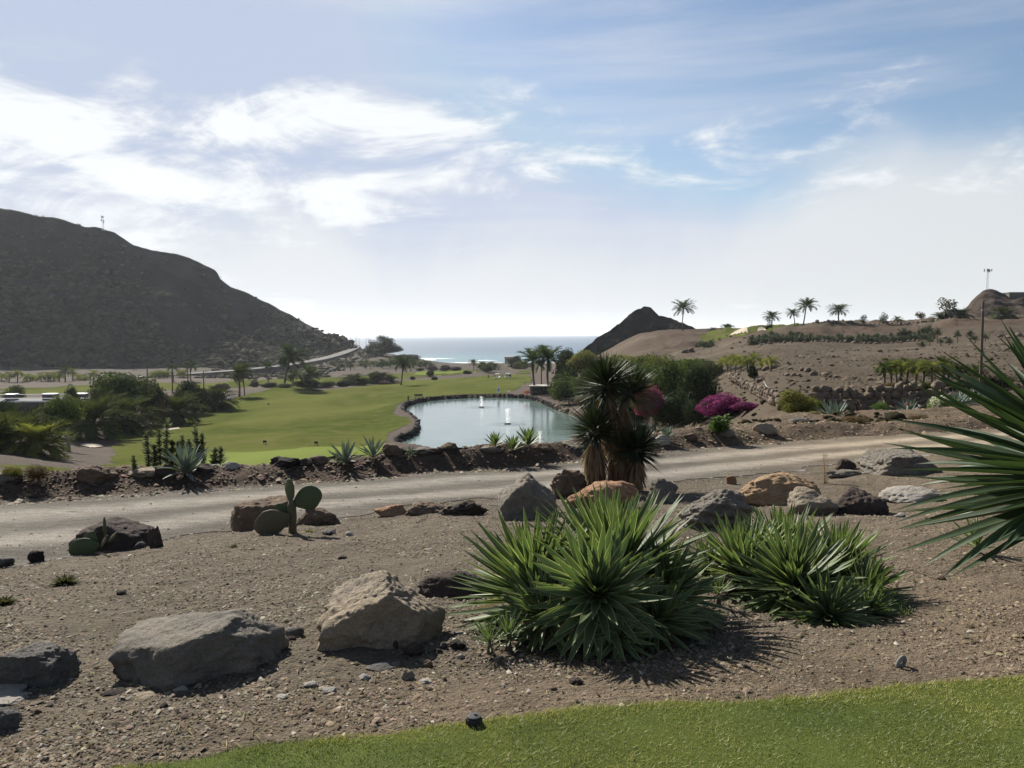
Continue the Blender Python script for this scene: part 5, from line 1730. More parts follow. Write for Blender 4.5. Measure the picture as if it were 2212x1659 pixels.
# dead spiky weed by the ochre boulder
p_ = G(1782, 1046, 9)
t = thing('dead_weed', 'dry upright dead weed stalk beside the ochre boulder', 'weed', p_)
hh = 66 * p_[1] / F
MB().tube([(0, 0, -.02), (-.012, 0, hh * .5), (-.03, 0, hh)], [.008, .006, .002], 6).build('stalk', MDRY, t)
link('twigs', spiky('twigs', 170, 0.11, 0.006, (55, 130), 77, 0.0, hh * .5, hh * .95, jit=14), MDRY, t)

# small weeds on the gravel
for k, (vx, vy, s_, mt, lb) in enumerate([(412, 1480, 34, 'fresh', 'small green weed in front of the grey wedge boulder'), (256, 1392, 30, 'yellow', 'yellow-green weed on the gravel left of the grey wedge'),
        (938, 1104, 34, 'fresh', 'green weed on the dark rubble by the road'), (667, 1150, 26, 'yellow', 'pale weed under the tall prickly pear'), (916, 1186, 16, 'yellow', 'tiny yellow weed on the gravel above the tan boulder'),
        (620, 1345, 20, 'olive', 'small weed right of the grey wedge boulder'), (505, 1182, 24, 'olive', 'faint weed patch at the road edge below the brown boulder'), (10, 1306, 60, 'olive', 'olive weed patch at the left edge'), (140, 1262, 70, 'olive', 'low olive weed mat on the left gravel')]):
    p_ = G(vx, vy)
    s2_ = s_ * p_[1] / F
    t = thing('weed', lb, 'weed', p_)
    link('leaves', spiky('leaves', 40 if s_ < 50 else 110, s2_ * 0.6, s2_ * 0.10 if s_ < 50 else 0.02, (20, 95), 700 + k, 0.1, 0.0, 0.0), ML_[mt], t, scale=(1, 1, 0.7))

# black drip pipe on the berm
q1 = [G(a, b_, 14) for a, b_ in ((636, 1002), (680, 997), (730, 990), (800, 983), (870, 980), (930, 976), (1000, 972))]
MB().tube([(q_[0], q_[1] - .1, q_[2] + .05) for q_ in q1], 0.022, 6).build('drip_pipe', MBLK)
tag(bpy.data.objects['drip_pipe'], 'thin black irrigation pipe along the top of the berm', 'pipe')

# ================================================================== GRAVEL, MULCH, GRASS
def stones_mesh(name, X, Y, S, C, seed, squash=0.55):
    n = len(X)
    r_ = np.random.default_rng(seed)
    O = np.array([(1, 0, 0), (0, 1, 0), (-1, 0, 0), (0, -1, 0), (0, 0, 1), (0, 0, -1)], float)
    T8 = np.array([(0, 1, 4), (1, 2, 4), (2, 3, 4), (3, 0, 4), (1, 0, 5), (2, 1, 5), (3, 2, 5), (0, 3, 5)])[:4]
    V = np.repeat(O[None], n, 0) * r_.uniform(0.55, 1.35, (n, 6, 1))
    V[:, :, 2] *= squash
    V[:, :, :2] += r_.normal(scale=0.22, size=(n, 6, 2))
    a = r_.uniform(0, 6.28, n)
    x = V[:, :, 0] * np.cos(a)[:, None] - V[:, :, 1] * np.sin(a)[:, None]
    y = V[:, :, 0] * np.sin(a)[:, None] + V[:, :, 1] * np.cos(a)[:, None]
    tilt = r_.normal(scale=0.3, size=(n, 1))
    z = V[:, :, 2] + x * tilt
    Z = Zf(X, Y)
    P = np.stack([x * S[:, None] + X[:, None], y * S[:, None] + Y[:, None], z * S[:, None] + (Z + 0.25 * S)[:, None]], 2)[:, :5]
    Tq = (T8[None] + 5 * np.arange(n)[:, None, None]).reshape(-1, 3)
    me = mesh_np(name, P.reshape(-1, 3), [Tq])
    vcol(me, 'soil', np.repeat(C, 5, 0))
    return me
MSTONE = mat_ground('gravel', attr='soil', scale=4, bump=0.3, dist=0.005, var=0.2)
def scatter(n, wlo, whi, ylo, yhi, seed, tl=0.80):
    r_ = np.random.default_rng(seed)
    Y = 1.0 / r_.uniform(1 / yhi, 1 / ylo, n)
    X = r_.uniform(-tl, tl, n) * Y
    wv = Wof(X, Y)
    k = (wv > wlo) & (wv < whi - (0.4 * r_.random(n) ** 0.6 if whi < 5 else 0))
    return X[k], Y[k], wv[k], r_
X, Y, W_, r_ = scatter(190000, 1.02, 4.5, 2.9, 21, 5)
den = fbm(X / 0.9, Y / 0.9, octv=3, seed=8)
k = (r_.random(len(X)) < np.clip(0.55 + 1.3 * den + 0.28 * (W_ > 2.2), 0.12, 1)) & ~((X / Y > 0.28) & (r_.random(len(X)) < 0.45))
X, Y, W_ = X[k], Y[k], W_[k]
S = 0.0058 * np.exp(r_.normal(0, 0.5, len(X))) * (0.7 + 0.085 * Y)
S = np.minimum(np.where(r_.random(len(X)) < 0.012, S * 2.0, S), 0.020)
base = soil_colour(X, Y, W_, CX + F * X / Y)
C = base * r_.uniform(0.4, 1.75, (len(X), 1)) * (1 + r_.normal(0, 0.05, (len(X), 3)))
pl = r_.random(len(X)) < 0.07
C[pl] = np.array([0.34, 0.31, 0.26]) * r_.uniform(0.6, 1.15, (pl.sum(), 1))
tag(link('gravel', stones_mesh('gravel', X, Y, S, C, 6), MSTONE), 'loose brown gravel covering the planting bed', 'gravel', kind='stuff')
X, Y, W_, r_ = scatter(90000, 4.9, 7.4, 11, 31, 15)
S = 0.019 * np.exp(r_.normal(0, 0.5, len(X)))
base = soil_colour(X, Y, W_, CX + F * X / Y)
C = base * r_.uniform(0.4, 2.4, (len(X), 1)) * (1 + r_.normal(0, 0.08, (len(X), 3)))
pl = r_.random(len(X)) < 0.05
C[pl] = np.array([0.30, 0.26, 0.21]) * r_.uniform(0.6, 1.15, (pl.sum(), 1))
tag(link('berm_mulch', stones_mesh('berm_mulch', X, Y, S, C, 16, 0.5), MSTONE), 'dark bark mulch and rubble over the berm beyond the road', 'mulch', kind='stuff')
# loose stones on the road
X, Y, W_, r_ = scatter(30000, 4.0, 5.05, 8, 27, 19)
k = r_.random(len(X)) < np.clip(0.25 + 1.6 * np.abs(W_ - 4.5), 0, 1)
X, Y, W_ = X[k], Y[k], W_[k]
S = np.minimum(0.009 * np.exp(r_.normal(0, 0.5, len(X))) * (0.5 + 0.05 * Y), 0.03)
C = np.array([0.16, 0.142, 0.12]) * r_.uniform(0.4, 1.9, (len(X), 1))
tag(link('road_gravel', stones_mesh('road_gravel', X, Y, S, C, 20), MSTONE), 'loose stones lying on the dirt road', 'gravel', kind='stuff')
# straw and roots lying about
X, Y, W_, r_ = scatter(2600, 1.0, 3.0, 2.9, 9, 25)
L_ = r_.uniform(0.012, 0.05, len(X)); a = r_.uniform(0, 6.28, len(X))
Z = Zf(X, Y)
dx_, dy_ = np.cos(a) * L_, np.sin(a) * L_
V = np.stack([np.stack([X - dx_, Y - dy_, Z + 0.006], 1), np.stack([X - dy_ * 0.06, Y + dx_ * 0.06, Z + 0.014], 1), np.stack([X + dx_, Y + dy_, Z + 0.009 + 0.3 * L_ * r_.random(len(X))], 1), np.stack([X + dy_ * 0.06, Y - dx_ * 0.06, Z + 0.012], 1)], 1).reshape(-1, 3)
tag(link('straw_litter', mesh_np('straw_litter', V, [np.arange(len(V)).reshape(-1, 4)]), ML_['straw']), 'scattered bits of dry straw on the soil by the lawn', 'straw', kind='stuff')
# lawn blades
n = 230000
Y = r_.uniform(2.42, 3.95, n)
X = r_.uniform(-0.85, 0.85, n) * Y
W_ = Wof(X, Y)
k = (1.0 - W_) * 0.8 + 0.05 * fbm(X / 0.35, Y / 0.35, octv=3, seed=71) > -0.004 - 0.02 * r_.random(n)
X, Y = X[k], Y[k]
n = len(X)
Z = Zf(X, Y)
h = r_.uniform(0.007, 0.019, n) * (1 + 0.5 * fbm(X / 0.25, Y / 0.25, octv=2, seed=91))
edge = np.exp(-((1.0 - Wof(X, Y)) / 0.09) ** 2)
h *= 1 + 0.35 * edge
a = r_.uniform(0, 6.28, n)
wb = r_.uniform(0.0012, 0.0024, n)
lean = r_.normal(scale=0.75, size=(n, 2)) * h[:, None]
V = np.stack([np.stack([X - np.cos(a) * wb, Y - np.sin(a) * wb, Z], 1), np.stack([X + np.cos(a) * wb, Y + np.sin(a) * wb, Z], 1), np.stack([X + lean[:, 0], Y + lean[:, 1], Z + h], 1)], 1).reshape(-1, 3)
me = mesh_np('lawn_grass', V, [np.arange(3 * n).reshape(-1, 3)])
f_ = fbm(X / 0.6, Y / 0.6, octv=4, seed=95)
k_ = np.clip(0.42 + 1.7 * f_ + 0.9 * edge - 0.2 + 0.5 * fbm(X / 2.2, Y / 1.2, octv=3, seed=97) + r_.normal(0, 0.2, n), 0, 1)[:, None]
C = np.array([0.10, 0.15, 0.028]) * (1 - k_) + np.array([0.32, 0.335, 0.07]) * k_
dry = r_.random(n) < 0.05 + 0.35 * np.clip(fbm(X / 0.5, Y / 0.5, octv=3, seed=99) - 0.12, 0, 1)
C[dry] = np.array([0.30, 0.25, 0.12])
vcol(me, 'soil', np.repeat(C, 3, 0))
m, N, b = newmat('grass_blade')
at_ = N.add('ShaderNodeAttribute', attribute_name='soil')
N.link(at_.outputs['Color'], b.inputs['Base Color'])
b.inputs['Roughness'].default_value = 0.6
tr = N.add('ShaderNodeBsdfTranslucent')
N.link(at_.outputs['Color'], tr.inputs['Color'])
mx = N.add('ShaderNodeMixShader')
mx.inputs[0].default_value = 0.35
N.link(b.outputs[0], mx.inputs[1]); N.link(tr.outputs[0], mx.inputs[2])
N.link(mx.outputs[0], m.node_tree.nodes['Material Output'].inputs['Surface'])
tag(link('lawn_grass', me, m), 'short mown grass of the lawn in the foreground', 'grass', kind='stuff')

# ================================================================== POND WALL AND FOUNTAINS
WST = [rock_mesh('wall_stone', 800 + k, sub=2, rough=0.05, npl=8, bury=0.0, soft=30) for k in range(7)]
MWALLD = mat_rock('pond_stone', (0.050, 0.044, 0.040), (0.085, 0.074, 0.066), (0.11, 0.10, 0.09), 1.0, 0.6)
MWALLT = mat_rock('wall_rock', (0.165, 0.13, 0.10), (0.26, 0.21, 0.16), (0.09, 0.075, 0.062), 1.6, 0.9)
WSD = WST
WSL = [q_.copy() for q_ in WST]
pw = thing('pond_wall', 'low dark stone wall around the edge of the pond', 'wall', (POND[0][0], POND[0][1], EYE + WATER))
o0 = Vector(pw.location)
seg = []
npd = len(POND)
for i in range(npd):
    a, b_ = POND[i], POND[(i + 1) % npd]
    seg.append((a, b_))
acc = 0.0
cnt = 0
for a, b_ in seg:
    d = b_ - a
    L_ = np.linalg.norm(d)
    while acc < L_:
        p_ = a + d * acc / L_
        vis = p_[1] > 91
        acc += random.uniform(0.55, 0.95) * (0.8 + p_[1] / 300)
        if not vis or cnt > 280:
            continue
        near = p_[0] > 8 and p_[1] < 150
        for r in range(2):
            s_ = random.uniform(0.55, 1.0)
            hgt = (0.5 if r == 0 else 0.55) * random.uniform(0.85, 1.3)
            o_ = link('stone', (WSL if near else WSD)[random.randrange(7)], MWALLT if near else MWALLD, pw,
                      loc=(p_[0] - o0.x + random.uniform(-.15, .15), p_[1] - o0.y + random.uniform(-.15, .15) + 0.15 * r, -0.12 + 0.42 * r),
                      rot=(random.uniform(-.2, .2), random.uniform(-.2, .2), random.uniform(0, 6.28)), scale=(1.15 * s_, 0.95 * s_, hgt))
            cnt += 1
    acc -= L_

MSPRAY, Ns, bs = newmat('spray')
bs.inputs['Base Color'].default_value = (0.85, 0.87, 0.88, 1)
ts = Ns.add('ShaderNodeBsdfTranslucent')
ts.inputs['Color'].default_value = (0.9, 0.92, 0.93, 1)
ms = Ns.add('ShaderNodeMixShader')
ms.inputs[0].default_value = 0.6
Ns.link(bs.outputs[0], ms.inputs[1]); Ns.link(ts.outputs[0], ms.inputs[2])
Ns.link(ms.outputs[0], MSPRAY.node_tree.nodes['Material Output'].inputs['Surface'])
def fountain(label, vx, top, base):
    p_ = at(vx, base, WATER / ray(vx, base)[2])
    h = (base - top) * p_[1] / F
    t = thing('fountain', label, 'fountain', p_)
    r_ = np.random.default_rng(int(vx))
    n = 900
    s = r_.random(n) ** 0.8
    z = h * s
    wd_ = 0.10 * h * (0.3 + 1.2 * s ** 1.4)
    x = r_.normal(0, 1, n) * wd_ * 0.6 + 0.10 * h * s * s * (r_.random(n) < 0.35) * r_.random(n); y = r_.normal(0, 1, n) * wd_ * 0.6
    fall = r_.random(n) < 0.3
    z = np.where(fall, z * r_.random(n), z); x = np.where(fall, x + 0.12 * h * r_.random(n), x)
    q_ = 0.015 * h * r_.uniform(0.4, 1.3, n)
    P0 = np.stack([x, y, z], 1)
    a = r_.normal(size=(n, 3)); a /= np.linalg.norm(a, axis=1)[:, None]
    b_ = np.cross(a, r_.normal(size=(n, 3))); b_ /= np.linalg.norm(b_, axis=1)[:, None]
    V = np.stack([P0 - a * q_[:, None], P0 + b_ * q_[:, None], P0 + a * q_[:, None], P0 - b_ * q_[:, None]], 1).reshape(-1, 3)
    link('water_jet', mesh_np('water_jet', V, [np.arange(4 * n).reshape(-1, 4)]), MSPRAY, t)
    MB().tube([(0, 0, 0.01), (0, 0, 0.14), (0, 0, 0.2)], [0.55, 0.5, 0.2], 16).build('float', MBLK, t)
    mb = MB()
    for R_ in (1.0, 1.7):
        V, Q = [], []
        for i in range(28):
            a_ = i * 2 * math.pi / 28
            for rr, zz in ((R_, .012), (R_ + .16, .03), (R_ + .32, .012)):
                V.append((rr * math.cos(a_) * 1.5, rr * math.sin(a_), zz))
            for k in range(2):
                Q.append((i * 3 + k, i * 3 + k + 1, ((i + 1) % 28) * 3 + k + 1, ((i + 1) % 28) * 3 + k))
        mb.add(V, Q)
    mb.build('ripple', bpy.data.materials['pond_water'], t, smooth=True)
fountain('white fountain jet at the far end of the pond', 1040, 856, 880)
fountain('white fountain jet in the middle of the pond', 1096, 882, 916)
fountain('fountain jet nearest the berm, seen over the agaves', 1166, 930, 958)

# ================================================================== DRY STONE WALLS ON THE RIGHT
def stone_wall(label, line, rows, sw, sh, tint=None, batter=0.12, jitter=0.06):
    """line: [(x, y, z)] along the foot of the wall"""
    P = np.array(line)
    t = thing('dry_stone_wall', label, 'wall', P[0])
    d = np.diff(P, axis=0); L_ = np.linalg.norm(d, axis=1); cum_ = np.concatenate([[0], np.cumsum(L_)])
    for r in range(rows):
        s = random.uniform(0, sw)
        while s < cum_[-1]:
            w_ = sw * random.choice((0.6, 0.8, 1.0, 1.3, 1.8)) * random.uniform(0.85, 1.15)
            i = min(np.searchsorted(cum_, s, side='right') - 1, len(L_) - 1)
            p_ = P[i] + d[i] * (s - cum_[i]) / L_[i] - P[0]
            ang = math.atan2(d[i][1], d[i][0])
            if not (r == rows - 1 and random.random() < 0.3):
                link('stone', WSL[random.randrange(7)], MWALLT, t,
                     loc=(p_[0] + random.uniform(-1, 1) * jitter, p_[1] + batter * r + random.uniform(-1, 1) * jitter, p_[2] + sh * 0.86 * r - 0.05),
                     rot=(random.uniform(-.3, .3), random.uniform(-.25, .25), ang + random.uniform(-.5, .5)),
                     scale=(w_ * 1.08, sw * 0.85, sh * random.uniform(0.8, 1.6)))
            s += w_ * 0.93
    return t
wl = []
for vx in np.linspace(1752, 2062, 14):
    Y = 41.6
    x = at(vx, 890, Y)[0]
    wl.append((x, Y, Za(x, Y - 0.6)))
stone_wall('rough dry-stone retaining wall of tan blocks on the right', wl, 4, 0.48, 0.37)
wl = []
for vx, vy in ((1692, 884), (1665, 868), (1640, 855), (1612, 840), (1590, 829), (1576, 820)):
    q_ = G(vx, vy, 34)
    wl.append((q_[0], q_[1], q_[2]))
stone_wall('low slanting rubble wall running up the brown slope', wl, 3, 0.42, 0.32, batter=0.3, jitter=0.15)

# stone planter under the two big palms, red flowers beside it
pp = at(1170, 856, 176)
pz = Za(pp[0], 176)
t = thing('stone_planter', 'round stone planter under the two big palms at the pond', 'planter', (pp[0], 176, pz))
mb = MB()
R_ = 2.45
n = 22
MPLANT = mat_rock('planter_stone', (0.09, 0.08, 0.072), (0.14, 0.125, 0.11), (0.06, 0.055, 0.05), 0.8, 0.5)
for r in range(4):
    for i in range(n):
        a = (i + 0.5 * (r % 2)) * 2 * math.pi / n
        o_ = link('stone', WSD[(i + r) % 7], None, t, loc=(R_ * math.cos(a), R_ * math.sin(a), 0.5 * r - 0.1), rot=(0, 0, a + 1.57), scale=(0.82, 0.5, 0.58))
MB().tube([(0, 0, 1.98), (0, 0, 2.12)], [2.75, 2.75], 24).build('coping', mat_plain('coping', (0.33, 0.31, 0.28), 0.9), t)
zc = pz + 2.12 - EYE
bush('small red flowering bush left of the stone planter', 1130, 1145, 843, 854, 'tiny', 'red', Y=172, foot=862)

# ================================================================== PALMS
palm('tall palm on the planter by the pond, left of two', 1153, 832, 746, 'tall', Y=176, thick=0.26, cr=36)
palm('tall palm on the planter by the pond, right and fuller of two', 1184, 829, 738, 'tall', Y=177, thick=0.28, cr=42)
palm('slender palm behind the two planter palms', 1171, 826, 738, 'small', Y=196, thick=0.16, cr=18, mat=MPALM)
palm('windswept tall palm throwing its shadow on the fairway', 616, 838, 738, 'wind', Y=236, lean=0.5, thick=0.36, cr=38)
palm('tall single palm beside the cart path left of the pond', 867, 830, 762, 'tall', Y=262, lean=0.25, thick=0.24, cr=26)
palm('pale wide palm beyond the left fairway edge, left of a close pair', 517, 857, 782, 'wind', Y=205, thick=0.26, cr=30, mat=MPALMB)
palm('dark slim palm right of the pale wide palm', 527, 855, 778, 'tall', Y=210, thick=0.17, cr=22)
palm('thin palm between the close pair and the windswept palm', 580, 842, 777, 'tall', Y=250, thick=0.16, cr=15)
palm('short palm right behind the windswept palm', 634, 828, 790, 'small', Y=262, thick=0.2, cr=20, mat=MPALM)
palm('spreading palm right of the windswept palm', 667, 833, 783, 'wind', Y=244, thick=0.3, cr=28)
palm('bushy short palm among shrubs in mid valley, left one', 763, 836, 797, 'full', Y=255, thick=0.3, cr=24)
palm('short palm in mid valley, second of the bushy group', 809, 825, 797, 'full', Y=285, thick=0.26, cr=18)
palm('short palm in mid valley, third of the bushy group', 824, 827, 794, 'full', Y=282, thick=0.26, cr=18)
palm('short palm in mid valley, rightmost of the bushy group', 842, 829, 803, 'full', Y=280, thick=0.3, cr=19)
FARP = [(757, 796, 777), (779, 799, 777), (791, 801, 775), (804, 799, 779), (816, 800, 777), (826, 802, 772), (836, 800, 775), (844, 801, 771), (855, 800, 774), (886, 799, 770), (894, 800, 774), (909, 800, 776), (920, 800, 773), (735, 800, 778), (720, 798, 781), (872, 800, 777), (931, 799, 779)]
for k, (vx, b_, t_) in enumerate(FARP):
    palm('distant palm in the dense row before the beach', vx, b_, t_, 'small', Y=400 + (k * 37) % 60, thick=0.2, cr=11, mat=MPALM, group='row of palms before the beach')
palm('single palm silhouetted against the beach sand', 1023, 799, 774, 'tall', Y=420, thick=0.2, cr=11)
for k, (vx, b_, t_) in enumerate(((1041, 803, 776), (1047, 804, 778), (1060, 803, 777), (1069, 801, 779))):
    palm('palm in the small clump before the beach, right of the single palm', vx, b_, t_, 'small', Y=400 + 6 * k, thick=0.2, cr=12, mat=MPALM, group='palm clump before the beach')
# left group
palm('huge bushy palm at the left edge of the picture', 22, 985, 858, 'sweep', Y=68, thick=0.45, cr=84, stub=0.9)
palm('sunlit yellowish palm right of the huge left palm', 82, 984, 892, 'sweep', Y=66, thick=0.3, cr=50, mat=MPALMY, stub=0.9)
palm('dark bushy palm behind the white-trunked tree', 200, 932, 830, 'sweep', Y=98, thick=0.4, cr=62, stub=0.8)
palm('dark bushy palm right of the white-trunked tree, second in row', 268, 925, 832, 'sweep', Y=108, thick=0.4, cr=56, stub=0.8)
palm('dark bushy palm at the fairway edge, third in row', 382, 906, 832, 'sweep', Y=132, thick=0.4, cr=44, stub=0.8)
palm('dark bushy palm at the fairway edge, farthest in row', 468, 880, 820, 'full', Y=158, thick=0.4, cr=38, stub=0.8)
YR_ = [(38, 824, 794), (58, 822, 803), (72, 822, 805), (89, 821, 802), (104, 819, 800), (116, 817, 798), (128, 819, 800), (157, 821, 792), (172, 820, 804), (184, 818, 805), (202, 816, 796), (4, 825, 801), (20, 825, 799)]
for k, (vx, b_, t_) in enumerate(YR_):
    palm('small yellowish palm in the row along the coast road, left stretch', vx, b_, t_, 'small', Y=296 + (k % 3) * 4, thick=0.2, cr=12, group='road palms, left stretch')
palm('taller grey palm standing out of the left road row', 141, 823, 787, 'tall', Y=290, thick=0.24, cr=16)
for k, (vx, b_, t_) in enumerate(((336, 812, 798), (345, 811, 797), (353, 811, 798), (362, 810, 797), (388, 808, 796), (396, 808, 796), (330, 812, 799))):
    palm('small yellowish palm in the row along the coast road, middle stretch', vx, b_, t_, 'small', Y=322 + k * 2, thick=0.2, cr=10, group='road palms, middle stretch')
palm('tall grey palm by the coast road, left of two', 374, 818, 782, 'tall', Y=300, thick=0.24, cr=14)
palm('tall grey palm by the coast road, right of two', 412, 818, 778, 'tall', Y=305, thick=0.24, cr=16)
# ridge on the right
palm('lone tall palm beside the dark crag against the sky', 1475, 706, 644, 'tall', Y=296, thick=0.2, cr=25, stub=0.75)
palm('short-trunked palm on the green, first of the ridge group', 1667, 708, 667, 'tall', Y=256, thick=0.2, cr=19, stub=0.75)
palm('smallest leaning palm of the ridge group', 1717, 706, 663, 'tall', Y=250, lean=-0.35, thick=0.16, cr=16, stub=0.75)
palm('tallest leaning palm of the ridge group', 1735, 706, 640, 'tall', Y=246, lean=0.5, thick=0.2, cr=23, stub=0.75)
palm('palm standing alone right of the ridge group', 1811, 702, 651, 'tall', Y=242, thick=0.22, cr=22, stub=0.75)
palm('low palm on the green between crag and ridge group', 1572, 713, 694, 'full', Y=290, thick=0.25, cr=13)
palm('tiny palm on the green next to the crag', 1540, 713, 704, 'small', Y=288, thick=0.15, cr=8, mat=MPALM)
palm('dark bushy palm below the rocky knoll, left of two', 2037, 694, 662, 'full', Y=228, thick=0.3, cr=22)
palm('dark bushy palm below the rocky knoll, right of two', 2074, 690, 656, 'full', Y=226, thick=0.3, cr=22)
palm('dark palm beside the white cart on the knoll', 2170, 690, 654, 'full', Y=224, thick=0.3, cr=22)
palm('pale tuft palm on the ridge skyline', 1938, 694, 679, 'small', Y=232, thick=0.12, cr=10, mat=MPALMB)
for k, (vx, b_, t_, cr_) in enumerate(((1559, 804, 768, 15), (1572, 802, 762, 15), (1579, 803, 766, 14), (1589, 804, 759, 17), (1600, 804, 764, 15), (1614, 804, 765, 15), (1628, 798, 757, 17), (1647, 798, 766, 16), (1666, 802, 763, 16), (1549, 804, 784, 11))):
    palm('young palm in the small grove on the bare brown slope', vx, b_, t_, 'small', Ymin=60, thick=0.10, cr=cr_, group='young palms on the slope')
for k, (vx, b_, t_, cr_) in enumerate(((1910, 832, 772, 22), (1924, 834, 768, 22), (1936, 830, 770, 20), (1946, 832, 772, 22), (1960, 834, 766, 24), (1979, 832, 772, 22), (1995, 836, 768, 24), (2012, 838, 770, 24), (2038, 840, 762, 26), (2048, 834, 776, 20), (2072, 836, 778, 22), (2092, 836, 784, 20), (2110, 840, 778, 22))):
    palm('young arching palm in the grove above the stone wall', vx, b_, t_, 'small', Y=46.5 + (k * 3) % 7, thick=0.065, cr=cr_, mat=MPALMY if k % 2 else MPALM, group='young palms above the stone wall')

# ================================================================== TREES AND SHRUBS
tree('dark tree with a white trunk left of the fairway', 88, 176, 856, 935, 'round', 'green', Y=82, foot=966, trunk=0.16, tmat=MWTRUNK, tx=18)
tree('big rounded green tree above the left palms', 205, 345, 796, 890, 'wide', 'green', Y=122, foot=905, trunk=0.25)
tree('dark dense tree between the farther left palms', 384, 452, 822, 884, 'round', 'dark', Y=150, trunk=0.2)
tree('dark tree behind the right end of the big rounded tree', 300, 362, 826, 896, 'round', 'dark', Y=128, trunk=0.16)
bush('reddish-brown shrub at the fairway edge', 334, 360, 850, 898, 'airy', 'rust', Y=126)
bush('low green shrub behind the flat-roofed building', 4, 52, 832, 862, 'round', 'green', Y=175)
bush('low shrub left of the dark bushy palms', 140, 172, 834, 862, 'round', 'dark', Y=140)
tree('large dark umbrella-shaped tree against the sea', 792, 862, 721, 782, 'airy', 'dark', Y=560, foot=784, trunk=0.6)
bush('dark scrub at the foot of the umbrella-shaped tree', 776, 868, 752, 784, 'wide', 'dark', Y=555)
bush('dark scrub falling towards the beach right of the big tree', 850, 912, 764, 796, 'wide', 'dark', Y=500)
bush('dark round bush at the end of the palm row', 897, 916, 794, 808, 'round', 'dark', Y=390)
for k, (a, b_, t_, s_) in enumerate(((922, 950, 790, 808), (944, 975, 788, 806), (968, 997, 791, 805))):
    bush('plum-coloured bougainvillea hedge before the beach, ' + ('left', 'middle', 'right')[k] + ' bush', a, b_, t_, s_, 'wide', 'plum', Y=400)
for k, (a, b_, t_, s_, mt, Y, lb) in enumerate([(560, 600, 826, 846, 'dark', 236, 'dark shrub under the thin palm'), (600, 636, 830, 846, 'green', 234, 'shrub at the foot of the windswept palm'), (636, 690, 818, 842, 'dark', 230, 'dark shrub mass right of the windswept palm'),
        (686, 726, 822, 842, 'green', 238, 'leafy shrub on the far fairway edge, left of two'), (722, 768, 820, 840, 'dark', 240, 'leafy shrub on the far fairway edge, right of two'), (770, 800, 816, 836, 'green', 255, 'green shrub among the short valley palms'), (536, 560, 820, 840, 'grey', 250, 'grey shrub behind the close pair of palms'),
        (464, 500, 826, 846, 'grey', 220, 'grey shrub below the left golf cart'), (820, 850, 826, 834, 'plum', 275, 'low plum flower bed by the valley palms'), (918, 938, 800, 812, 'dark', 330, 'dark shrub on the far fairway left end'), (930, 946, 814, 820, 'dark', 300, 'dark round shrub on the far fairway middle'),
        (1040, 1070, 785, 812, 'green', 372, 'dark leafy tree clump beyond the golf carts'), (1000, 1020, 800, 810, 'dark', 350, 'small dark shrub beyond the golf carts'), (1096, 1128, 766, 800, 'dark', 420, 'dark tree left of the planter palms'), (1108, 1146, 780, 804, 'olive', 400, 'olive shrub left of the planter palms'), (886, 898, 812, 818, 'dark', 300, 'little dark shrub by the cart path')]):
    tree(lb, a, b_, t_, s_, 'wide' if k % 2 else 'round', mt, Y=Y, name='shrub', cat='shrub', trunk=0.08)
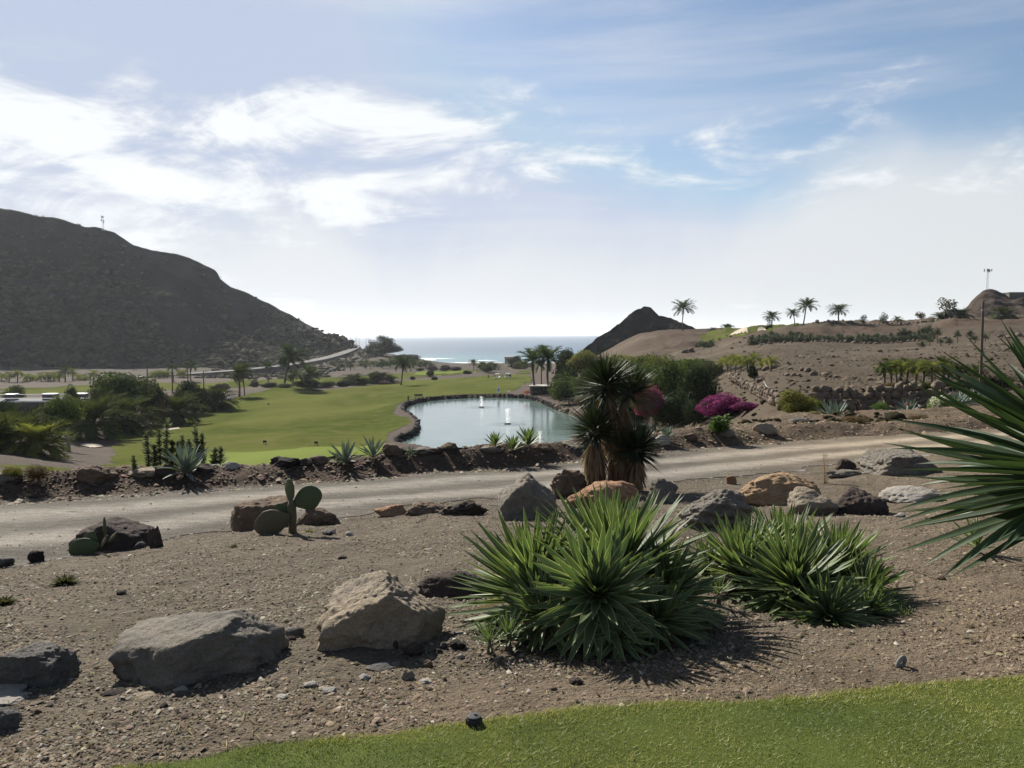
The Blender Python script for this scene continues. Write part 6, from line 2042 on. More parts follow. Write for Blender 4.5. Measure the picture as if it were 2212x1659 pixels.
# right bank of the pond
for k, (a, b_, t_, s_, kd, mt, Y, lb) in enumerate([(1196, 1240, 786, 858, 'broad', 'green', 172, 'broad-leaved green tree right of the planter'), (1196, 1262, 812, 880, 'round', 'green', 150, 'leafy green bush on the right bank of the pond'),
        (1240, 1272, 850, 884, 'airy', 'rust', 140, 'yellowish brown bush on the right bank of the pond'), (1204, 1240, 756, 800, 'round', 'dark', 190, 'dark tree behind the broad-leaved tree'), (1236, 1300, 758, 812, 'wide', 'yellow', 185, 'yellow-green tree canopy left behind the yucca'),
        (1262, 1330, 800, 884, 'round', 'dark', 128, 'dark tree behind the left yucca heads'), (1290, 1372, 768, 830, 'wide', 'yellow', 160, 'yellow-green canopy right behind the yucca'), (1350, 1430, 764, 850, 'wide', 'green', 130, 'green tree right of the upper yucca heads'),
        (1330, 1400, 806, 898, 'round', 'dark', 104, 'dark tree behind the right yucca heads'), (1412, 1480, 780, 892, 'round', 'green', 84, 'tall green tree above the strelitzia'), (1390, 1450, 772, 830, 'wide', 'yellow', 120, 'yellowish canopy above the pink bougainvillea'),
        (1472, 1560, 796, 906, 'round', 'dark', 76, 'large dark rounded tree above the magenta bougainvillea'), (1455, 1520, 776, 840, 'wide', 'green', 110, 'green canopy behind the large dark rounded tree'), (1420, 1490, 850, 918, 'round', 'dark', 72, 'dark undergrowth below the strelitzia'), (1500, 1545, 784, 820, 'wide', 'olive', 116, 'olive canopy right behind the large dark rounded tree'),
        (1300, 1345, 860, 905, 'round', 'dark', 110, 'dark undergrowth behind the yucca trunk'),
        (1380, 1440, 786, 880, 'round', 'green', 96, 'green tree between the yucca and the tall green tree'), (1240, 1290, 800, 880, 'round', 'green', 145, 'green tree left of the yucca above the pond bank'), (1300, 1360, 778, 870, 'round', 'green', 120, 'green tree right behind the upper yucca heads'),
        (1430, 1500, 792, 900, 'round', 'green', 92, 'green tree between the tall green and the large dark tree'), (1350, 1400, 850, 912, 'low', 'dark', 82, 'low dark bush left of the pink bougainvillea'), (1478, 1520, 862, 918, 'low', 'dark', 68, 'low dark bush left of the magenta bougainvillea'),
        (1330, 1420, 770, 812, 'wide', 'yellow', 150, 'yellow-green canopy high behind the pink bougainvillea'), (1296, 1350, 820, 892, 'round', 'dark', 118, 'dark tree low behind the main yucca trunk'), (1392, 1436, 800, 868, 'round', 'dark', 88, 'dark tree above the pink bougainvillea'), (1440, 1540, 774, 812, 'wide', 'green', 128, 'green canopy along the top of the right-hand thicket')]):
    gx, gy = 0.14 * (b_ - a), 0.05 * (s_ - t_)
    tree(lb, a - gx, b_ + gx, t_ - gy, s_ + 2 * gy, kd, mt, Y=Y, trunk=0.14, foot=s_ + 25)
bush('pink bougainvillea right of the yucca', 1362, 1434, 830, 908, 'wide', 'pink', Y=72, foot=935, extra=[('rust', 0.95, -0.12, 'airy')])
bush('magenta bougainvillea, the left and larger mound', 1504, 1604, 852, 912, 'wide', 'magenta', Y=64, extra=[('dark', 0.95, -0.12, 'airy'), ('magenta', 0.9, 0.1, 'round')])
bush('magenta bougainvillea, the right and smaller mound', 1580, 1648, 870, 914, 'wide', 'magenta', Y=60, extra=[('dark', 0.9, -0.12, 'airy'), ('magenta', 0.92, 0.1, 'round')])
p_ = at(1436, 874, 74)
t = thing('strelitzia', 'strelitzia with broad shiny leaves under the green tree', 'shrub', p_)
for k in range(22):
    a = k * 2.4
    th_ = math.radians(12 + 2.6 * k)
    d = Vector((math.sin(th_) * math.cos(a), math.sin(th_) * math.sin(a), math.cos(th_)))
    L_ = random.uniform(1.2, 1.9)
    yv = d.cross(Vector((0, 0, 1))).normalized()
    nz = yv.cross(d)
    link('leaf', BLUE_LEAF[k % 4], None, t, M=Matrix(((d.x * L_, yv.x * L_ * 2.0, nz.x * L_, 0), (d.y * L_, yv.y * L_ * 2.0, nz.y * L_, 0), (d.z * L_, yv.z * L_ * 2.0, nz.z * L_, -0.6), (0, 0, 0, 1))))
bush('round bright green shrub above the big dark boulder', 1676, 1760, 842, 912, 'round', 'yellow', Y=33)
bush('green shrub between the round shrub and the blue agave', 1734, 1792, 864, 908, 'round', 'green', Y=35)
bush('small fresh green bush before the stone wall', 1884, 1922, 868, 898, 'low', 'fresh', Y=38)
bush('green bush with white flowers before the stone wall', 1998, 2052, 856, 900, 'low', 'fresh', Y=36, extra=[('white', 0.9, 0.05, 'tiny')])
for k, (a, b_, t_, s_, mt, lb) in enumerate([(1900, 1940, 824, 846, 'rust', 'brown shrub above the wall under the grove, leftmost'), (1936, 1985, 822, 848, 'olive', 'olive shrub above the wall under the grove, second'), (1980, 2030, 822, 848, 'olive', 'olive shrub above the wall under the grove, third'),
        (2026, 2080, 818, 852, 'green', 'green shrub above the wall under the grove, fourth'), (2074, 2130, 812, 858, 'olive', 'olive shrub behind the wooden pole'), (2120, 2190, 806, 866, 'grey', 'grey scrub right of the wooden pole'), (2110, 2190, 850, 912, 'olive', 'olive scrub at the right edge behind the big agave')]):
    bush(lb, a, b_, t_, s_, 'low', mt, Y=45 + k * 0.5)
bush('dark round bush in the young palm grove on the slope', 1616, 1640, 786, 806, 'round', 'dark', Y=88)
# araucaria on the green
p_ = at(1662, 714, 255)
t = thing('araucaria', 'small tiered conifer on the ridge green', 'tree', (p_[0], 255, Za(p_[0], 255)))
h = 24 * 255 / F
MB().tube([(0, 0, -.2), (0, 0, h)], [.1, .03], 6).build('trunk', MBARK, t)
link('crown', spiky('crown', 130, 1.3, 0.16, (65, 100), 90, 0.05, h * .5, h * .95), ML_['dark'], t)
bush('dark bush at the foot of the tiered conifer', 1652, 1670, 702, 716, 'round', 'dark', Y=254)

# planted terrace: cactus clumps, agaves and small yuccas
TER = []
for k in range(3):
    TER.append(spiky('spiky_clump', 60, 1.0, 0.16, (5, 95), 900 + k, 0.0, 0.1, 0.2))
MTER = mat_leaf('terrace_cactus', (0.035, 0.050, 0.026), (0.12, 0.14, 0.085), 0.1, scale=0.3, spec=0.5)
def clump(label, vx, Y, s_, group, k, trunk=0.0, name='spiky_plant', dx=0.0):
    x = at(vx, 740, Y)[0] + dx
    z = Za(x, Y)
    t = thing(name, label, 'plant', (x, Y, z), group)
    if trunk:
        MB().tube([(0, 0, -.1), (0.05, 0, trunk)], [.14, .10], 7).build('trunk', MTRUNK, t)
    link('leaves', TER[k % 3], MTER, t, loc=(0, 0, trunk + 0.1 * s_), scale=(s_, s_, s_ * random.uniform(0.9, 1.3)), rot=(0, 0, k * 1.1))
random.seed(21)
k = 0
for vx in np.arange(1622, 2010, 8.6):
    for r in range(2):
        k += 1
        if vx < 1700 and r == 1 and k % 2: continue
        Yt = 196 + r * 8 - (vx - 1622) * 0.012 + random.uniform(-3, 3)
        clump('dark spiky plant in the dense row on the right terrace', vx + random.uniform(-4, 4), Yt, random.uniform(1.1, 1.9), 'spiky plants in the terrace row', k)
for k, (vx, Y, s_, tr_) in enumerate(((1992, 150, 1.1, .5), (2008, 160, 1.2, .8), (2024, 168, 1.3, 1.4), (2032, 152, 1.0, .5), (2050, 158, 1.1, .5), (2068, 172, 1.2, 1.2), (2096, 170, 1.3, 1.2), (2106, 160, 1.1, .5), (2128, 165, 1.2, .7))):
    clump('short-trunked yucca scattered at the right end of the terrace', vx, Y, s_, 'yuccas at the end of the terrace', k + 60, trunk=tr_, name='small_yucca')
for k, vx in enumerate((1505, 1512, 1519, 1526, 1532, 1537)):
    clump('spiky plant in the small patch under the low cliff', vx, 222 + (k % 2) * 4, 1.5, 'spiky patch under the cliff', k + 80)

# rocks on the ridge, terrace edge and slope
def far_rock(label, vx, Y, s_, group, mt=None, dz=0.0, vy=740):
    x = at(vx, vy, Y)[0]
    o_ = link('rock', (WSL)[random.randrange(7)], None, loc=(x, Y, Za(x, Y) - 0.12 * s_ + dz), rot=(random.uniform(-.2, .2), 0, random.uniform(0, 6.28)), scale=(s_, s_ * 0.8, s_ * random.uniform(0.6, 0.85)))
    tag(o_, label, 'rock', group)
for vx in np.arange(1744, 2030, 9.5):
    far_rock('rock in the row of stones along the ridge skyline', vx + random.uniform(-3, 3), np.interp(vx, [1744, 1935, 2030], [240, 235, 226]) + random.uniform(-2, 1), random.uniform(0.6, 1.5), 'stones along the ridge')
for vx in np.arange(1630, 1990, 11):
    far_rock('rock in the stone edging below the terrace plants', vx + random.uniform(-4, 4), 187 + random.uniform(-2, 2), random.uniform(0.5, 1.1), 'stone edging of the terrace')
for vx in np.arange(1516, 1640, 8.5):
    far_rock('rock in the stone edging below the ridge green', vx + random.uniform(-3, 3), 251 + random.uniform(-2, 2), random.uniform(0.5, 1.1), 'stone edging of the green')
SL = [(1596, 810, .45), (1618, 811, .4), (1550, 808, .5), (1580, 809, .4), (1670, 797, 0.9), (1655, 800, .8), (1706, 798, .5), (1716, 812, .5), (1735, 801, .5), (1745, 803, .7), (1757, 811, .6), (1784, 813, .6), (1793, 815, .4), (1806, 816, .4), (1645, 822, .5), (1640, 826, .6), (1700, 812, .4), (1726, 812, .35), (1880, 822, .35), (1846, 818, .3), (1822, 817, .35), (1900, 820, .3), (2000, 728, 1.0), (2040, 732, 1.0), (2062, 728, .8), (2160, 728, 1.1), (2180, 730, 1.0), (2200, 726, 1.3), (1480, 762, 1.6), (1492, 758, 1.4)]
for k, (vx, vy, s_) in enumerate(SL):
    p_ = G(vx, vy, 55)
    o_ = link('rock', WSL[k % 7], None, loc=(p_[0], p_[1], p_[2] - 0.1 * s_), rot=(0, 0, k * 1.9), scale=(s_ * 1.3, s_, s_ * 0.75))
    tag(o_, 'loose rock lying on the bare right-hand slope', 'rock', 'loose rocks on the slope')
for k, (vx, Y, a, mt) in enumerate(((1866, 236, 9, 'dark'), (1908, 235, 11, 'dark'), (1990, 232, 13, 'grey'), (2045, 226, 26, 'grey'))):
    tree(('tiny dark bush on the ridge skyline, left one', 'tiny dark bush on the ridge skyline, right one', 'grey twiggy bush on the ridge near the bushy palms', 'grey twiggy scrub below the bushy palms')[k], vx - a, vx + a, 699 - 2 * a, 700 - 3 * (k > 2), 'tiny', mt, Y=Y, name='shrub', cat='shrub', trunk=0.05)

# ================================================================== HILL SCRUB (one mass)
def scrub(name, label, pts, sizes, mat, seed, cols):
    r_ = np.random.default_rng(seed)
    D, Fs = ICO[1]
    n = len(pts)
    V = np.repeat(D[None], n, 0) * r_.uniform(0.6, 1.35, (n, len(D), 1))
    V = V * sizes[:, None, None] * np.array([1, 1, 0.62]) + pts[:, None, :]
    me = mesh_np(name, V.reshape(-1, 3), [(Fs[None] + len(D) * np.arange(n)[:, None, None]).reshape(-1, 3)])
    vcol(me, 'soil', np.repeat(cols, len(D), 0))
    return tag(link(name, me, mat), label, 'scrub', kind='stuff')
MSCR = mat_ground('scrub_leaf', attr='soil', scale=0.6, bump=1.0, dist=0.3, var=0.6)
hv = HV.reshape(-1, 3)
hs = HS.ravel()
r_ = np.random.default_rng(77)
vxh = CX + F * hv[:, 0] / hv[:, 1]
pr = np.where((hs < 0.96) & (vxh > -120), 0.25 + 0.75 * sstep(1 - hs / 0.75), 0)
pr *= np.clip(0.6 + 2.2 * fbm(hv[:, 0] / 30, hv[:, 1] / 30, hv[:, 2] / 30, octv=3, seed=78), 0.08, 1)
idx = r_.choice(len(hv), 13000, p=pr / pr.sum())
pts = hv[idx] + r_.normal(scale=(2.2, 1.4, 0.4), size=(len(idx), 3))
sz = r_.uniform(0.3, 1.0, len(idx)) ** 3 * 2.4 + 0.4
sz *= np.where(hs[idx] > 0.75, 0.6, 1.0)
cl = np.array([0.066, 0.064, 0.042]) * r_.uniform(0.5, 1.6, (len(idx), 1)) + np.array([0.02, 0.012, 0.006]) * r_.random((len(idx), 1))
scrub('hill_scrub', 'dark low scrub covering the left hillside', pts, sz, MSCR, 79, cl)
# scrub of the headland below the coast road and in the valley
n = 2600
Yv = r_.uniform(330, 640, n); vx = r_.uniform(420, 900, n)
ok = (vx < 700 + 0.55 * (Yv - 330)) & (Yv > 300 + 0.1 * (vx - 420)) & (vx > 380 + 0.9 * (Yv - 330))
Yv, vx = Yv[ok], vx[ok]
X = (vx - CX) / F * Yv
pts = np.stack([X, Yv, Zf(X, Yv)], 1)
cl = np.array([0.052, 0.050, 0.034]) * r_.uniform(0.6, 1.6, (len(X), 1))
scrub('headland_scrub', 'low scrub on the slope between road and palm row', pts, r_.uniform(0.5, 1.8, len(X)), MSCR, 80, cl)
for k, (vx, vy) in enumerate(((6, 452), (30, 455), (48, 458), (62, 461), (78, 463), (92, 465), (110, 468), (170, 482))):
    q_ = at(vx, vy + 6, 503 + k)
    t = tag(link('shrub', CLOUD['tiny'][k % 3], ML_['dark'] if not CLOUD['tiny'][k % 3].materials else None, loc=q_, scale=(3.6, 3.6, 2.8)), 'round shrub on the skyline of the left hill', 'shrub', 'skyline shrubs of the left hill')

# ================================================================== MASTS, POLES, BUILDINGS
MWHITE = mat_plain('white_paint', (1.0, 1.0, 0.98), 0.5, var=0.08)
MGREY = mat_plain('grey_steel', (0.28, 0.29, 0.30), 0.5, 0.4)
def mast(label, vx, top, base, Y, w_, head, mat):
    p_ = at(vx, base + 3, Y)
    h = (base - top) * Y / F + 3 * Y / F
    t = thing('radio_mast', label, 'mast', p_)
    mb = MB()
    for a, b_ in ((-1, -1), (1, -1), (0, 1)):
        mb.tube([(a * w_, b_ * w_, -.5), (a * w_ * .8, b_ * w_ * .8, h * .88)], w_ * .22, 5)
    for i in range(9):
        z = h * .88 * i / 9; z2 = h * .88 * (i + 1) / 9
        mb.tube([(-w_, -w_, z), (w_, -w_, z2)], w_ * .12, 4)
        mb.tube([(w_, -w_, z), (0, w_, z2)], w_ * .12, 4)
    mb.tube([(0, 0, h * .85), (0, 0, h)], w_ * .15, 5)
    mb.build('lattice', mat, t)
    for (x, z, sx, sz_) in head:
        MB().box((x, -w_ * 1.3, h * z), (sx, 0.3, sz_), 0.03).build('antenna', mat, t)
    MB().box((0, 0, -.1), (w_ * 5, w_ * 5, .5), 0.05).build('plinth', MGREY, t)
mast('white radio mast on top of the left hill', 223, 466, 494, 511, 0.42, ((0, .88, 1.4, 1.5), (-.7, .66, .7, 1.3), (.75, .62, .7, 1.3), (.7, .5, .6, .9)), MWHITE)
mast('grey radio mast on the rocky knoll at the right', 2132, 581, 626, 278, 0.26, ((-1.3, .93, .3, 1.0), (0, .93, .9, .9), (1.2, .93, .3, .9), (.5, .9, .3, .9)), MGREY)
# bar between the antennas of the right mast is part of its lattice; low hut beside it
q_ = at(2190, 640, 276)
t = thing('hut', 'low flat-roofed hut on the rocky knoll', 'hut', q_)
MB().box((0, 0, 0.2), (5.2, 3.4, 2.0), 0.02).build('wall', mat_plain('hut_wall', (0.13, 0.115, 0.10), 0.9), t)
MB().box((0, 0, 1.25), (5.6, 3.8, 0.16), 0.02).build('roof', MGREY, t)
# wooden pole
q_ = at(2118, 830, 44)
t = thing('wooden_pole', 'tall brown wooden pole behind the big right agave', 'pole', (q_[0], 44, Za(q_[0], 44)))
MWOOD = mat_plain('weathered_wood', (0.105, 0.075, 0.052), 0.9, var=0.4, scale=6)
hh = at(2119, 651, 44)[2] - Za(q_[0], 44)
MB().tube([(0, 0, -.3), (0.005, 0, hh * .5), (0.02, 0, hh - .03), (0.02, 0, hh)], [.082, .074, .066, .05], 10).build('post', MWOOD, t)
MB().tube([(0.02, 0, hh - .5), (0.02, 0, hh - .44)], [.075, .075], 10).build('band', MGREY, t)
POLES = [(319, 828, 797, 200), (372, 826, 801, 210), (406, 823, 799, 215), (440, 825, 803, 215), (25, 824, 770, 330), (133, 822, 768, 335)]
PL = ['stumpy dark pole left of four beyond the big tree', 'dark pole second of four beyond the big tree', 'dark pole third of four beyond the big tree', 'dark pole rightmost of four beyond the big tree', 'thin tall pole against the hill at far left', 'thin tall pole against the hill, right of the far left one']
for (vx, b_, t_, Y), lb in zip(POLES, PL):
    q_ = at(vx, b_, Y)
    q_[2] = Za(q_[0], Y)
    h = at(vx, t_, Y)[2] - q_[2]
    t = thing('pole', lb, 'pole', q_)
    MB().tube([(0, 0, -.4), (0, 0, h)], [.17 if Y < 300 else .12, .13 if Y < 300 else .08], 8).build('post', MWOOD, t)
    MB().tube([(0, 0, h), (0, 0, h + .12)], [.15, .06], 8).build('cap', MWOOD, t)
q_ = at(196, 836, 180)
t = thing('lamp_post', 'small black lamp post behind the flat-roofed building', 'lamp', (q_[0], 180, Za(q_[0], 180)))
h = at(196, 808, 180)[2] - Za(q_[0], 180)
MB().tube([(0, 0, -.2), (0, 0, h)], [.07, .05], 8).build('post', MBLK, t)
MB().box((0, 0, h + .1), (.7, .7, .25), .05).build('lantern', MBLK, t)
for k, (vx, t_, b_, Y) in enumerate(((757, 715, 742, 655), (768, 727, 746, 640), (771, 728, 746, 640), (776, 730, 750, 620), (791, 731, 750, 610), (797, 727, 752, 605))):
    q_ = at(vx, b_ + 2, Y)
    h = (b_ + 2 - t_) * Y / F
    t = thing('street_lamp', 'thin street lamp on the headland against the sea', 'street lamp', q_, 'street lamps on the headland')
    MB().tube([(0, 0, -2), (0, 0, h)], [.2, .12], 6).build('post', MGREY, t)
    MB().box((.5, 0, h), (1.2, .2, .15), .03).build('lamp_head', MGREY, t)
# ruin on the headland
q_ = at(730, 733, 640)
t = thing('ruined_house', 'small ruined stone house on the tip of the left hill', 'house', q_)
MRUIN = mat_plain('ruin_stone', (0.085, 0.075, 0.07), 0.95)
MB().box((-2.2, 0, 0.6), (2.4, 4, 4.6), .1).build('wall', MRUIN, t)
MB().box((2.0, 0, 0.6), (2.2, 4, 4.2), .1).build('wall', MRUIN, t)
MB().box((0, 1.2, 0.2), (2.0, 1.2, 2.6), .1).build('wall', MRUIN, t)
MB().box((-2.2, 0, 3.0), (2.7, 4.3, .3), .05).build('roof', MRUIN, t)
# beach-side small house
q_ = at(1105, 779, 470)
t = thing('beach_house', 'small low pale-walled house among the dark trees near the beach', 'house', q_)
MB().box((0, 0, 0.2), (8, 7, 3.4), .05).build('wall', mat_plain('house_render', (0.42, 0.40, 0.37), 0.9), t)
MB().box((0, 0, 2.05), (9, 8, .35), .05).build('roof', mat_plain('terracotta', (0.30, 0.16, 0.11), 0.9), t)
MB().box((-2, -3.53, .6), (1.2, .1, 1.2), .02).build('window', MBLK, t)
MB().box((2.2, -3.53, 0.1), (1.1, .1, 2.2), .02).build('door', MWOOD, t)
# flat-roofed building at the left
Yb = 150
xl, xr = at(-60, 866, Yb)[0], at(243, 866, Yb)[0]
zr = at(120, 867, Yb)[2]
cxb = (xl + xr) / 2
zg = Za(cxb, Yb)
t = thing('flat_roofed_building', 'low flat-roofed building with white roof edges behind the left palms', 'building', (cxb, Yb, zg))
hz = zr - zg
MB().box((0, 4, hz / 2 - .3), (xr - xl - 1.0, 7, hz + .2), .02).build('wall', mat_plain('dark_render', (0.12, 0.10, 0.09), 0.9), t)
MB().box((0, 4, hz), (xr - xl, 8.5, .18), .01).build('roof', mat_plain('roof_gravel', (0.07, 0.066, 0.062), 0.95), t)
MB().box((0, -.3, hz + .02), (xr - xl, .1, .26), .01).build('roof_edge', MWHITE, t)
MB().box((0, 0.2, hz + .55), (xr - xl, .12, .12), .01).build('rail', MWHITE, t)
MB().box((0, 8.0, hz + .75), (xr - xl, .12, .12), .01).build('rail', MWHITE, t)
for k in range(10):
    MB().tube([((xl - xr) / 2 * .96 + k * (xr - xl) * .96 / 9, 0.2, hz), ((xl - xr) / 2 * .96 + k * (xr - xl) * .96 / 9, 0.2, hz + .55)], .03, 6).build('rail_post', MWHITE, t)
for k, (v0, v1) in enumerate(((-6, 14), (76, 102), (136, 168), (197, 218), (222, 242))):
    x0, x1 = at(v0, 862, Yb)[0] - cxb, at(v1, 862, Yb)[0] - cxb
    b1 = MB().box(((x0 + x1) / 2, 3, hz + .62), (x1 - x0, 1.6, 1.0), .02).build('roof_unit', mat_plain('roof_unit', (0.055, 0.05, 0.05), 0.7), t)
    MB().box(((x0 + x1) / 2, 3, hz + 1.2), (x1 - x0 + .15, 1.75, .14), .02).build('lid', MWHITE, b1)

# ================================================================== GOLF COURSE THINGS
MTYRE = mat_plain('tyre', (0.02, 0.02, 0.02), 0.8)
MSEAT = mat_plain('seat_vinyl', (0.05, 0.05, 0.055), 0.6)
MGLASS, Ng, bg_ = newmat('windscreen')
bg_.inputs['Base Color'].default_value = (0.5, 0.55, 0.58, 1)
bg_.inputs['Roughness'].default_value = 0.08
bg_.inputs['Transmission Weight'].default_value = 0.8
def golf_cart(label, vx, base, Y, rz=0.0, group='golf carts'):
    q_ = at(vx, base, Y)
    t = thing('golf_cart', label, 'golf cart', (q_[0], Y, Za(q_[0], Y)), group, rz=rz)
    mb = MB()
    mb.box((0, 0, .38), (2.35, 1.15, .22), .06)
    mb.box((.85, 0, .62), (.6, 1.1, .42), .12)
    mb.box((-.75, 0, .62), (.75, 1.1, .4), .08)
    mb.build('body', MWHITE, t)
    MB().box((-.35, 0, .78), (.55, 1.05, .16), .05).build('seat', MSEAT, t)
    MB().box((-.66, 0, 1.08), (.14, 1.05, .5), .05).build('backrest', MSEAT, t)
    MB().box((-.05, 0, 1.86), (1.75, 1.2, .09), .04).build('roof', MWHITE, t)
    for x, y in ((.72, .52), (.72, -.52), (-.85, .52), (-.85, -.52)):
        MB().tube([(x + (.1 if x > 0 else 0), y, .7), (x, y, 1.84)], .028, 6).build('roof_post', MBLK, t)
    for x, y in ((.78, .5), (.78, -.5), (-.72, .5), (-.72, -.5)):
        wh = MB().tube([(x, y - .1, .23), (x, y + .1, .23)], [.23, .23], 12).build('wheel', MTYRE, t)
        MB().tube([(x, y - .11, .23), (x, y + .11, .23)], [.11, .11], 10).build('hub', MGREY, wh)
    MB().box((.80, 0, 1.25), (.02, 1.05, .85), 0).build('windscreen', MGLASS, t)
    MB().tube([(.45, .25, .8), (.25, .25, 1.08)], .02, 6).build('steering_column', MBLK, t)
    for k in range(2):
        MB().tube([(-1.1, -.22 + .44 * k, .5), (-1.2, -.22 + .44 * k, 1.35)], [.12, .15], 8).build('golf_bag', MSEAT, t)
golf_cart('white golf cart on the far fairway, left of two', 1075, 821, 300, 0.2)
golf_cart('white golf cart on the far fairway, right of two', 1097, 820, 306, 2.6)
golf_cart('white golf cart at the left beyond the dark palms', 488, 840, 196, 1.0)
golf_cart('white golf cart parked on the knoll at the right', 2160, 686, 232, 0.3)

def person(label, vx, base, Y, top, pants, rz, step=0.2):
    q_ = at(vx, base, Y)
    me = bpy.data.meshes.new('person')
    J = [(0, 0, .95), (0, 0, 1.2), (0, 0, 1.42), (0, 0, 1.52), (0, .02, 1.66), (0, .02, 1.78),
         (.10, 0, .9), (.12, step, .5), (.12, step * .6, .08), (.12, step * .6 + .16, .03),
         (-.10, 0, .9), (-.12, -step, .5), (-.12, -step * 1.6, .08), (-.12, -step * 1.6 + .16, .03),
         (.20, 0, 1.40), (.27, -.05, 1.12), (.27, .12, .90), (.27, .18, .80), (-.20, 0, 1.40), (-.27, .05, 1.12), (-.27, .2, .92), (-.27, .27, .84)]
    E = [(0, 1), (1, 2), (2, 3), (3, 4), (4, 5), (0, 6), (6, 7), (7, 8), (8, 9), (0, 10), (10, 11), (11, 12), (12, 13), (2, 14), (14, 15), (15, 16), (16, 17), (2, 18), (18, 19), (19, 20), (20, 21)]
    R_ = [.15, .15, .15, .06, .10, .09, .10, .07, .045, .05, .10, .07, .045, .05, .07, .05, .04, .045, .07, .05, .04, .045]
    me.from_pydata(J, E, [])
    o_ = link('person', me, loc=(q_[0], Y, Za(q_[0], Y)), rot=(0, 0, rz))
    mo = o_.modifiers.new('skin', 'SKIN')
    sk = me.skin_vertices[0].data
    for i, r in enumerate(R_):
        sk[i].radius = (r, r * .8)
    sk[0].use_root = True
    o_.modifiers.new('sub', 'SUBSURF').levels = 1
    o_.modifiers['sub'].render_levels = 1
    m, N, b = newmat('clothes')
    tcn = N.add('ShaderNodeTexCoord')
    s_ = N.add('ShaderNodeSeparateXYZ')
    N.link(tcn.outputs['Object'], s_.inputs[0])
    c = N.mix(N.ramp(s_.outputs[2], .96, .99), rgba(pants), rgba(top))
    c = N.mix(N.ramp(s_.outputs[2], 1.50, 1.52), c, (.32, .19, .13, 1))
    c = N.mix(N.ramp(s_.outputs[2], 1.72, 1.74), c, (.5, .5, .48, 1))
    N.link(c, b.inputs['Base Color'])
    me.materials.append(m)
    return tag(o_, label, 'person')
person('person in dark clothes walking left of the two golf carts', 1055, 820, 300, (.05, .05, .06), (.10, .09, .08), 0.3, .25)
person('person in a dark top standing between the two golf carts', 1086, 820, 302, (.06, .05, .05), (.12, .11, .10), 1.0, .08)
person('person in a black top standing before the right golf cart', 1096, 823, 292, (.03, .03, .035), (.06, .06, .06), 2.0, .08)
person('person in a white top near the planter palms', 1148, 818, 262, (.55, .55, .53), (.12, .11, .10), 0.6, .12)

# cars on the coast road
def car(label, vx, vy, Y, c, rz):
    q_ = at(vx, vy, Y)
    j = int(np.argmin(np.abs(ROADC[:, 1] - Y)))
    q_ = ROADC[j] + np.array([1.5, 0, 0.1])
    d = ROADC[min(j + 2, len(ROADC) - 1)] - ROADC[j - 2]
    t = thing('parked_car', label, 'car', q_, rz=math.atan2(d[1], d[0]))
    m = mat_plain('car_paint_' + label[:5], c, 0.35)
    mb = MB()
    mb.box((0, 0, .55), (4.3, 1.75, .6), .18)
    mb.build('body', m, t)
    mb = MB()
    mb.add([(-1.9, -.8, .85), (1.0, -.8, .85), (1.0, .8, .85), (-1.9, .8, .85), (-1.4, -.65, 1.45), (.45, -.65, 1.45), (.45, .65, 1.45), (-1.4, .65, 1.45)], [(0, 1, 5, 4), (1, 2, 6, 5), (2, 3, 7, 6), (3, 0, 4, 7)])
    mb.build('windows', MBLK, t)
    MB().box((-.47, 0, 1.47), (1.9, 1.32, .06), .02).build('roof', m, t)
    for x in (-1.35, 1.35):
        for y in (-.8, .8):
            MB().tube([(x, y - .1, .32), (x, y + .1, .32)], [.32, .32], 12).build('wheel', MTYRE, t)
car('small dark car climbing the coast road on the headland', 762, 748, 600, (.04, .04, .045), 0)
car('small white car on the coast road under the hill', 600, 790, 405, (.7, .7, .7), 0)

# bench, bin, sign, tee markers, red-topped stake
def place(vx, vy, Ymin=60):
    return G(vx, vy, Ymin)
q_ = place(905, 868)
t = thing('bench', 'small dark wooden bench on the fairway beside the pond wall', 'bench', q_, rz=0.5)
MB().box((0, 0, .45), (1.8, .45, .07), .01).build('seat', MWOOD, t)
MB().box((0, .22, .78), (1.8, .06, .4), .01).build('backrest', MWOOD, t)
for x in (-.75, .75):
    for y in (-.17, .2):
        MB().box((x, y, .2), (.08, .08, .5), .01).build('leg', MWOOD, t)
q_ = place(882, 866)
t = thing('litter_bin', 'narrow dark bin left of the bench', 'bin', q_)
MB().tube([(0, 0, 0), (0, 0, .9)], [.16, .18], 10).build('body', MWOOD, t)
MB().tube([(0, 0, .9), (0, 0, 1.0)], [.2, .14], 10).build('lid', MBLK, t)
q_ = place(1077, 852)
t = thing('sign', 'small white sign on the grass before the planter', 'sign', q_)
MB().box((0, 0, .9), (.6, .05, 1.3), .01).build('panel', MWHITE, t)
MB().box((0, -.03, .95), (.4, .02, .7), 0).build('print', mat_plain('sign_blue', (.15, .25, .45), .6), t)
MB().box((0, .05, .2), (.12, .06, .6), .01).build('post', MGREY, t)
for k, (vx, vy, lb) in enumerate(((572, 960, 'dark tee marker on the tee, left one'), (683, 962, 'dark tee marker on the tee, right one'), (290, 922, 'dark marker board at the left fairway edge'), (580, 876, 'small dark distance post on the fairway slope'))):
    q_ = place(vx, vy)
    t = thing('tee_marker', lb, 'marker', q_, 'tee markers')
    MB().box((0, 0, .35), (.42, .16, .26), .04).build('block', MBLK, t)
    for x in (-.14, .14):
        MB().tube([(x, 0, -.05), (x, 0, .25)], .03, 6).build('peg', MBLK, t)
for k, (vx, vy) in enumerate(((952, 822), (869 - 16, 836), (1303 / 2 + 660, 826), (943, 830))):
    pass
q_ = at(1958, 908, 33)
t = thing('marker_stake', 'white marker stake with a red top before the stone wall', 'stake', (q_[0], 33, Za(q_[0], 33)), rz=0.2)
h = 22 * 33 / F
MB().tube([(0, 0, -.05), (.04, 0, h * .7)], [.02, .02], 8).build('post', MWHITE, t)
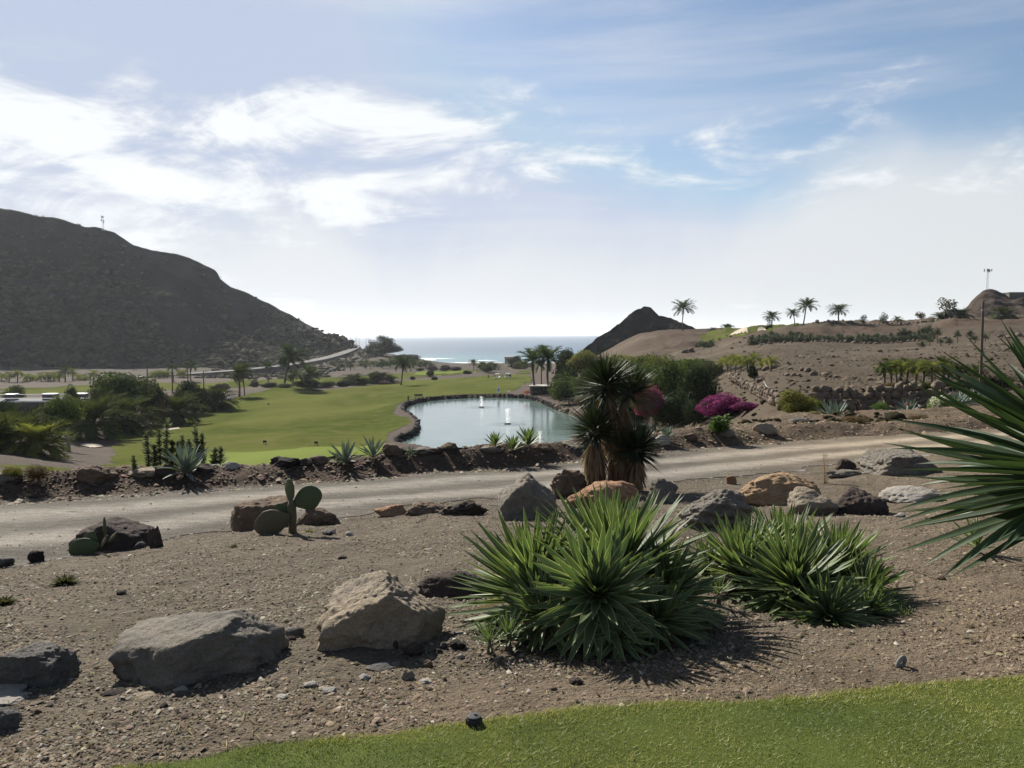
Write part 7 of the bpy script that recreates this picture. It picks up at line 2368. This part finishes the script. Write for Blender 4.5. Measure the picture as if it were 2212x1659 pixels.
MB().box((.055, 0, h * .86), (.13, .04, h * .3), .01, M=Matrix.Rotation(.15, 3, 'Y')).build('top', mat_plain('red_paint', (.36, .06, .03), .6), t)
# white hose on the slope
q1 = [G(a, b_, 40) for a, b_ in ((1650, 826), (1656, 836), (1668, 846), (1680, 852), (1693, 858))]
MB().tube([(q_[0], q_[1], q_[2] + .05) for q_ in q1], .035, 6).build('hose', MGREY)
tag(bpy.data.objects['hose'], 'pale hose lying across the bare slope above the wall', 'hose')

# clods and stones strewn over the bare slopes
r_ = np.random.default_rng(123)
n = 16000
Y = 1.0 / r_.uniform(1 / 262, 1 / 40, n)
vx = r_.uniform(1440, 2330, n)
X = (vx - CX) / F * Y
k = ~((vx < 1700) & (Y < 75)) & (fbm(X / 7, Y / 7, octv=3, seed=124) > -0.12 - 0.25 * r_.random(n))
X, Y, vx = X[k], Y[k], vx[k]
S = 0.05 * np.exp(r_.normal(0, 0.6, len(X))) * (0.6 + Y / 110)
C = soil_colour(X, Y, Wof(X, Y), vx) * r_.uniform(0.45, 1.6, (len(X), 1))
tag(link('slope_rubble', stones_mesh('slope_rubble', X, Y, np.minimum(S, 0.42), C, 125, 0.7), MSTONE), 'clods and stones strewn over the bare brown slopes on the right', 'rubble', kind='stuff')

# dry tufts over the slopes and the far side of the berm
n = 1500
Y = 1.0 / r_.uniform(1 / 255, 1 / 24, n)
vx = r_.uniform(1400, 2330, n)
X = (vx - CX) / F * Y
k = (fbm(X / 9, Y / 9, octv=3, seed=134) > 0.0) & (Wof(X, Y) > 5.6)
X, Y = X[k], Y[k]
S = 0.10 * np.exp(r_.normal(0, 0.45, len(X))) * (0.8 + Y / 120)
cl = np.array([0.085, 0.072, 0.042]) * r_.uniform(0.5, 1.6, (len(X), 1))
scrub('dry_tufts', 'low dry tufts scattered over the right-hand slopes', np.stack([X, Y, Zf(X, Y) + 0.3 * S], 1), S, MSCR, 135, cl)

# ------------------------------------------------------------------ each member of a row is told apart by its place in it
ONES = ['', 'first', 'second', 'third', 'fourth', 'fifth', 'sixth', 'seventh', 'eighth', 'ninth', 'tenth', 'eleventh', 'twelfth', 'thirteenth', 'fourteenth', 'fifteenth', 'sixteenth', 'seventeenth', 'eighteenth', 'nineteenth']
def ordinal(i):
    if i < 20: return ONES[i]
    return {2: 'twent', 3: 'thirt'}[i // 10] + ('ieth' if i % 10 == 0 else 'y-' + ONES[i % 10])
ROWS = {'row of palms before the beach': 'distant palm from the left in the dense row before the beach', 'palm clump before the beach': 'palm from the left in the small clump before the beach',
        'road palms, left stretch': 'small palm from the left edge in the row along the coast road', 'road palms, middle stretch': 'small yellowish palm from the left in the middle stretch of the coast road',
        'young palms on the slope': 'young palm from the left in the small grove on the bare slope', 'young palms above the stone wall': 'young arching palm from the left above the stone wall',
        'yuccas at the end of the terrace': 'short-trunked yucca from the left at the right end of the terrace', 'spiky patch under the cliff': 'spiky plant from the left in the patch under the low cliff',
        'stones along the ridge': 'rock from the left in the row along the ridge skyline', 'stone edging of the terrace': 'rock from the left in the edging below the terrace plants', 'stone edging of the green': 'rock from the left in the edging below the ridge green',
        'skyline shrubs of the left hill': 'round shrub from the left on the skyline of the left hill', 'street lamps on the headland': 'thin street lamp from the left on the headland against the sea',
        'loose rocks on the slope': 'loose rock from the left on the bare right-hand slope'}
for gname, text in ROWS.items():
    mem = sorted((o for o in bpy.data.objects if o.get('group') == gname), key=lambda o: o.location.x / o.location.y)
    for i, o in enumerate(mem):
        o['label'] = ordinal(i + 1) + ' ' + text

# ------------------------------------------------------------------ thin sea haze over the valley
zl, zh = -30.0, 150.0
mb = MB().box((0, 20000, (zl + zh) / 2), (50000, 60000, zh - zl))
hz_ = mb.build('haze', None)
mh = bpy.data.materials.new('haze')
mh.use_nodes = True
nt = mh.node_tree
nt.nodes.remove(nt.nodes['Principled BSDF'])
pv = nt.nodes.new('ShaderNodeVolumePrincipled')
pv.inputs['Color'].default_value = (0.86, 0.92, 1.0, 1)
pv.inputs['Density'].default_value = 0.00006
pv.inputs['Anisotropy'].default_value = 0.3
nt.links.new(pv.outputs[0], nt.nodes['Material Output'].inputs['Volume'])
hz_.data.materials.append(mh)
tag(hz_, 'thin pale sea haze filling the valley', 'haze', kind='stuff')
